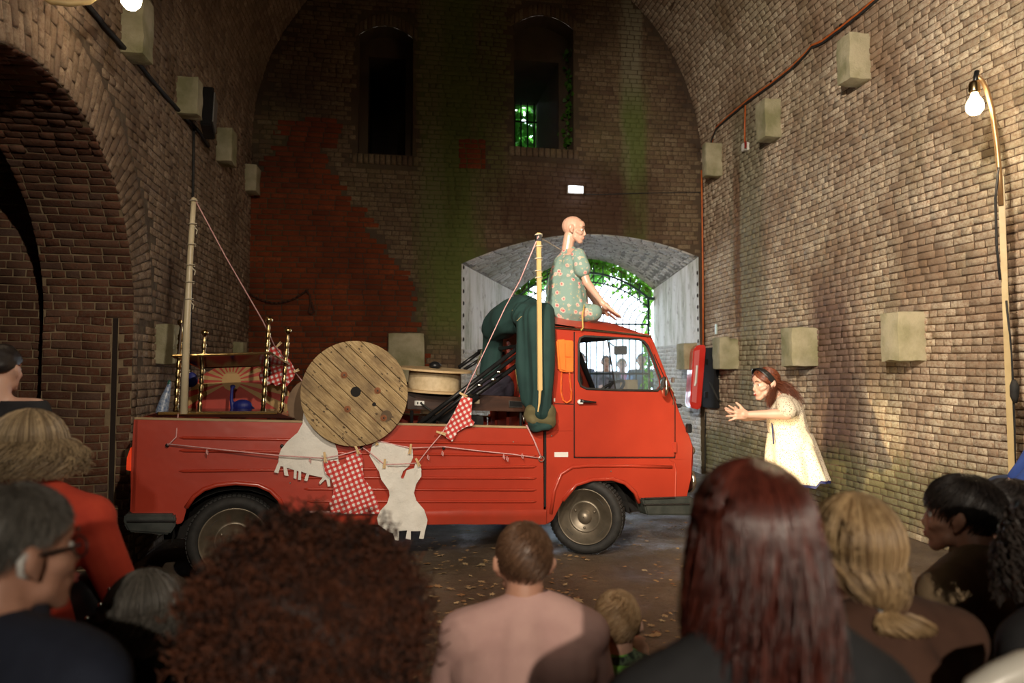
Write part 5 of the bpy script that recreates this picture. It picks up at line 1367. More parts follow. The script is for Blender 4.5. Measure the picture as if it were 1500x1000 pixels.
# fallen leaves
M_lf = NT('dry_leaf'); oi = M_lf.n('ShaderNodeObjectInfo'); M_lf.base(M_lf.ramp(oi.outputs['Random'], [(0, (.26, .11, .04)), (.25, (.34, .21, .10)), (.5, (.40, .28, .15)), (.75, (.20, .09, .04)), (1, (.46, .36, .20))])); M_lf.set(Roughness=.7); M_lf = M_lf.m
lm_ = []
for k in range(4):
    rg = random.Random(k+40); n = 14; pts = []
    for j in range(n):
        a = 2*math.pi*j/n; r_ = (.5 if j % 2 else .30)*(1+.25*rg.uniform(-1, 1))*(1 if k % 2 else (.6 if abs(math.cos(a)) < .5 else 1)); pts.append((r_*math.cos(a), r_*math.sin(a)))
    me = bpy.data.meshes.new('dry_leaf'); vs = [(x, y, .10*rg.uniform(0, 1)+.12*x*x) for x, y in pts]+[(0, 0, .02)]+[(-.5-.35, .03, .05), (-.5, -.02, .02)]
    me.from_pydata(vs, [], [(i, (i+1) % n, n) for i in range(n)]+[(n, n+1, n+2)]); me.materials.append(M_lf); me.update(); lm_.append(me)
rg = random.Random(77); nl = 0
def leaf_tag(o, p, i):
    x, y, z = to_px(p)
    if s > .1: return tag(o, 'largest pale yellow leaf lying alone to the left of the cropped head', 'leaf')
    zn = [('by the front wheel', x < 1000 and y < 850 and x > 800), ('under and beside the cargo side', y < 850 and x <= 800), ('between the toddler and the auburn hair', x > 935 and x < 1100), ('between the front wheel and the toddler', x > 800 and x <= 935),
          ('to the left of the man in pink', x <= 680), ('around the head of the man in pink', x <= 800), ('near the limewashed wall', True)]
    for nm, t in zn:
        if t: return tag(o, 'dry tan leaf lying on the dirt floor '+nm, 'leaf', 'dry leaves '+nm)
floor_z = lambda x, y: .018*noise.noise(Vector((x*1.3, y*1.3, 0)))+.01*noise.noise(Vector((x*5, y*5, 3)))-.012
scat = MB(); spots_ = []
while nl < 620:
    px = rg.uniform(600, 1010) if rg.random() < .8 else rg.uniform(150, 1330); py = 762+238*rg.random()**1.0
    p = on_z(px, py, 0)
    if p.x > XR-.05 or p.x < XL+.05 or p.y > 9.5: continue
    if noise.noise(Vector((p.x*1.5, p.y*1.5, 7)))+rg.uniform(-.45, .45) < -.05: continue
    spots_.append((p, rg.uniform(.02, .062)*(1.4 if rg.random() < .12 else 1))); nl += 1
spots_.append((on_z(706, 827, 0), .11))
spots_.sort(key=lambda t: -t[1]/max(t[0].y, .5))
for i, (p, s) in enumerate(spots_):
    M = Matrix.Translation((p.x, p.y, floor_z(p.x, p.y)+.004)) @ Matrix.Rotation(rg.uniform(0, 6.3), 4, 'Z') @ Matrix.Rotation(rg.uniform(-.25, .25), 4, 'X') @ Matrix.Scale(s, 4)
    me = lm_[i % 4]
    if i < 290:
        o = bpy.data.objects.new('dry_leaf', me); COL.objects.link(o); o.matrix_basis = M; leaf_tag(o, p, i)
    else: scat.add([M @ v.co for v in me.vertices], [tuple(f.vertices) for f in me.polygons])
o = scat.build('leaf_litter', mat('leaf_crumbs', (.26, .13, .05), (.46, .30, .14), 9, .8), None, fix=False); tag(o, 'small broken leaf crumbs strewn over the packed dirt floor', 'leaf litter', kind='stuff')
# ================================================================== people
def skin(name, c1, c2, rough=.5):
    m = NT(name); m.base(m.ramp(m.noise(9, m.coord('Object'), 4), [(.3, c1), (.7, c2)])); m.set(Roughness=rough)
    m.b.inputs['Subsurface Weight'].default_value = 0.0; m.bump(m.noise(70, m.coord('Object')), .08, .002); return m.m
M_skin = skin('fair_skin', (.55, .32, .23), (.62, .38, .29))
M_skin2 = skin('ruddy_skin', (.42, .21, .14), (.50, .27, .19))
M_manq = skin('mannequin_skin', (.62, .36, .26), (.66, .40, .30), .35)
M_eyew = mat('eye_white', (.7, .68, .64), rough=.2); M_iris = mat('iris', (.03, .02, .015), rough=.15)
M_lip = mat('lips', (.35, .06, .05), rough=.4); M_brow = mat('brow_hair', (.05, .025, .015), rough=.8)
M_teeth = mat('teeth', (.75, .72, .66), rough=.3)

def frame(f, u=Vector((0, 0, 1))):
    f = Vector(f).normalized(); u = (Vector(u)-f*Vector(u).dot(f)).normalized(); r = f.cross(u)
    return f, u, r
def head_blobs(c, f, u, r, s=1.0, neck=None, female=False):
    """c: centre between the ears at eye height; a head .235*s tall"""
    P = lambda a, b, d: c+(f*a+r*b+u*d)*s
    M = Matrix((f, r, u)).transposed()
    E = lambda a, b, d, x, y, z: ('e', P(a, b, d), (x*s, y*s, z*s), M)
    C = lambda p, q, r0, r1: ('c', P(*p), P(*q), r0*s, r1*s)
    w = .93 if female else 1.0
    L = [E(-.012, 0, .035, .098, .077, .087), E(.030, 0, -.015, .066, .064*w, .085), E(.058, 0, .045, .040, .052, .045),
         C((.03, .040*w, -.062), (.072, .012, -.098), .026, .020), C((.03, -.040*w, -.062), (.072, -.012, -.098), .026, .020),
         E(.078, 0, -.098, .020, .022, .017), E(.070, 0, -.055, .032, .040, .040),
         C((.092, 0, .012), (.1085, 0, -.028), .007, .0088), E(.104, .008, -.034, .010, .0075, .0075), E(.104, -.008, -.034, .010, .0075, .0075),
         C((.084, .012, .030), (.074, .046, .030), .009, .008), C((.084, -.012, .030), (.074, -.046, .030), .009, .008),
         C((.070, .040, -.030), (.046, .056, -.020), .018, .016), C((.070, -.040, -.030), (.046, -.056, -.020), .018, .016),
         E(.099, 0, -.060, .010, .020, .006), E(.097, 0, -.070, .010, .018, .007)]
    for sg in (1, -1):
        L += [E(-.008, sg*.082, -.002, .020, .010, .032), E(-.018, sg*.093, .006, .015, .008, .026), C((-.002, sg*.079, -.02), (.002, sg*.077, -.036), .009, .008)]
    if neck: L += [('c', P(-.028, 0, -.055), Vector(neck), (.058 if not female else .050)*s, (.062 if not female else .052)*s)]
    return L, P, M
def face_parts(P, M, s, root, lips=True, brows=M_brow, mouth_open=False):
    for sg in (1, -1):
        e = MB().ball(P(.0755, sg*.032, .002), (.0125*s,)*3, M, 12, 10).build('eye', M_eyew, root, smooth=True)
        MB().ball(P(.0858, sg*.033, .001), (.004*s, .0062*s, .0062*s), M, 10, 8).build('iris', M_iris, e, smooth=True)
        MB().tube([P(.0885, sg*.021, .009), P(.0895, sg*.032, .013), P(.083, sg*.043, .008)], .0012*s, 5).build('eyelid', M_brow, root)
        MB().tube([P(.098, sg*.014, .030), P(.097, sg*.032, .037), P(.085, sg*.050, .030)], [.0018*s, .0024*s, .0012*s], 6).build('eyebrow', brows, root)
    if mouth_open:
        MB().ball(P(.103, 0, -.066), (.006*s, .017*s, .012*s), M, 12, 8).build('mouth', M_lip, root, smooth=True)
        MB().ball(P(.107, 0, -.061), (.004*s, .012*s, .004*s), M, 10, 6).build('teeth', M_teeth, root, smooth=True)
    elif lips:
        MB().ball(P(.105, 0, -.060), (.006*s, .018*s, .0045*s), M, 10, 6).ball(P(.103, 0, -.069), (.006*s, .016*s, .005*s), M, 10, 6).build('lips', M_lip, root, smooth=True)
def hand_blobs(w, d, palm, thumb, s=1.0, curl=(.3, .3, .3, .3), spread=.12, tcurl=.3):
    """w wrist, d pointing direction, palm direction the palm faces, thumb: side the thumb is on"""
    d = Vector(d).normalized(); n = (Vector(palm)-d*Vector(palm).dot(d)).normalized(); t = (Vector(thumb)-d*Vector(thumb).dot(d)-n*Vector(thumb).dot(n)).normalized()
    P = lambda a, b, c: w+(d*a+t*b+n*c)*s
    L = [('c', P(-.01, 0, 0), P(.03, 0, 0), .024*s, .027*s)]
    for b in (-.028, -.010, .010, .028): L.append(('c', P(.02, b*.75, 0), P(.085, b, 0), .0155*s, .0125*s))
    L.append(('c', P(.02, .02, .010), P(.050, .034, .010), .018*s, .013*s))
    for k, (b, ln) in enumerate(((.030, .068), (.010, .078), (-.010, .072), (-.029, .056))):
        a = curl[k]; p = P(.088, b, 0); ang = a*.6; dr = (d*math.cos(ang)+n*math.sin(ang)+t*(1.5-k)*spread*.6).normalized()
        for seg, (fr, r0, r1) in enumerate(((.42, .0095, .0088), (.32, .0088, .0080), (.26, .0080, .0066))):
            q = p+dr*ln*fr*s; L.append(('c', p, q, r0*s, r1*s)); p = q; ang += a; dr = (d*math.cos(ang)+n*math.sin(ang)+t*(1.5-k)*spread*.6).normalized()
    p = P(.035, .036, .008); dr = (d*.62+t*.72+n*.25).normalized()
    for ln, r0, r1 in ((.036, .0125, .0105), (.030, .0105, .0082)):
        q = p+dr*ln*s; L.append(('c', p, q, r0*s, r1*s)); p = q; dr = (dr+d*.35+n*tcurl*.5).normalized()
    return L
# hair ------------------------------------------------------------
def hair_mat(name, dark, light, rough=.45):
    m = NT(name); at = m.n('ShaderNodeAttribute'); at.attribute_name = 'strand'
    m.base(m.ramp(at.outputs['Fac'], [(0, dark), (1, light)])); m.set(Roughness=rough); m.b.inputs['Specular IOR Level'].default_value = .5
    return m.m
def strands(name, lines, m, parent, r=.0022, n=3, taper=True):
    """lines: arrays (k,3). One mesh of many thin locks, each with its own tone"""
    V_, F_, A_ = [], [], []; base = 0
    for ln in lines:
        ln = np.asarray(ln, float); k = len(ln)
        t = np.gradient(ln, axis=0); t /= np.linalg.norm(t, axis=1)[:, None]+1e-9
        a = np.array([.3, .2, .93]); u = np.cross(t, a); u /= np.linalg.norm(u, axis=1)[:, None]+1e-9; w = np.cross(t, u)
        rr = np.full(k, r)*(np.linspace(1, .25, k) if taper else 1); tone = random.random()
        for j in range(n):
            th = 2*math.pi*j/n; V_.append((ln+(u*math.cos(th)+w*math.sin(th))*rr[:, None]))
        i = np.arange(k-1)
        for j in range(n):
            j2 = (j+1) % n; F_.append(np.stack([base+j*k+i, base+j*k+i+1, base+j2*k+i+1, base+j2*k+i], 1))
        A_.append(np.full(k*n, tone)); base += k*n
    V_ = np.concatenate(V_); F_ = np.concatenate(F_); A_ = np.concatenate(A_)
    me = bpy.data.meshes.new(name); me.vertices.add(len(V_)); me.vertices.foreach_set('co', V_.ravel())
    me.loops.add(F_.size); me.loops.foreach_set('vertex_index', F_.ravel()); me.polygons.add(len(F_)); me.polygons.foreach_set('loop_start', np.arange(len(F_))*4)
    me.update(calc_edges=True); at = me.attributes.new('strand', 'FLOAT', 'POINT'); at.data.foreach_set('value', A_)
    return link(name, me, m, parent, smooth=True)
def scalp_pt(c, P, M, th, ph, s, grow=1.0):
    """th from the crown, ph round the head (0 = front)"""
    q = Vector((math.sin(th)*math.cos(ph)*.104, math.sin(th)*math.sin(ph)*.083, math.cos(th)*.093))*grow*s
    return c+M @ (q+Vector((-.012*s, 0, .035*s)))
def cap(name, c, M, s, m, root, grow=1.03, th_front=.9, th_back=2.1, bumpy=.004, seed=0):
    """hair cap that covers the skull down to a hairline"""
    mb = MB(); n, k = 48, 22
    for i in range(k+1):
        for j in range(n):
            ph = 2*math.pi*j/n; tmax = th_front+(th_back-th_front)*((1-math.cos(ph))/2)**.55
            th = tmax*i/k; p = scalp_pt(c, None, M, th, ph, s, grow+(.0 if i < k else -.05))
            d = (p-c).normalized(); p = p+d*bumpy*noise.noise(p*40+Vector((seed, 0, 0)))
            mb.v.append(tuple(p))
    mb.f = [(i*n+j, i*n+(j+1) % n, (i+1)*n+(j+1) % n, (i+1)*n+j) for i in range(k) for j in range(n)]
    o = mb.build(name, m, root, smooth=True)
    a = o.data.attributes.new('strand', 'FLOAT', 'POINT'); a.data.foreach_set('value', [.35+.3*noise.noise(v.co*60) for v in o.data.vertices]); return o
def short_hair(c, M, s, m, root, n=1500, ln=.03, th_front=.85, th_back=2.15, seed=0, swirl=.8, whorl=2.6, r=.0013):
    rg = random.Random(seed); lines = []
    for k in range(n):
        ph = rg.uniform(0, 2*math.pi); tm = th_front+(th_back-th_front)*((1-math.cos(ph))/2)**.55; th = math.acos(1-rg.random()*(1-math.cos(tm)))
        p = scalp_pt(c, None, M, th, ph, s, 1.01); pts = [p]; l = ln*rg.uniform(.7, 1.2)
        for q in range(1, 4):
            t2 = th+q*l/3/.09*.85; pts.append(scalp_pt(c, None, M, min(t2, 2.6), ph+swirl*q*l/3/.09, s, 1.03+.02*q*rg.uniform(.2, 1.3)))
        lines.append([tuple(x) for x in pts])
    return strands('hair', lines, m, root, r)
def long_hair(c, M, s, m, root, n, length, name='hair', th_front=.75, part=0.0, width=.12, wave=.01, seed=0, flare=1.12, r=.0026, back=-.03, gather=None, layers=1.0):
    """locks that lie over the skull and fall; gather: point where a ponytail is tied"""
    rg = random.Random(seed); lines = []; f = M.col[0]; rr_ = M.col[1]; u = M.col[2]
    for k in range(n):
        side = 1 if rg.random() < .5 else -1
        ph = side*(rg.random()**.8)*math.pi; tm = 1.9
        th0 = rg.uniform(.0, .45)**1.0; pts = []
        grow = 1.05+.10*rg.random()
        tmax = 1.45 if not gather else 1.9
        for q in range(6):
            t = q/5; th = th0+(tmax-th0)*t
            if th > (th_front+.2 if abs(ph) < .6 else 3): ph2 = side*(.6+(th-th_front)*1.2)
            else: ph2 = ph
            ph2 = side*max(abs(ph2), .5*t+.0)
            pts.append(scalp_pt(c, None, M, th, ph2, s, grow))
        e = pts[-1]
        if gather is None:
            L = length*rg.uniform(.82, 1.03)*layers; out = (e-c); out = Vector((out.x, out.y, 0)); on = out.normalized() if out.length > 1e-4 else Vector(f)*-1
            w0, w1, wp = rg.uniform(5, 11), rg.uniform(0, 6.3), rg.uniform(.5, 1.5)*wave
            for q in range(1, 12):
                t = q/11; x = e+Vector((0, 0, -L*t))+on*(flare-1)*.35*math.sin(min(t*1.6, 1)*math.pi*.5)+Vector(f)*back*t
                x += Vector((math.sin(w0*t+w1), math.cos(w0*t*.8+w1), 0))*wp*(.3+t); pts.append(x)
        else:
            g = Vector(gather)+Vector((rg.gauss(0, .008), rg.gauss(0, .008), rg.gauss(0, .008)))
            e0 = pts[-1]
            for q in range(1, 6):
                t = q/5; mid = e0.lerp(g, t); mid += ((mid-c).normalized())*.022*math.sin(t*math.pi); pts.append(mid)
        lines.append([tuple(x) for x in pts])
    return strands(name, lines, m, root, r)
# bodies ----------------------------------------------------------
def seated(name, label, head, face, body_face, skin_m, hair_f, top_m, leg_m=None, s=1.0, seat=.45, female=False, shoulder=.20, floor_sit=False, lean=.0, voxel=.012, drop=0.0, collar=None, sleeve=1.0, cat='person', face_detail=False, hunch=.05, arms=None, top_name='jacket', tilt=0.0):
    """head: centre between the ears; face: azimuth vector the face points to"""
    c = Vector(head); f, u, r = frame(face, Vector((0, 0, 1))+Vector(face).normalized()*tilt); bf = Vector(body_face).normalized(); br = bf.cross(Vector((0, 0, 1)))
    neck = c-u*.13*s-bf*(.025+hunch*.5)*s; chest = neck-Vector((0, 0, .16*s))-bf*(hunch*.4+.0)*s
    sh = shoulder*s; SL_, SR_ = neck-Vector((0, 0, .065*s+drop))-br*sh, neck-Vector((0, 0, .065*s+drop))+br*sh
    hz = (seat+.10*s) if not floor_sit else .12*s
    hip = Vector((neck.x, neck.y, hz))+bf*(-.02-lean)*s
    waist = hip.lerp(chest, .5)-bf*.02*s
    root = empty(name, (hip.x, hip.y, 0), 0, label, cat)
    HB, P, M = head_blobs(c, f, u, r, s, neck-u*.03*s, female)
    k = .92 if female else 1.0
    T = [('c', chest-br*.09*s, chest+br*.09*s, .115*s*k, .115*s*k), ('c', chest, waist, .135*s*k, .125*s*k), ('c', waist-br*.05*s, hip-br*.07*s, .12*s, .135*s), ('c', waist+br*.05*s, hip+br*.07*s, .12*s, .135*s),
         ('c', neck, SL_, .060*s, .066*s), ('c', neck, SR_, .060*s, .066*s), ('c', neck-Vector((0, 0, .05*s)), chest, .09*s, .13*s)]
    fz = Vector((0, 0, 1))
    if floor_sit:
        kn = [hip+bf*.30*s+br*sg*.20*s+fz*.24*s for sg in (-1, 1)]; an = [hip+bf*.52*s+br*sg*.12*s for sg in (-1, 1)]
        for a in an: a.z = .08*s
    else:
        kn = [hip+bf*.42*s+br*sg*.12*s for sg in (-1, 1)]; an = [k_+bf*.02 for k_ in kn]
        for a in an: a.z = .08
    Lg = []
    for h_, k_, a_ in zip((hip-br*.08*s, hip+br*.08*s), kn, an):
        Lg += [('c', h_, k_, .095*s, .062*s), ('c', k_, a_, .058*s, .040*s), ('c', a_-fz*(a_.z-.035), a_+bf*.16*s-fz*(a_.z-.035), .038*s, .032*s)]
    if arms is None:
        el = [SL_-fz*.26*s-br*.05*s+bf*.04*s, SR_-fz*.26*s+br*.05*s+bf*.04*s]
        wr_ = [kn[0]+fz*.07*s-bf*.06*s+br*.03*s, kn[1]+fz*.07*s-bf*.06*s-br*.03*s] if not floor_sit else [kn[0]+fz*.04*s+br*.08*s, kn[1]+fz*.04*s-br*.08*s]
    else: el, wr_ = arms(SL_, SR_, br, bf, kn)
    Aup, Afo, Hd = [], [], []
    for i, (S, E_, W) in enumerate(zip((SL_, SR_), el, wr_)):
        Aup += [('c', S, E_, .055*s, .044*s)]; Afo += [('c', E_, W, .042*s, .028*s)]
        d = (W-E_).normalized(); Hd += hand_blobs(W, d, -fz if abs(d.z) < .8 else bf, br*(1 if i == 0 else -1), s*.95, curl=(.35, .4, .45, .5))
    body = fuse('body', HB+T+Lg+Aup+Afo+Hd, skin_m, root, voxel, 2)
    g = lambda L, e: [(b[0], b[1], b[2], b[3]+e, b[4]+e) for b in L]
    top = g(T, .014*s)+g(Aup, .014*s)+(g(Afo, .014*s) if sleeve >= 1 else [])
    tm = fuse(top_name, top, top_m, root, .011, 5, disp=(.018*s, 7, random.random()*9, (1, 1, .45)), clip=[(neck+u*.062*s, u)]+([] if sleeve >= 1 else []))
    if sleeve < 1:
        pass
    if leg_m: fuse('trousers', g(Lg[0:2]+Lg[3:5], .012*s)+[('c', hip-br*.07*s, hip+br*.07*s, .15*s, .15*s)], leg_m, root, .015, 3, disp=(.012, 8, 1.0))
    for a_ in an:
        MB().ball(a_+bf*.08*s-fz*(a_.z-.045), (.13*s, .05*s, .045*s), Matrix((bf, br, fz)).transposed(), 14, 8).build('shoe', M_blk, root, smooth=True)
    if collar: 
        ring = [neck+u*.02*s+(bf*math.cos(t)*.075+br*math.sin(t)*.072)*s+fz*(.012*math.cos(t)) for t in [2*math.pi*q/20 for q in range(21)]]
        MB().tube(ring, .022*s, 8, caps=False, squash=.6).build('collar', collar, root, smooth=True)
    if face_detail: face_parts(P, M, s, root)
    if hair_f: hair_f(c, M, s, root, P, neck)
    return root, dict(c=c, M=M, P=P, neck=neck, SL=SL_, SR=SR_, hip=hip, br=br, bf=bf, body=body, top=tm)
def dirv(az): return Vector((math.sin(R(az)), math.cos(R(az)), 0))       # azimuth from the tunnel axis, clockwise
def stool(p, w, d, h, name, label):
    r = empty(name, (p.x, p.y, 0), 0, label, 'bench')
    MB().box((p.x, p.y, h-.02), (w, d, .04)).build('seat', M_wood, r, bevel=.006)
    for sx in (-1, 1):
        for sy in (-1, 1): MB().box((p.x+sx*(w/2-.05), p.y+sy*(d/2-.05), (h-.04)/2), (.05, .05, h-.04)).build('leg', M_wood, r)
fab = lambda n, a, b, rough=.9, **k: mat(n, a, b, 12, rough, bump=.35, bscale=220, bdist=.002, **k)
M_pinkshirt = fab('dusty_pink_jersey', (.50, .30, .27), (.55, .34, .30))
M_blacktop = fab('black_knit', (.012, .012, .014), (.02, .02, .022))
M_navy = fab('navy_coat', (.008, .011, .025), (.013, .018, .036))
M_redj = fab('red_jacket', (.42, .035, .015), (.50, .05, .02))
M_brown = fab('dark_brown_jumper', (.055, .022, .012), (.075, .032, .018))
M_khaki = fab('khaki_brown_jacket', (.20, .135, .075), (.25, .175, .10))
M_jeans = fab('dark_jeans', (.02, .03, .06), (.03, .04, .08))
H_grey = hair_mat('grey_hair', (.05, .045, .038), (.17, .155, .135)); H_blonde = hair_mat('blonde_hair', (.20, .115, .05), (.55, .38, .20))
H_dblonde = hair_mat('ash_blonde_hair', (.12, .08, .045), (.42, .31, .18)); H_auburn = hair_mat('auburn_hair', (.025, .005, .004), (.15, .035, .022), .32)
H_brown = hair_mat('brown_hair', (.06, .028, .015), (.17, .09, .05)); H_black = hair_mat('black_hair', (.008, .006, .006), (.03, .022, .018))
H_rust = hair_mat('rust_curls', (.012, .004, .002), (.12, .032, .010), .7); H_toddler = hair_mat('toddler_hair', (.34, .20, .10), (.68, .48, .28))
H_perf = hair_mat('performer_hair', (.05, .012, .007), (.24, .07, .03), .4)

# --- man in the pink shirt
c = cz(767, 826, 2.22)
def hf(c, M, s, root, P, neck):
    cap('hair_cap', c, M, s, H_brown, root, 1.015, .9, 2.25); short_hair(c, M, s, H_brown, root, 2400, .022, .9, 2.3, 3, swirl=.9)
r1, d1 = seated('person', 'man in dusty pink shirt with cropped brown hair, sitting on the floor beside the toddler', c, dirv(2), dirv(8), M_skin2, hf, M_pinkshirt, M_jeans, 1.0, floor_sit=True, shoulder=.185, top_name='shirt', hunch=.03,
    arms=lambda SL_, SR_, br, bf, kn: ([SL_-Vector((0, 0, .25))-br*.06+bf*.06, SR_-Vector((0, 0, .26))+br*.05+bf*.07], [kn[0]+Vector((0, 0, .06)), SR_+br*.12+bf*.26-Vector((0, 0, .33))]))
# --- lantern on a stand behind him
ln_ = empty('stage_lantern', (.46, 2.80, 0), 0, 'small black stage lantern on a low stand hidden behind the man in pink', 'stage light')
ld = (Vector((3.35, 5.75, .86))-Vector((.5, 2.86, .69))).normalized(); lq = ld.to_track_quat('Z', 'Y').to_matrix().to_4x4()
MB().lathe([(.0, -.12), (.045, -.11), (.055, -.02), (.06, .0), (.055, .0), (.04, -.03), (.0, -.035)], Matrix.Translation(Vector((.495, 2.855, .69))) @ lq, 16).build('lamp_housing', M_blk, ln_, smooth=True)
MB().tube([(.46, 2.80, .02), (.46, 2.80, .62)], .012, 8).build('stand', M_blk, ln_)
MB().lathe([(.12, 0), (.12, .015), (0, .02)], Matrix.Translation((.46, 2.80, 0)), 16).build('foot_plate', M_blk, ln_)
# --- toddler
c = cz(904, 912, 2.45)
M_camo = NT('camouflage_fleece'); M_camo.base(M_camo.ramp(M_camo.noise(26, M_camo.coord('Object'), 3), [(.40, (.012, .022, .014)), (.46, (.05, .085, .045)), (.54, (.10, .15, .09)), (.62, (.015, .02, .018))])); M_camo.set(Roughness=.95); M_camo = M_camo.m
c = cz(904, 915, 2.45)
M_lime = fab('lime_collar', (.16, .42, .06), (.20, .50, .08))
def hf(c, M, s, root, P, neck):
    cap('hair_cap', c, M, s, H_toddler, root, 1.02, .95, 2.2); short_hair(c, M, s, H_toddler, root, 1800, .032, .95, 2.25, 5, swirl=1.1)
r2, d2 = seated('person', 'blond toddler in camouflage fleece with lime green collar beside the man in pink', c, dirv(18), dirv(15), M_skin, hf, M_camo, M_jeans, .90, floor_sit=True, shoulder=.13, collar=M_lime, top_name='fleece', hunch=.02)
cbl = d2['neck']; MB().lathe([(.068, -.05), (.062, -.01), (.052, .03), (.050, .045)], Matrix.Translation(cbl), 20).build('green_neckband', M_lime, r2, smooth=True)
# --- woman with long auburn hair
c = cz(1098, 795, 1.22)
def hf(c, M, s, root, P, neck):
    cap('hair_cap', c, M, s, H_auburn, root, 1.07, .9, 2.3, .002)
    long_hair(c, M, s, H_auburn, root, 5200, .36, th_front=.8, wave=.006, seed=2, flare=1.02, r=.0017)
    long_hair(c, M, s*.97, H_auburn, root, 900, .40, 'hair_ends', th_front=.8, wave=.014, seed=8, flare=1.08, r=.0015)
r3, d3 = seated('person', 'woman with long straight auburn hair and black top, back turned, nearest the camera', c, dirv(-4), dirv(0), M_skin, hf, M_blacktop, M_jeans, 1.02, seat=.46, female=True, shoulder=.185, drop=.05, top_name='top', voxel=.014)
# --- woman with the blonde ponytail
c = cz(1252, 812, 1.62)
def hf(c, M, s, root, P, neck):
    cap('hair_cap', c, M, s, H_blonde, root, 1.05, .9, 2.35, .002)
    g = P(-.105, .01, -.085)
    long_hair(c, M, s, H_blonde, root, 1900, .1, gather=g, seed=4, r=.002)
    rg = random.Random(5); L = []
    for k in range(420):
        a = rg.uniform(0, 6.28); q = Vector((math.cos(a), math.sin(a), 0))*rg.uniform(.0, .018); pts = [g+q*.5]
        for j in range(1, 7):
            t = j/6; pts.append(g+Vector((.03*t+.045*math.sin(t*2.6+a)*.6, -.03*math.sin(t*3.1), -.06*t))+q*(1+1.6*math.sin(t*3.1)))
        L.append([tuple(p) for p in pts])
    strands('ponytail', L, H_blonde, root, .0022)
    MB().tube([g+(Vector((math.cos(t), .45*math.sin(t), .9*math.sin(t)*.5)))*.024 for t in [k*.5 for k in range(14)]], .011, 8).build('hair_tie', M_blk, root, smooth=True)
r4, d4 = seated('person', 'woman with a low blonde ponytail in a black tie and dark brown jumper', c, dirv(6), dirv(-8), M_skin, hf, M_brown, M_jeans, 1.0, seat=.30, female=True, shoulder=.21, top_name='jumper', voxel=.014, hunch=.07)
# --- woman with the big rust curls
c = cz(450, 905, 1.42)
def hf(c, M, s, root, P, neck):
    rg = random.Random(12); L = []
    for k in range(6000):
        th = math.acos(rg.uniform(-.75, 1)); ph = rg.uniform(0, 6.283)
        d = Vector((math.sin(th)*math.cos(ph), math.sin(th)*math.sin(ph), math.cos(th)))
        R0 = Vector((.245, .225, .215)); lump = 1+.13*noise.noise(d*2.6)+.07*noise.noise(d*6)
        rad = rg.uniform(.55, 1.0)**.5*lump; st = Vector((d.x*R0.x, d.y*R0.y, d.z*R0.z))*rad*.80
        o1 = d.orthogonal().normalized(); o2 = d.cross(o1); cr, tw, p0 = rg.uniform(.005, .012), rg.uniform(1.0, 1.7), rg.uniform(0, 6.3); Ln = rg.uniform(.045, .09)
        dr = (d+Vector((rg.gauss(0, .5), rg.gauss(0, .5), rg.gauss(-.25, .4)))).normalized(); o1 = dr.orthogonal().normalized(); o2 = dr.cross(o1); pts = []
        for j in range(13):
            a = p0+tw*j; pts.append(c+Vector((0, 0, -.01))+st+dr*Ln*j/12+(o1*math.cos(a)+o2*math.sin(a))*cr)
        L.append([tuple(p) for p in pts])
    strands('hair', L, H_rust, root, .0017, 3, taper=False)
    mb = MB(); mb.ball(c+Vector((0, 0, -.01)), (.195, .18, .175), None, 40, 28); o = mb.build('hair_core', H_rust, root, smooth=True); noise_disp(o.data, .035, 14); noise_disp(o.data, .02, 40)
    a = o.data.attributes.new('strand', 'FLOAT', 'POINT'); a.data.foreach_set('value', [.12]*len(o.data.vertices))
r5, d5 = seated('person', 'person with a huge round head of rust-red curls, back turned in the front row', c, dirv(5), dirv(5), M_skin, hf, M_blacktop, M_jeans, 1.0, seat=.40, female=True, shoulder=.20, top_name='top', voxel=.014)
# --- grey-haired man with glasses and hearing aid
c = cz(22, 812, 1.32)
def hf(c, M, s, root, P, neck):
    cap('hair_cap', c, M, s, H_grey, root, 1.03, .8, 2.1); short_hair(c, M, s, H_grey, root, 3000, .03, .8, 2.15, 9, swirl=.3, r=.0014)
    MB().tube([P(.085, .060, .008), P(.04, .084, .012), P(-.012, .094, .010), P(-.022, .096, -.004)], .003, 6).build('glasses_arm', M_blk, root, smooth=True)
    MB().tube([P(.098+.0*math.cos(t), .034+.025*math.cos(t), .0+.02*math.sin(t)) for t in [k*.45 for k in range(15)]], .0022, 5).build('glasses_rim', M_blk, root)
    MB().tube([P(-.024, .092, .018), P(-.034, .093, .005), P(-.033, .092, -.016), P(-.020, .091, -.026)], [.005, .007, .006, .003], 8).build('hearing_aid', mat('hearing_aid_grey', (.55, .53, .50), rough=.35), root, smooth=True)
r6, d6 = seated('person', 'grey-haired man with glasses, pale hearing aid and navy coat in the front row', c, dirv(40), dirv(22), M_skin2, hf, M_navy, M_jeans, 1.0, seat=.42, shoulder=.215, top_name='coat', voxel=.009, face_detail=True, collar=M_navy)
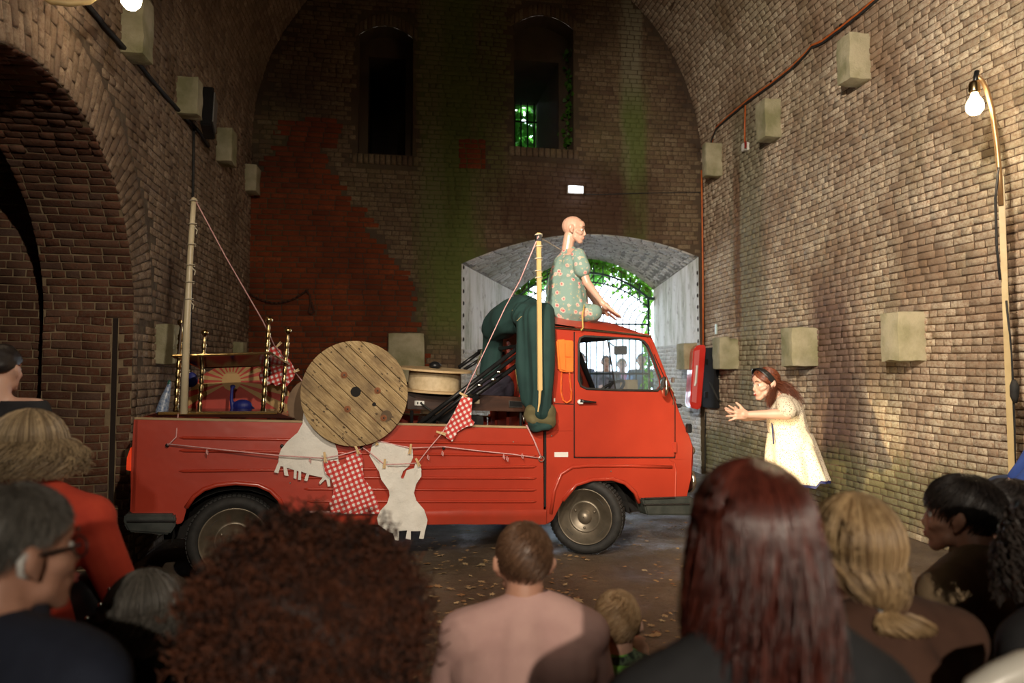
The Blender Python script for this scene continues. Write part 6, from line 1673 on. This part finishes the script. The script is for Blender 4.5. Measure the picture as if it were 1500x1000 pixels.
# --- woman in the red jacket
c = cz(48, 664, 2.35)
def hf(c, M, s, root, P, neck):
    cap('hair_cap', c, M, s, H_dblonde, root, 1.06, .8, 2.2, .004)
    long_hair(c, M, s, H_dblonde, root, 1700, .12, th_front=.8, wave=.016, seed=6, flare=1.18, r=.0026)
r7, d7 = seated('person', 'woman with ash blonde bobbed hair and a red jacket by the side arch', c, dirv(35), dirv(12), M_skin, hf, M_redj, M_jeans, 1.04, seat=.42, female=True, shoulder=.215, arms=lambda SL_, SR_, br, bf, kn: ([SL_-Vector((0, 0, .27))-br*.05, SR_-Vector((0, 0, .24))+br*.10+bf*.02], [kn[0]+Vector((0, 0, .07)), kn[1]+Vector((0, 0, .08))]), top_name='jacket', voxel=.014)
hb = fuse('handbag', [('c', cz(150, 872, 2.35), cz(165, 905, 2.35), .10, .12), ('c', cz(128, 880, 2.35), cz(135, 920, 2.35), .09, .11)], M_blk, None, .012, 3, disp=(.02, 9, 2)); hb2 = empty('handbag', tuple(cz(145, 895, 2.35)), 0, 'black studded bag on the lap of the woman in the red jacket', 'bag')
hb.name = 'bag_body'; hb.parent = hb2; hb.matrix_parent_inverse = Matrix.Translation(hb2.location).inverted(); hb2.name = 'handbag'
for x, y in ((160, 862), (147, 885), (128, 905), (158, 893), (172, 880)): MB().ball(cz(x, y, 2.235), .008, None, 8, 6).build('stud', M_chr, hb2, smooth=True)
# --- small grey-haired person with dark mask strap
c = cz(216, 905, 1.95)
def hf(c, M, s, root, P, neck):
    cap('hair_cap', c, M, s, H_grey, root, 1.05, .9, 2.3); long_hair(c, M, s, H_grey, root, 1500, .10, wave=.01, seed=16, flare=1.10, r=.0022)
r8, d8 = seated('person', 'grey-haired person in black, low down between the rust curls and the navy coat', c, dirv(30), dirv(20), M_skin2, hf, M_blacktop, M_jeans, .95, seat=.16, female=True, shoulder=.19, top_name='coat', voxel=.016)
# --- dark figure standing at the arch
# built with the onlookers below
# --- man in the khaki jacket, face in profile
c = cz(1408, 757, 2.35)
def hf(c, M, s, root, P, neck):
    cap('hair_cap', c, M, s, H_black, root, 1.09, .95, 2.25, .006); short_hair(c, M, s*1.06, H_black, root, 1800, .05, .95, 2.2, 19, swirl=.5, r=.0018)
r10, d10 = seated('person', 'dark-haired man in khaki brown jacket with turned-down collar, face in profile', c, dirv(-38), dirv(-20), M_skin2, hf, M_khaki, M_jeans, 1.02, seat=.22, shoulder=.215, top_name='jacket', voxel=.008, face_detail=True, collar=M_khaki, hunch=.08)
# --- dark-haired person just behind him
c = cz(1476, 752, 2.75)
def hf(c, M, s, root, P, neck):
    cap('hair_cap', c, M, s, H_black, root, 1.08, .95, 2.25, .006); short_hair(c, M, s*1.05, H_black, root, 1400, .05, .95, 2.2, 21, r=.0018)
    MB().tube([P(.100, .034+.024*math.cos(t), .0+.018*math.sin(t)) for t in [k*.45 for k in range(15)]], .0022, 5).build('glasses_rim', M_chr, root)
r11, d11 = seated('person', 'dark-haired person with metal glasses just past the man in khaki', c, dirv(-62), dirv(-40), M_skin2, hf, M_blacktop, M_jeans, .98, seat=.25, shoulder=.2, top_name='coat', voxel=.009, face_detail=True)
# --- curly dark-haired person in black at the right edge
c = cz(1548, 800, 1.75)
def hf(c, M, s, root, P, neck):
    rg = random.Random(31); L = []
    cap('hair_cap', c, M, s, H_black, root, 1.12, .9, 2.4)
    for k in range(1100):
        ph = rg.uniform(0, 6.283); th = rg.uniform(.1, 2.0); p = scalp_pt(c, None, M, th, ph, s, 1.1); d = (p-c).normalized(); pts = []; p0 = rg.uniform(0, 6.3); ln = rg.uniform(.08, .18)
        for j in range(12): pts.append(p+d*.035*j/11+Vector((0, 0, -ln*j/11))+Vector((math.cos(p0+j*1.1), math.sin(p0+j*1.1), 0))*.012)
        L.append([tuple(q) for q in pts])
    strands('hair', L, H_grey if False else hair_mat('dark_wavy_hair', (.015, .012, .011), (.09, .07, .06)), root, .003)
r12, d12 = seated('person', 'person with wavy dark hair and black coat beside the white chair', c, dirv(-30), dirv(-20), M_skin2, hf, M_blacktop, M_blacktop, 1.0, seat=.30, shoulder=.22, top_name='coat', voxel=.016)
# --- person in blue at the right edge, standing
c = cz(1585, 470, 3.6)
r13, d13 = seated('person', 'person in a blue jacket just past the pole lamp, mostly out of view', c, dirv(-60), dirv(-60), M_skin2, lambda c, M, s, root, P, neck: cap('hair_cap', c, M, s, H_black, root, 1.06, .9, 2.2), fab('blue_jacket', (.02, .05, .22), (.03, .07, .28)), M_jeans, 1.0, seat=.72, shoulder=.2, top_name='jacket', voxel=.018)
# benches the rows sit on
stool(Vector((d3['hip'].x+.02, d3['hip'].y-.0, 0)), .5, .34, 0.39, 'bench', 'wooden bench under the woman with auburn hair')
stool(Vector((d5['hip'].x, d5['hip'].y, 0)), .6, .34, 0.33, 'bench', 'wooden bench under the person with rust-red curls')
stool(Vector((d6['hip'].x, d6['hip'].y, 0)), .5, .34, 0.35, 'bench', 'wooden bench under the man in the navy coat')
stool(Vector((d7['hip'].x, d7['hip'].y, 0)), .5, .34, 0.35, 'bench', 'wooden bench under the woman in the red jacket')
stool(Vector((d4['hip'].x, d4['hip'].y, 0)), .4, .34, 0.23, 'bench', 'low wooden bench under the woman with the ponytail')
stool(Vector((d10['hip'].x, d10['hip'].y, 0)), .4, .34, 0.15, 'bench', 'low wooden bench under the man in khaki')
stool(Vector((d12['hip'].x, d12['hip'].y, 0)), .4, .34, 0.23, 'bench', 'low wooden bench under the person with wavy dark hair')
# white plastic chair, back rail seen at the lower right
wc = cz(1440, 950, 1.5)
ch = empty('plastic_chair', (wc.x, wc.y, 0), 0, 'white plastic chair, only its curved back showing beside the black coat', 'chair')
M_wchair = mat('white_chair_plastic', (.55, .52, .46), (.6, .57, .5), 4, .35)
MB().tube([cz(1392, 1040, 1.52), cz(1392, 960, 1.52), cz(1398, 930, 1.75), cz(1406, 930, 1.8), cz(1416, 950, 1.85), cz(1422, 1000, 1.85)], .009, 10).build('armrest', M_wchair, ch, smooth=True)
MB().tube([cz(1412, 1040, 1.30), cz(1432, 1012, 1.30), cz(1465, 994, 1.30), cz(1500, 978, 1.30), cz(1560, 970, 1.30)], [.02, .028, .03, .03, .03], 10).build('back_rail', M_wchair, ch, smooth=True)
bp = MB(); bp.add([cz(1430, 1015, 1.31), cz(1560, 980, 1.31), cz(1560, 1350, 1.31), cz(1425, 1350, 1.31)], [(0, 1, 2, 3)]).build('back_panel', M_wchair, ch)
MB().box((wc.x+.05, wc.y-.02, .42), (.44, .42, .04)).build('seat', M_wchair, ch, bevel=.01)
for sx in (-.17, .25):
    for sy in (-.2, .16): MB().box((wc.x+sx, wc.y+sy, .2), (.04, .04, .4)).build('leg', M_wchair, ch)

# --- the performer
PZ = 5.62
q = lambda x, y, dz=0.0: cz(x, y, PZ+dz)
hc = q(1121, 563); pf, pu, pr = frame((-1, -.12, -.10), (-.28, 0, 1)); ps = 1.0
perf = empty('person', (q(1165, 800).x, q(1165, 800).y, 0), 0, 'woman with dark red hair and hairband leaning forward in a cream dotted dress', 'person')
HB, P, M = head_blobs(hc, pf, pu, pr, ps, q(1146, 586), True)
NS = q(1150, 586); Sn, Sf = q(1150, 592, -.14), q(1146, 590, .16); En, Ef = q(1138, 607, -.20), q(1128, 606, .10); Wn, Wf = q(1095, 607, -.12), q(1092, 612, .02)
hipc = q(1168, 668); kn_n, kn_f = q(1160, 738, -.09), q(1172, 738, .09); an_n, an_f = q(1163, 797, -.09), q(1178, 797, .09)
for v in (an_n, an_f): v.z = .09
En = q(1153, 606, -.22); Ef = q(1140, 606, .14)
Hn = hand_blobs(Wn, q(1070, 606, -.14)-Wn, (.1, 1, .1), (0, 0, 1), 1.05, curl=(.05, .22, .34, .42), spread=.55, tcurl=.1)
Hf = hand_blobs(Wf, q(1068, 604, .02)-Wf, (0, -.5, 1), (0, 1, .6), 1.05, curl=(.05, .1, .16, .2), spread=.6, tcurl=.1)
torso = [('c', q(1150, 600, -.07), q(1150, 600, .09), .10, .10), ('c', q(1151, 602), q(1160, 640), .125, .13), ('c', q(1160, 640, -.04), q(1168, 668, -.04), .13, .15), ('c', q(1160, 640, .04), q(1168, 668, .04), .13, .15), ('c', NS, Sn, .05, .056), ('c', NS, Sf, .05, .056)]
legs = [('c', q(1166, 675, -.08), kn_n, .095, .058), ('c', q(1170, 675, .08), kn_f, .095, .058), ('c', kn_n, an_n, .055, .034), ('c', kn_f, an_f, .055, .034)]
for a_ in (an_n, an_f): legs.append(('c', Vector((a_.x, a_.y, .05)), Vector((a_.x-.15, a_.y, .035)), .038, .030))
arm = [('c', Sn, En, .054, .045), ('c', Sf, Ef, .052, .044), ('c', En, Wn, .045, .027), ('c', Ef, Wf, .044, .027)]
fuse('body', HB+torso+legs+arm+Hn+Hf, M_skin, perf, .0048, 4)
face_parts(P, M, ps, perf, mouth_open=True)
M_dot = NT('cream_dotted_cotton'); vo = M_dot.n('ShaderNodeTexVoronoi'); vo.inputs['Scale'].default_value = 85; M_dot.l(M_dot.coord('Object'), vo.inputs['Vector'])
M_dot.base(M_dot.ramp(vo.outputs['Distance'], [(.20, (.10, .055, .035)), (.36, (.66, .58, .46))])); M_dot.set(Roughness=.9); M_dot = M_dot.m
g = lambda L, e: [(b[0], b[1], b[2], b[3]+e, b[4]+e) for b in L]
fuse('dress_bodice', g(torso, .012)+[('c', Sn, Sn.lerp(En, .72), .070, .074), ('c', Sf, Sf.lerp(Ef, .7), .066, .07), ('c', q(1149, 606), q(1152, 630), .135, .14)], M_dot, perf, .009, 4, disp=(.014, 8, 3.0), clip=[(q(1143, 576), pu)])
# skirt: lofted bell with folds
sk = MB(); NR, NC = 14, 64
for i in range(NR+1):
    t = i/NR; y0 = 634+(697-634)*t; cxp = 1157+(1167-1157)*t; rx = (.165+(.222-.165)*t**.8); ry = .17+.10*t
    ctr = q(cxp, y0)
    for j in range(NC):
        a = 2*math.pi*j/NC; fold = 1+t*.10*math.sin(a*9+1)+t*.05*math.sin(a*5+t*2)
        drop = -.03*t*math.cos(a)
        sk.v.append(tuple(ctr+Vector((math.cos(a)*rx*fold, math.sin(a)*ry*fold, drop-.04*t*t*(1 if math.cos(a) < 0 else -.2)))))
sk.f = [(i*NC+j, i*NC+(j+1) % NC, (i+1)*NC+(j+1) % NC, (i+1)*NC+j) for i in range(NR) for j in range(NC)]
sko = sk.build('dress_skirt', M_dot, perf, smooth=True)
M_slip = mat('dark_blue_hem', (.01, .015, .09), rough=.7)
hm = MB(); ring0 = [Vector(v) for v in sk.v[-NC:]]
for dz, s_ in ((0.01, .985), (-.022, .985)):
    cc = sum(ring0, Vector())/NC; hm.v += [tuple(cc+(v-cc)*s_+Vector((0, 0, dz))) for v in ring0]
hm.f = [(j, (j+1) % NC, NC+(j+1) % NC, NC+j) for j in range(NC)]; hm.build('blue_hem', M_slip, perf, smooth=True)
MB().tube([q(1127, 590, -.02), q(1128, 600, -.02), q(1131, 620, -.06), q(1133, 650, -.14)], .006, 5).build('neckline_trim', M_slip, perf, smooth=True)
cap('hair_cap', hc, M, ps, H_perf, perf, 1.06, .85, 2.3, .003)
rg = random.Random(8); L = []
for k in range(1500):
    ph = rg.choice((-1, 1))*rg.random()**.7*math.pi; th0 = rg.uniform(.3, 1.1) if abs(ph) < 1.2 else rg.uniform(.05, 1.6); pts = []
    for j in range(5):
        t = j/4; pts.append(scalp_pt(hc, None, M, th0+(1.9-th0)*t*(.9), math.copysign(min(abs(ph)+t*1.0, 3.1), ph), ps, 1.07+.05*rg.random()))
    e = pts[-1]; end = q(1165+rg.gauss(0, 5), 592+rg.gauss(0, 7), rg.uniform(-.10, .08)); 
    if rg.random() < .25: end = q(1128+rg.gauss(0, 3), 590+rg.gauss(0, 4), rg.uniform(-.12, -.05))
    for j in range(1, 7):
        t = j/6; x = e.lerp(end, t)+Vector((.012*math.sin(t*6+ph), .012*math.cos(t*5+ph), .035*math.sin(t*math.pi))); pts.append(x)
    L.append([tuple(p) for p in pts])
strands('hair', L, H_perf, perf, .0025)
band = [scalp_pt(hc, None, M, 1.0+.0*a, 0, ps, 1.1) for a in (0,)]
bpts = []
for k in range(21):
    a = -1.75+3.5*k/20; v = Vector((.052-.055*(1-math.cos(a)), math.sin(a)*.088, .035+math.cos(a)*.094)); bpts.append(hc+M @ v)
hbm = MB()
for p in bpts:
    o_ = (p-(hc+pu*.03)).normalized()
    for dx, lift in ((-.028, .002), (-.024, .008), (.024, .008), (.028, .002)): hbm.v.append(tuple(p+pf*dx+o_*lift))
hbm.f = [(i*4+j, (i+1)*4+j, (i+1)*4+j+1, i*4+j+1) for i in range(len(bpts)-1) for j in range(3)]
hbm.build('hairband', M_blk, perf, smooth=True)
MB().tube([q(1144, 590, -.1), q(1139, 592, -.08), q(1133, 590, -.03)], .006, 6).build('choker', M_blk, perf, smooth=True)
for a_ in (an_n, an_f): MB().ball((a_.x-.07, a_.y, .045), (.13, .05, .045), None, 14, 8).build('shoe', M_blk, perf, smooth=True)

# --- seated mannequin on the cab roof
MZ = 6.0
q = lambda x, y, dz=0.0: cz(x, y, MZ+dz)
man = empty('mannequin', tuple(q(835, 463)), 0, 'bald shop mannequin in a green floral dress sitting on the cab roof, looking down', 'mannequin')
hc = q(840, 337); mf, mu, mr = frame((.93, -.36, -.14), (.08, 0, 1)); ms = .95
HB, P, M = head_blobs(hc, mf, mu, mr, ms, q(831, 366), True)
S_n, S_f = q(846, 374, -.13), q(838, 374, .14); E_n, E_f = q(860, 414, -.17), q(858, 420, .2); W_n, W_f = q(884, 445, -.18), q(880, 455, .15)
torso = [('c', q(832, 363), q(833, 378), .042, .07), ('c', q(836, 384, -.06), q(834, 384, .07), .085, .085), ('c', q(834, 388), q(826, 425), .10, .085), ('c', q(826, 425), q(826, 452), .088, .12), ('c', q(833, 370), S_n, .045, .045), ('c', q(833, 370), S_f, .045, .045)]
legs = [('c', q(830, 456, -.06), q(866, 458, -.16), .08, .055), ('c', q(828, 456, .06), q(868, 459, .22), .08, .055), ('c', q(866, 458, -.16), q(848, 463, .12), .05, .035), ('c', q(868, 459, .22), q(850, 462, .0), .05, .035)]
Hn = hand_blobs(W_n, Vector((.62, -.1, -.55)), (-.55, 0, -.62), (.3, .9, 0), 1.12, curl=(-.12, -.10, -.08, -.08), spread=.1)
Hn2 = hand_blobs(W_f, Vector((.75, -.15, -.35)), (0, 0, -1), (.1, -1, 0), .92, curl=(.2, .2, .2, .2))
fuse('body', HB+torso+legs+[('c', S_n, E_n, .040, .034), ('c', S_f, E_f, .040, .034), ('c', E_n, W_n, .034, .022), ('c', E_f, W_f, .034, .022)]+Hn+Hn2, M_manq, man, .0045, 4)
face_parts(P, M, ms, man)
def floral():
    m = NT('green_floral_cotton'); v = m.coord('Object'); vo = m.n('ShaderNodeTexVoronoi'); vo.inputs['Scale'].default_value = 19; m.l(v, vo.inputs['Vector'])
    nz = m.noise(60, v, 2); d = m.math('ADD', vo.outputs['Distance'], m.math('MULTIPLY', m.math('SUBTRACT', nz, .5), .35))
    c = m.ramp(d, [(.10, (.58, .09, .10)), (.20, (.68, .38, .34)), (.30, (.62, .46, .36)), (.36, (.20, .30, .26))])
    sp = m.ramp(m.noise(34, v, 3), [(.60, (0, 0, 0)), (.66, (1, 1, 1))]); c = m.mix(sp, c, (.44, .38, .24)); m.base(c); m.set(Roughness=.85); return m.m
M_flor = floral()
fuse('dress', [('c', q(833, 374), q(834, 388), .085, .115), ('c', q(836, 386, -.06), q(834, 386, .07), .10, .10), ('c', q(833, 390), q(828, 425), .14, .165), ('c', q(830, 425, -.04), q(829, 450, -.05), .165, .19), ('c', q(830, 425, .04), q(829, 452, .06), .16, .18),
     ('c', S_n, S_n.lerp(E_n, .52), .062, .070), ('c', S_f, S_f.lerp(E_f, .5), .06, .065), ('c', q(834, 456, -.06), q(869, 457, -.14), .085, .075), ('c', q(834, 456, .06), q(868, 458, .2), .085, .07)],
     M_flor, man, .008, 4, disp=(.024, 9, 5.0, (1, 1, .4)), clip=[(q(832, 361), Vector((.1, 0, 1)))])
MB().tube([q(856, 446, -.22), q(853, 462, -.25), q(854, 480, -.30), q(851, 484, -.31)], .006, 6).build('tie_string', mat('yellow_string', (.50, .36, .10), rough=.8), man, smooth=True)
wr_c = W_n; MB().tube([wr_c+Vector((math.cos(t)*.024, math.sin(t)*.024, .008*math.sin(t))) for t in [k*.5 for k in range(14)]], .003, 5).build('wrist_seam', M_skin2, man)

# --- green work trousers bent over the back of the cab
M_green = mat('dark_green_drill', (.007, .030, .028), (.012, .045, .040), 5, .85, bump=.35, bscale=160, bdist=.002)
M_cuff = mat('olive_cuff', (.09, .075, .03), (.12, .10, .045), 12, .9)
gt = empty('stuffed_trousers', tuple(V(790, 622, -.05)), 0, 'stuffed dark green work trousers bent over the back edge of the cab, one leg hanging', 'trousers')
W_ = lambda x, y, l=.0: V(x, y, l)
bl = [('c', W_(724, 482, .75), W_(742, 466, .55), .13, .15), ('c', W_(742, 466, .55), W_(770, 456, .30), .15, .14), ('c', W_(770, 456, .30), W_(796, 466, .02), .12, .10), ('c', W_(724, 482, .75), W_(722, 505, .85), .115, .10), ('c', W_(722, 505, .85), W_(716, 545, .9), .10, .085),
      ('c', W_(793, 464, -.02), W_(792, 520, -.07), .115, .105), ('c', W_(792, 520, -.07), W_(792, 570, -.07), .105, .10), ('c', W_(792, 570, -.07), W_(791, 600, -.07), .10, .105),
      ('c', W_(772, 468, .12), W_(771, 530, .08), .10, .085), ('c', W_(771, 530, .08), W_(776, 585, .05), .085, .07), ('c', W_(784, 464, .04), W_(783, 590, .0), .11, .09), ('c', W_(768, 462, .2), W_(796, 458, .0), .11, .10)]
fuse('trouser_legs', bl, M_green, gt, .011, 5, disp=(.035, 6, 4.0, (1, 1, .35)))
fuse('turned_cuff', [('c', W_(779, 604, -.07), W_(803, 605, -.07), .065, .065), ('c', W_(780, 614, -.08), W_(804, 617, -.08), .055, .055)], M_cuff, gt, .009, 3, disp=(.02, 14, 2.0))
fuse('trouser_hem', [('c', W_(784, 622, -.09), W_(803, 621, -.09), .05, .045)], M_green, gt, .009, 3, disp=(.03, 12, 6.0))
MB().tube([W_(750, 455, .22), W_(760, 448, .22), W_(778, 446, .14), W_(788, 448, .06)], .003, 4).build('seam_stitching', mat('tan_thread', (.35, .27, .14), rough=.8), gt)
MB().tube([W_(757, 470, .08), W_(763, 464, .06), W_(775, 460, .02)], .003, 4).build('seam_stitching', mat('tan_thread2', (.35, .27, .14), rough=.8), gt)
MB().ball(W_(784, 458, -.06), (.03, .015, .045), None, 10, 8).build('rust_patch', M_rustb, gt, smooth=True)

# --- driver's forearm on the steering wheel: a reclining mannequin body in the cab
M_dskin = skin('tanned_skin', (.30, .12, .07), (.36, .15, .09))
drv = empty('person', tuple(VT(aB+.35, .85, .45)), 0, 'driver sitting in the cab with one hand on the steering wheel', 'person')
hcD = VT(aB+.26, 1.18, .62); f_, u_, r_ = frame(VD, (0, 0, 1))
HBD, PD, MD = head_blobs(hcD, f_, u_, r_, .95, hcD-Vector((0, 0, .17)))
sh1, sh2 = VT(aB+.28, .98, .42), VT(aB+.28, .98, .82); el1 = V(848, 580, .34); wr1 = V(868, 573, .36)
el1 = VT(ab(846, 574, .36)[0]-.06, ab(846, 574, .36)[1]+.0, .36)
bl = HBD+[('c', sh1, sh2, .09, .09), ('c', VT(aB+.28, .95, .62), VT(aB+.30, .80, .62), .14, .15), ('c', VT(aB+.30, .80, .55), VT(aB+.60, .86, .5), .085, .06), ('c', VT(aB+.30, .80, .7), VT(aB+.60, .86, .74), .085, .06), ('c', VT(aB+.60, .86, .5), VT(aB+.72, .66, .5), .055, .04), ('c', VT(aB+.60, .86, .74), VT(aB+.72, .66, .74), .055, .04),
     ('c', sh1, el1, .05, .042), ('c', el1, wr1, .042, .026), ('c', sh2, VT(aB+.46, .98, .86), .05, .042), ('c', VT(aB+.46, .98, .86), V(872, 580, .55), .042, .026)]
bl += hand_blobs(wr1, V(885, 574, .40)-wr1, (0, .3, -1), (0, 1, .2), .9, curl=(.7, .7, .7, .7))
fuse('body', bl, M_dskin, drv, .009, 2); 
short_hair(hcD, MD, .95, H_black, drv, 500, .03); cap('hair_cap', hcD, MD, .95, H_black, drv, 1.03)
fuse('shirt', [('c', sh1, sh2, .105, .105), ('c', VT(aB+.28, .95, .62), VT(aB+.30, .80, .62), .155, .165), ('c', sh1, sh1.lerp(el1, .5), .062, .058)], M_blacktop, drv, .014, 3)

# --- onlookers outside the gate
def standing(x, Y, h, az, top_m, leg_m, hair_m, label, seed, holding=False):
    h += .12; s = h/1.72; f = dirv(az); c = Vector((x, Y, h-.125*s)); r = f.cross(Vector((0, 0, 1))); z = Vector((0, 0, 1))
    root = empty('person', (x, Y, 0), 0, label, 'person'); HB, P, M = head_blobs(c, f, z, r, s, c-z*.17*s-f*.02, seed % 2 == 0)
    hip = Vector((x, Y, .93*s)); ch = Vector((x, Y, 1.28*s)); A = []; Lg = []; Aa = []
    T = [('c', ch-r*.09*s, ch+r*.09*s, .115*s, .115*s), ('c', ch, hip, .13*s, .13*s), ('c', hip-r*.07*s, hip+r*.07*s, .115*s, .115*s)]
    for i, sg in enumerate((-1, 1)):
        S = Vector((x, Y, 1.40*s))+r*sg*.18*s; T.append(('c', ch+z*.13*s, S, .05*s, .055*s))
        E = S-z*.27*s+r*sg*.05*s; W = (E+f*.20*s-r*sg*.08*s+z*.04) if holding else E-z*.24*s+f*.05*s
        Aa += [('c', S, E, .05*s, .042*s), ('c', E, W, .04*s, .027*s)]; A += hand_blobs(W, (W-E).normalized(), -r*sg, f, s*.95)
        kn = hip+r*sg*.10*s-z*.44*s; an = kn-z*.40*s; Lg += [('c', hip+r*sg*.085*s, kn, .088*s, .06*s), ('c', kn, an, .056*s, .038*s), ('c', Vector((an.x, an.y, .045)), Vector((an.x, an.y, .04))+f*.15, .04*s, .034*s)]
    fuse('body', HB+T+Lg+Aa+A, M_skin, root, .013, 2)
    e = lambda L, k: [(b[0], b[1], b[2], b[3]+k, b[4]+k) for b in L]
    fuse('jacket', e(T+Aa, .016), top_m, root, .016, 4, disp=(.015, 8, seed), clip=[(c-z*.155*s, z)])
    fuse('trousers', e([b for i, b in enumerate(Lg) if i % 3 < 2], .014)+[('c', hip-r*.06, hip+r*.06, .13, .13)], leg_m, root, .018, 3)
    cap('hair_cap', c, M, s, hair_m, root, 1.07, .9, 2.25, .005, seed); face_parts(P, M, s, root)
pd_ = cz(2, 562, 3.3); standing(pd_.x, pd_.y, 1.44, 10, M_blacktop, M_blacktop, H_black, 'dark-haired person standing in black in the shadow of the side arch', 7)
M_lb = fab('pale_denim', (.18, .26, .40), (.24, .32, .46)); M_gr = fab('grey_hoodie', (.20, .20, .23), (.26, .26, .3)); M_pk = fab('pink_knit', (.60, .25, .35), (.66, .3, .4))
Yo = EY+.45
for (x, dz, h, az, tm, hm, lab, sd, hd) in (
    (850, .2, 1.72, 186, M_lb, H_grey, 'onlooker in pale denim beyond the gate, framed by the rear cab opening', 1, False),
    (888, .0, 1.66, 192, M_gr, H_brown, 'brown-haired onlooker in grey beyond the gate, beside the window divider', 2, True),
    (911, .5, 1.62, 196, M_pk, H_dblonde, 'onlooker in pink knit outside the gate, seen through the door glass', 3, True),
    (940, .15, 1.70, 204, M_lb, H_grey, 'grey-haired onlooker nearest the right gatepost, outside in pale blue', 4, False),
    (790, .4, 1.70, 178, M_navy, H_brown, 'onlooker in navy outside the gate, mostly hidden behind the green trousers', 5, False)):
    p = on_y(x, 500, Yo+dz); standing(p.x, Yo+dz, h, az, tm, M_jeans, hm, lab, sd, hd)
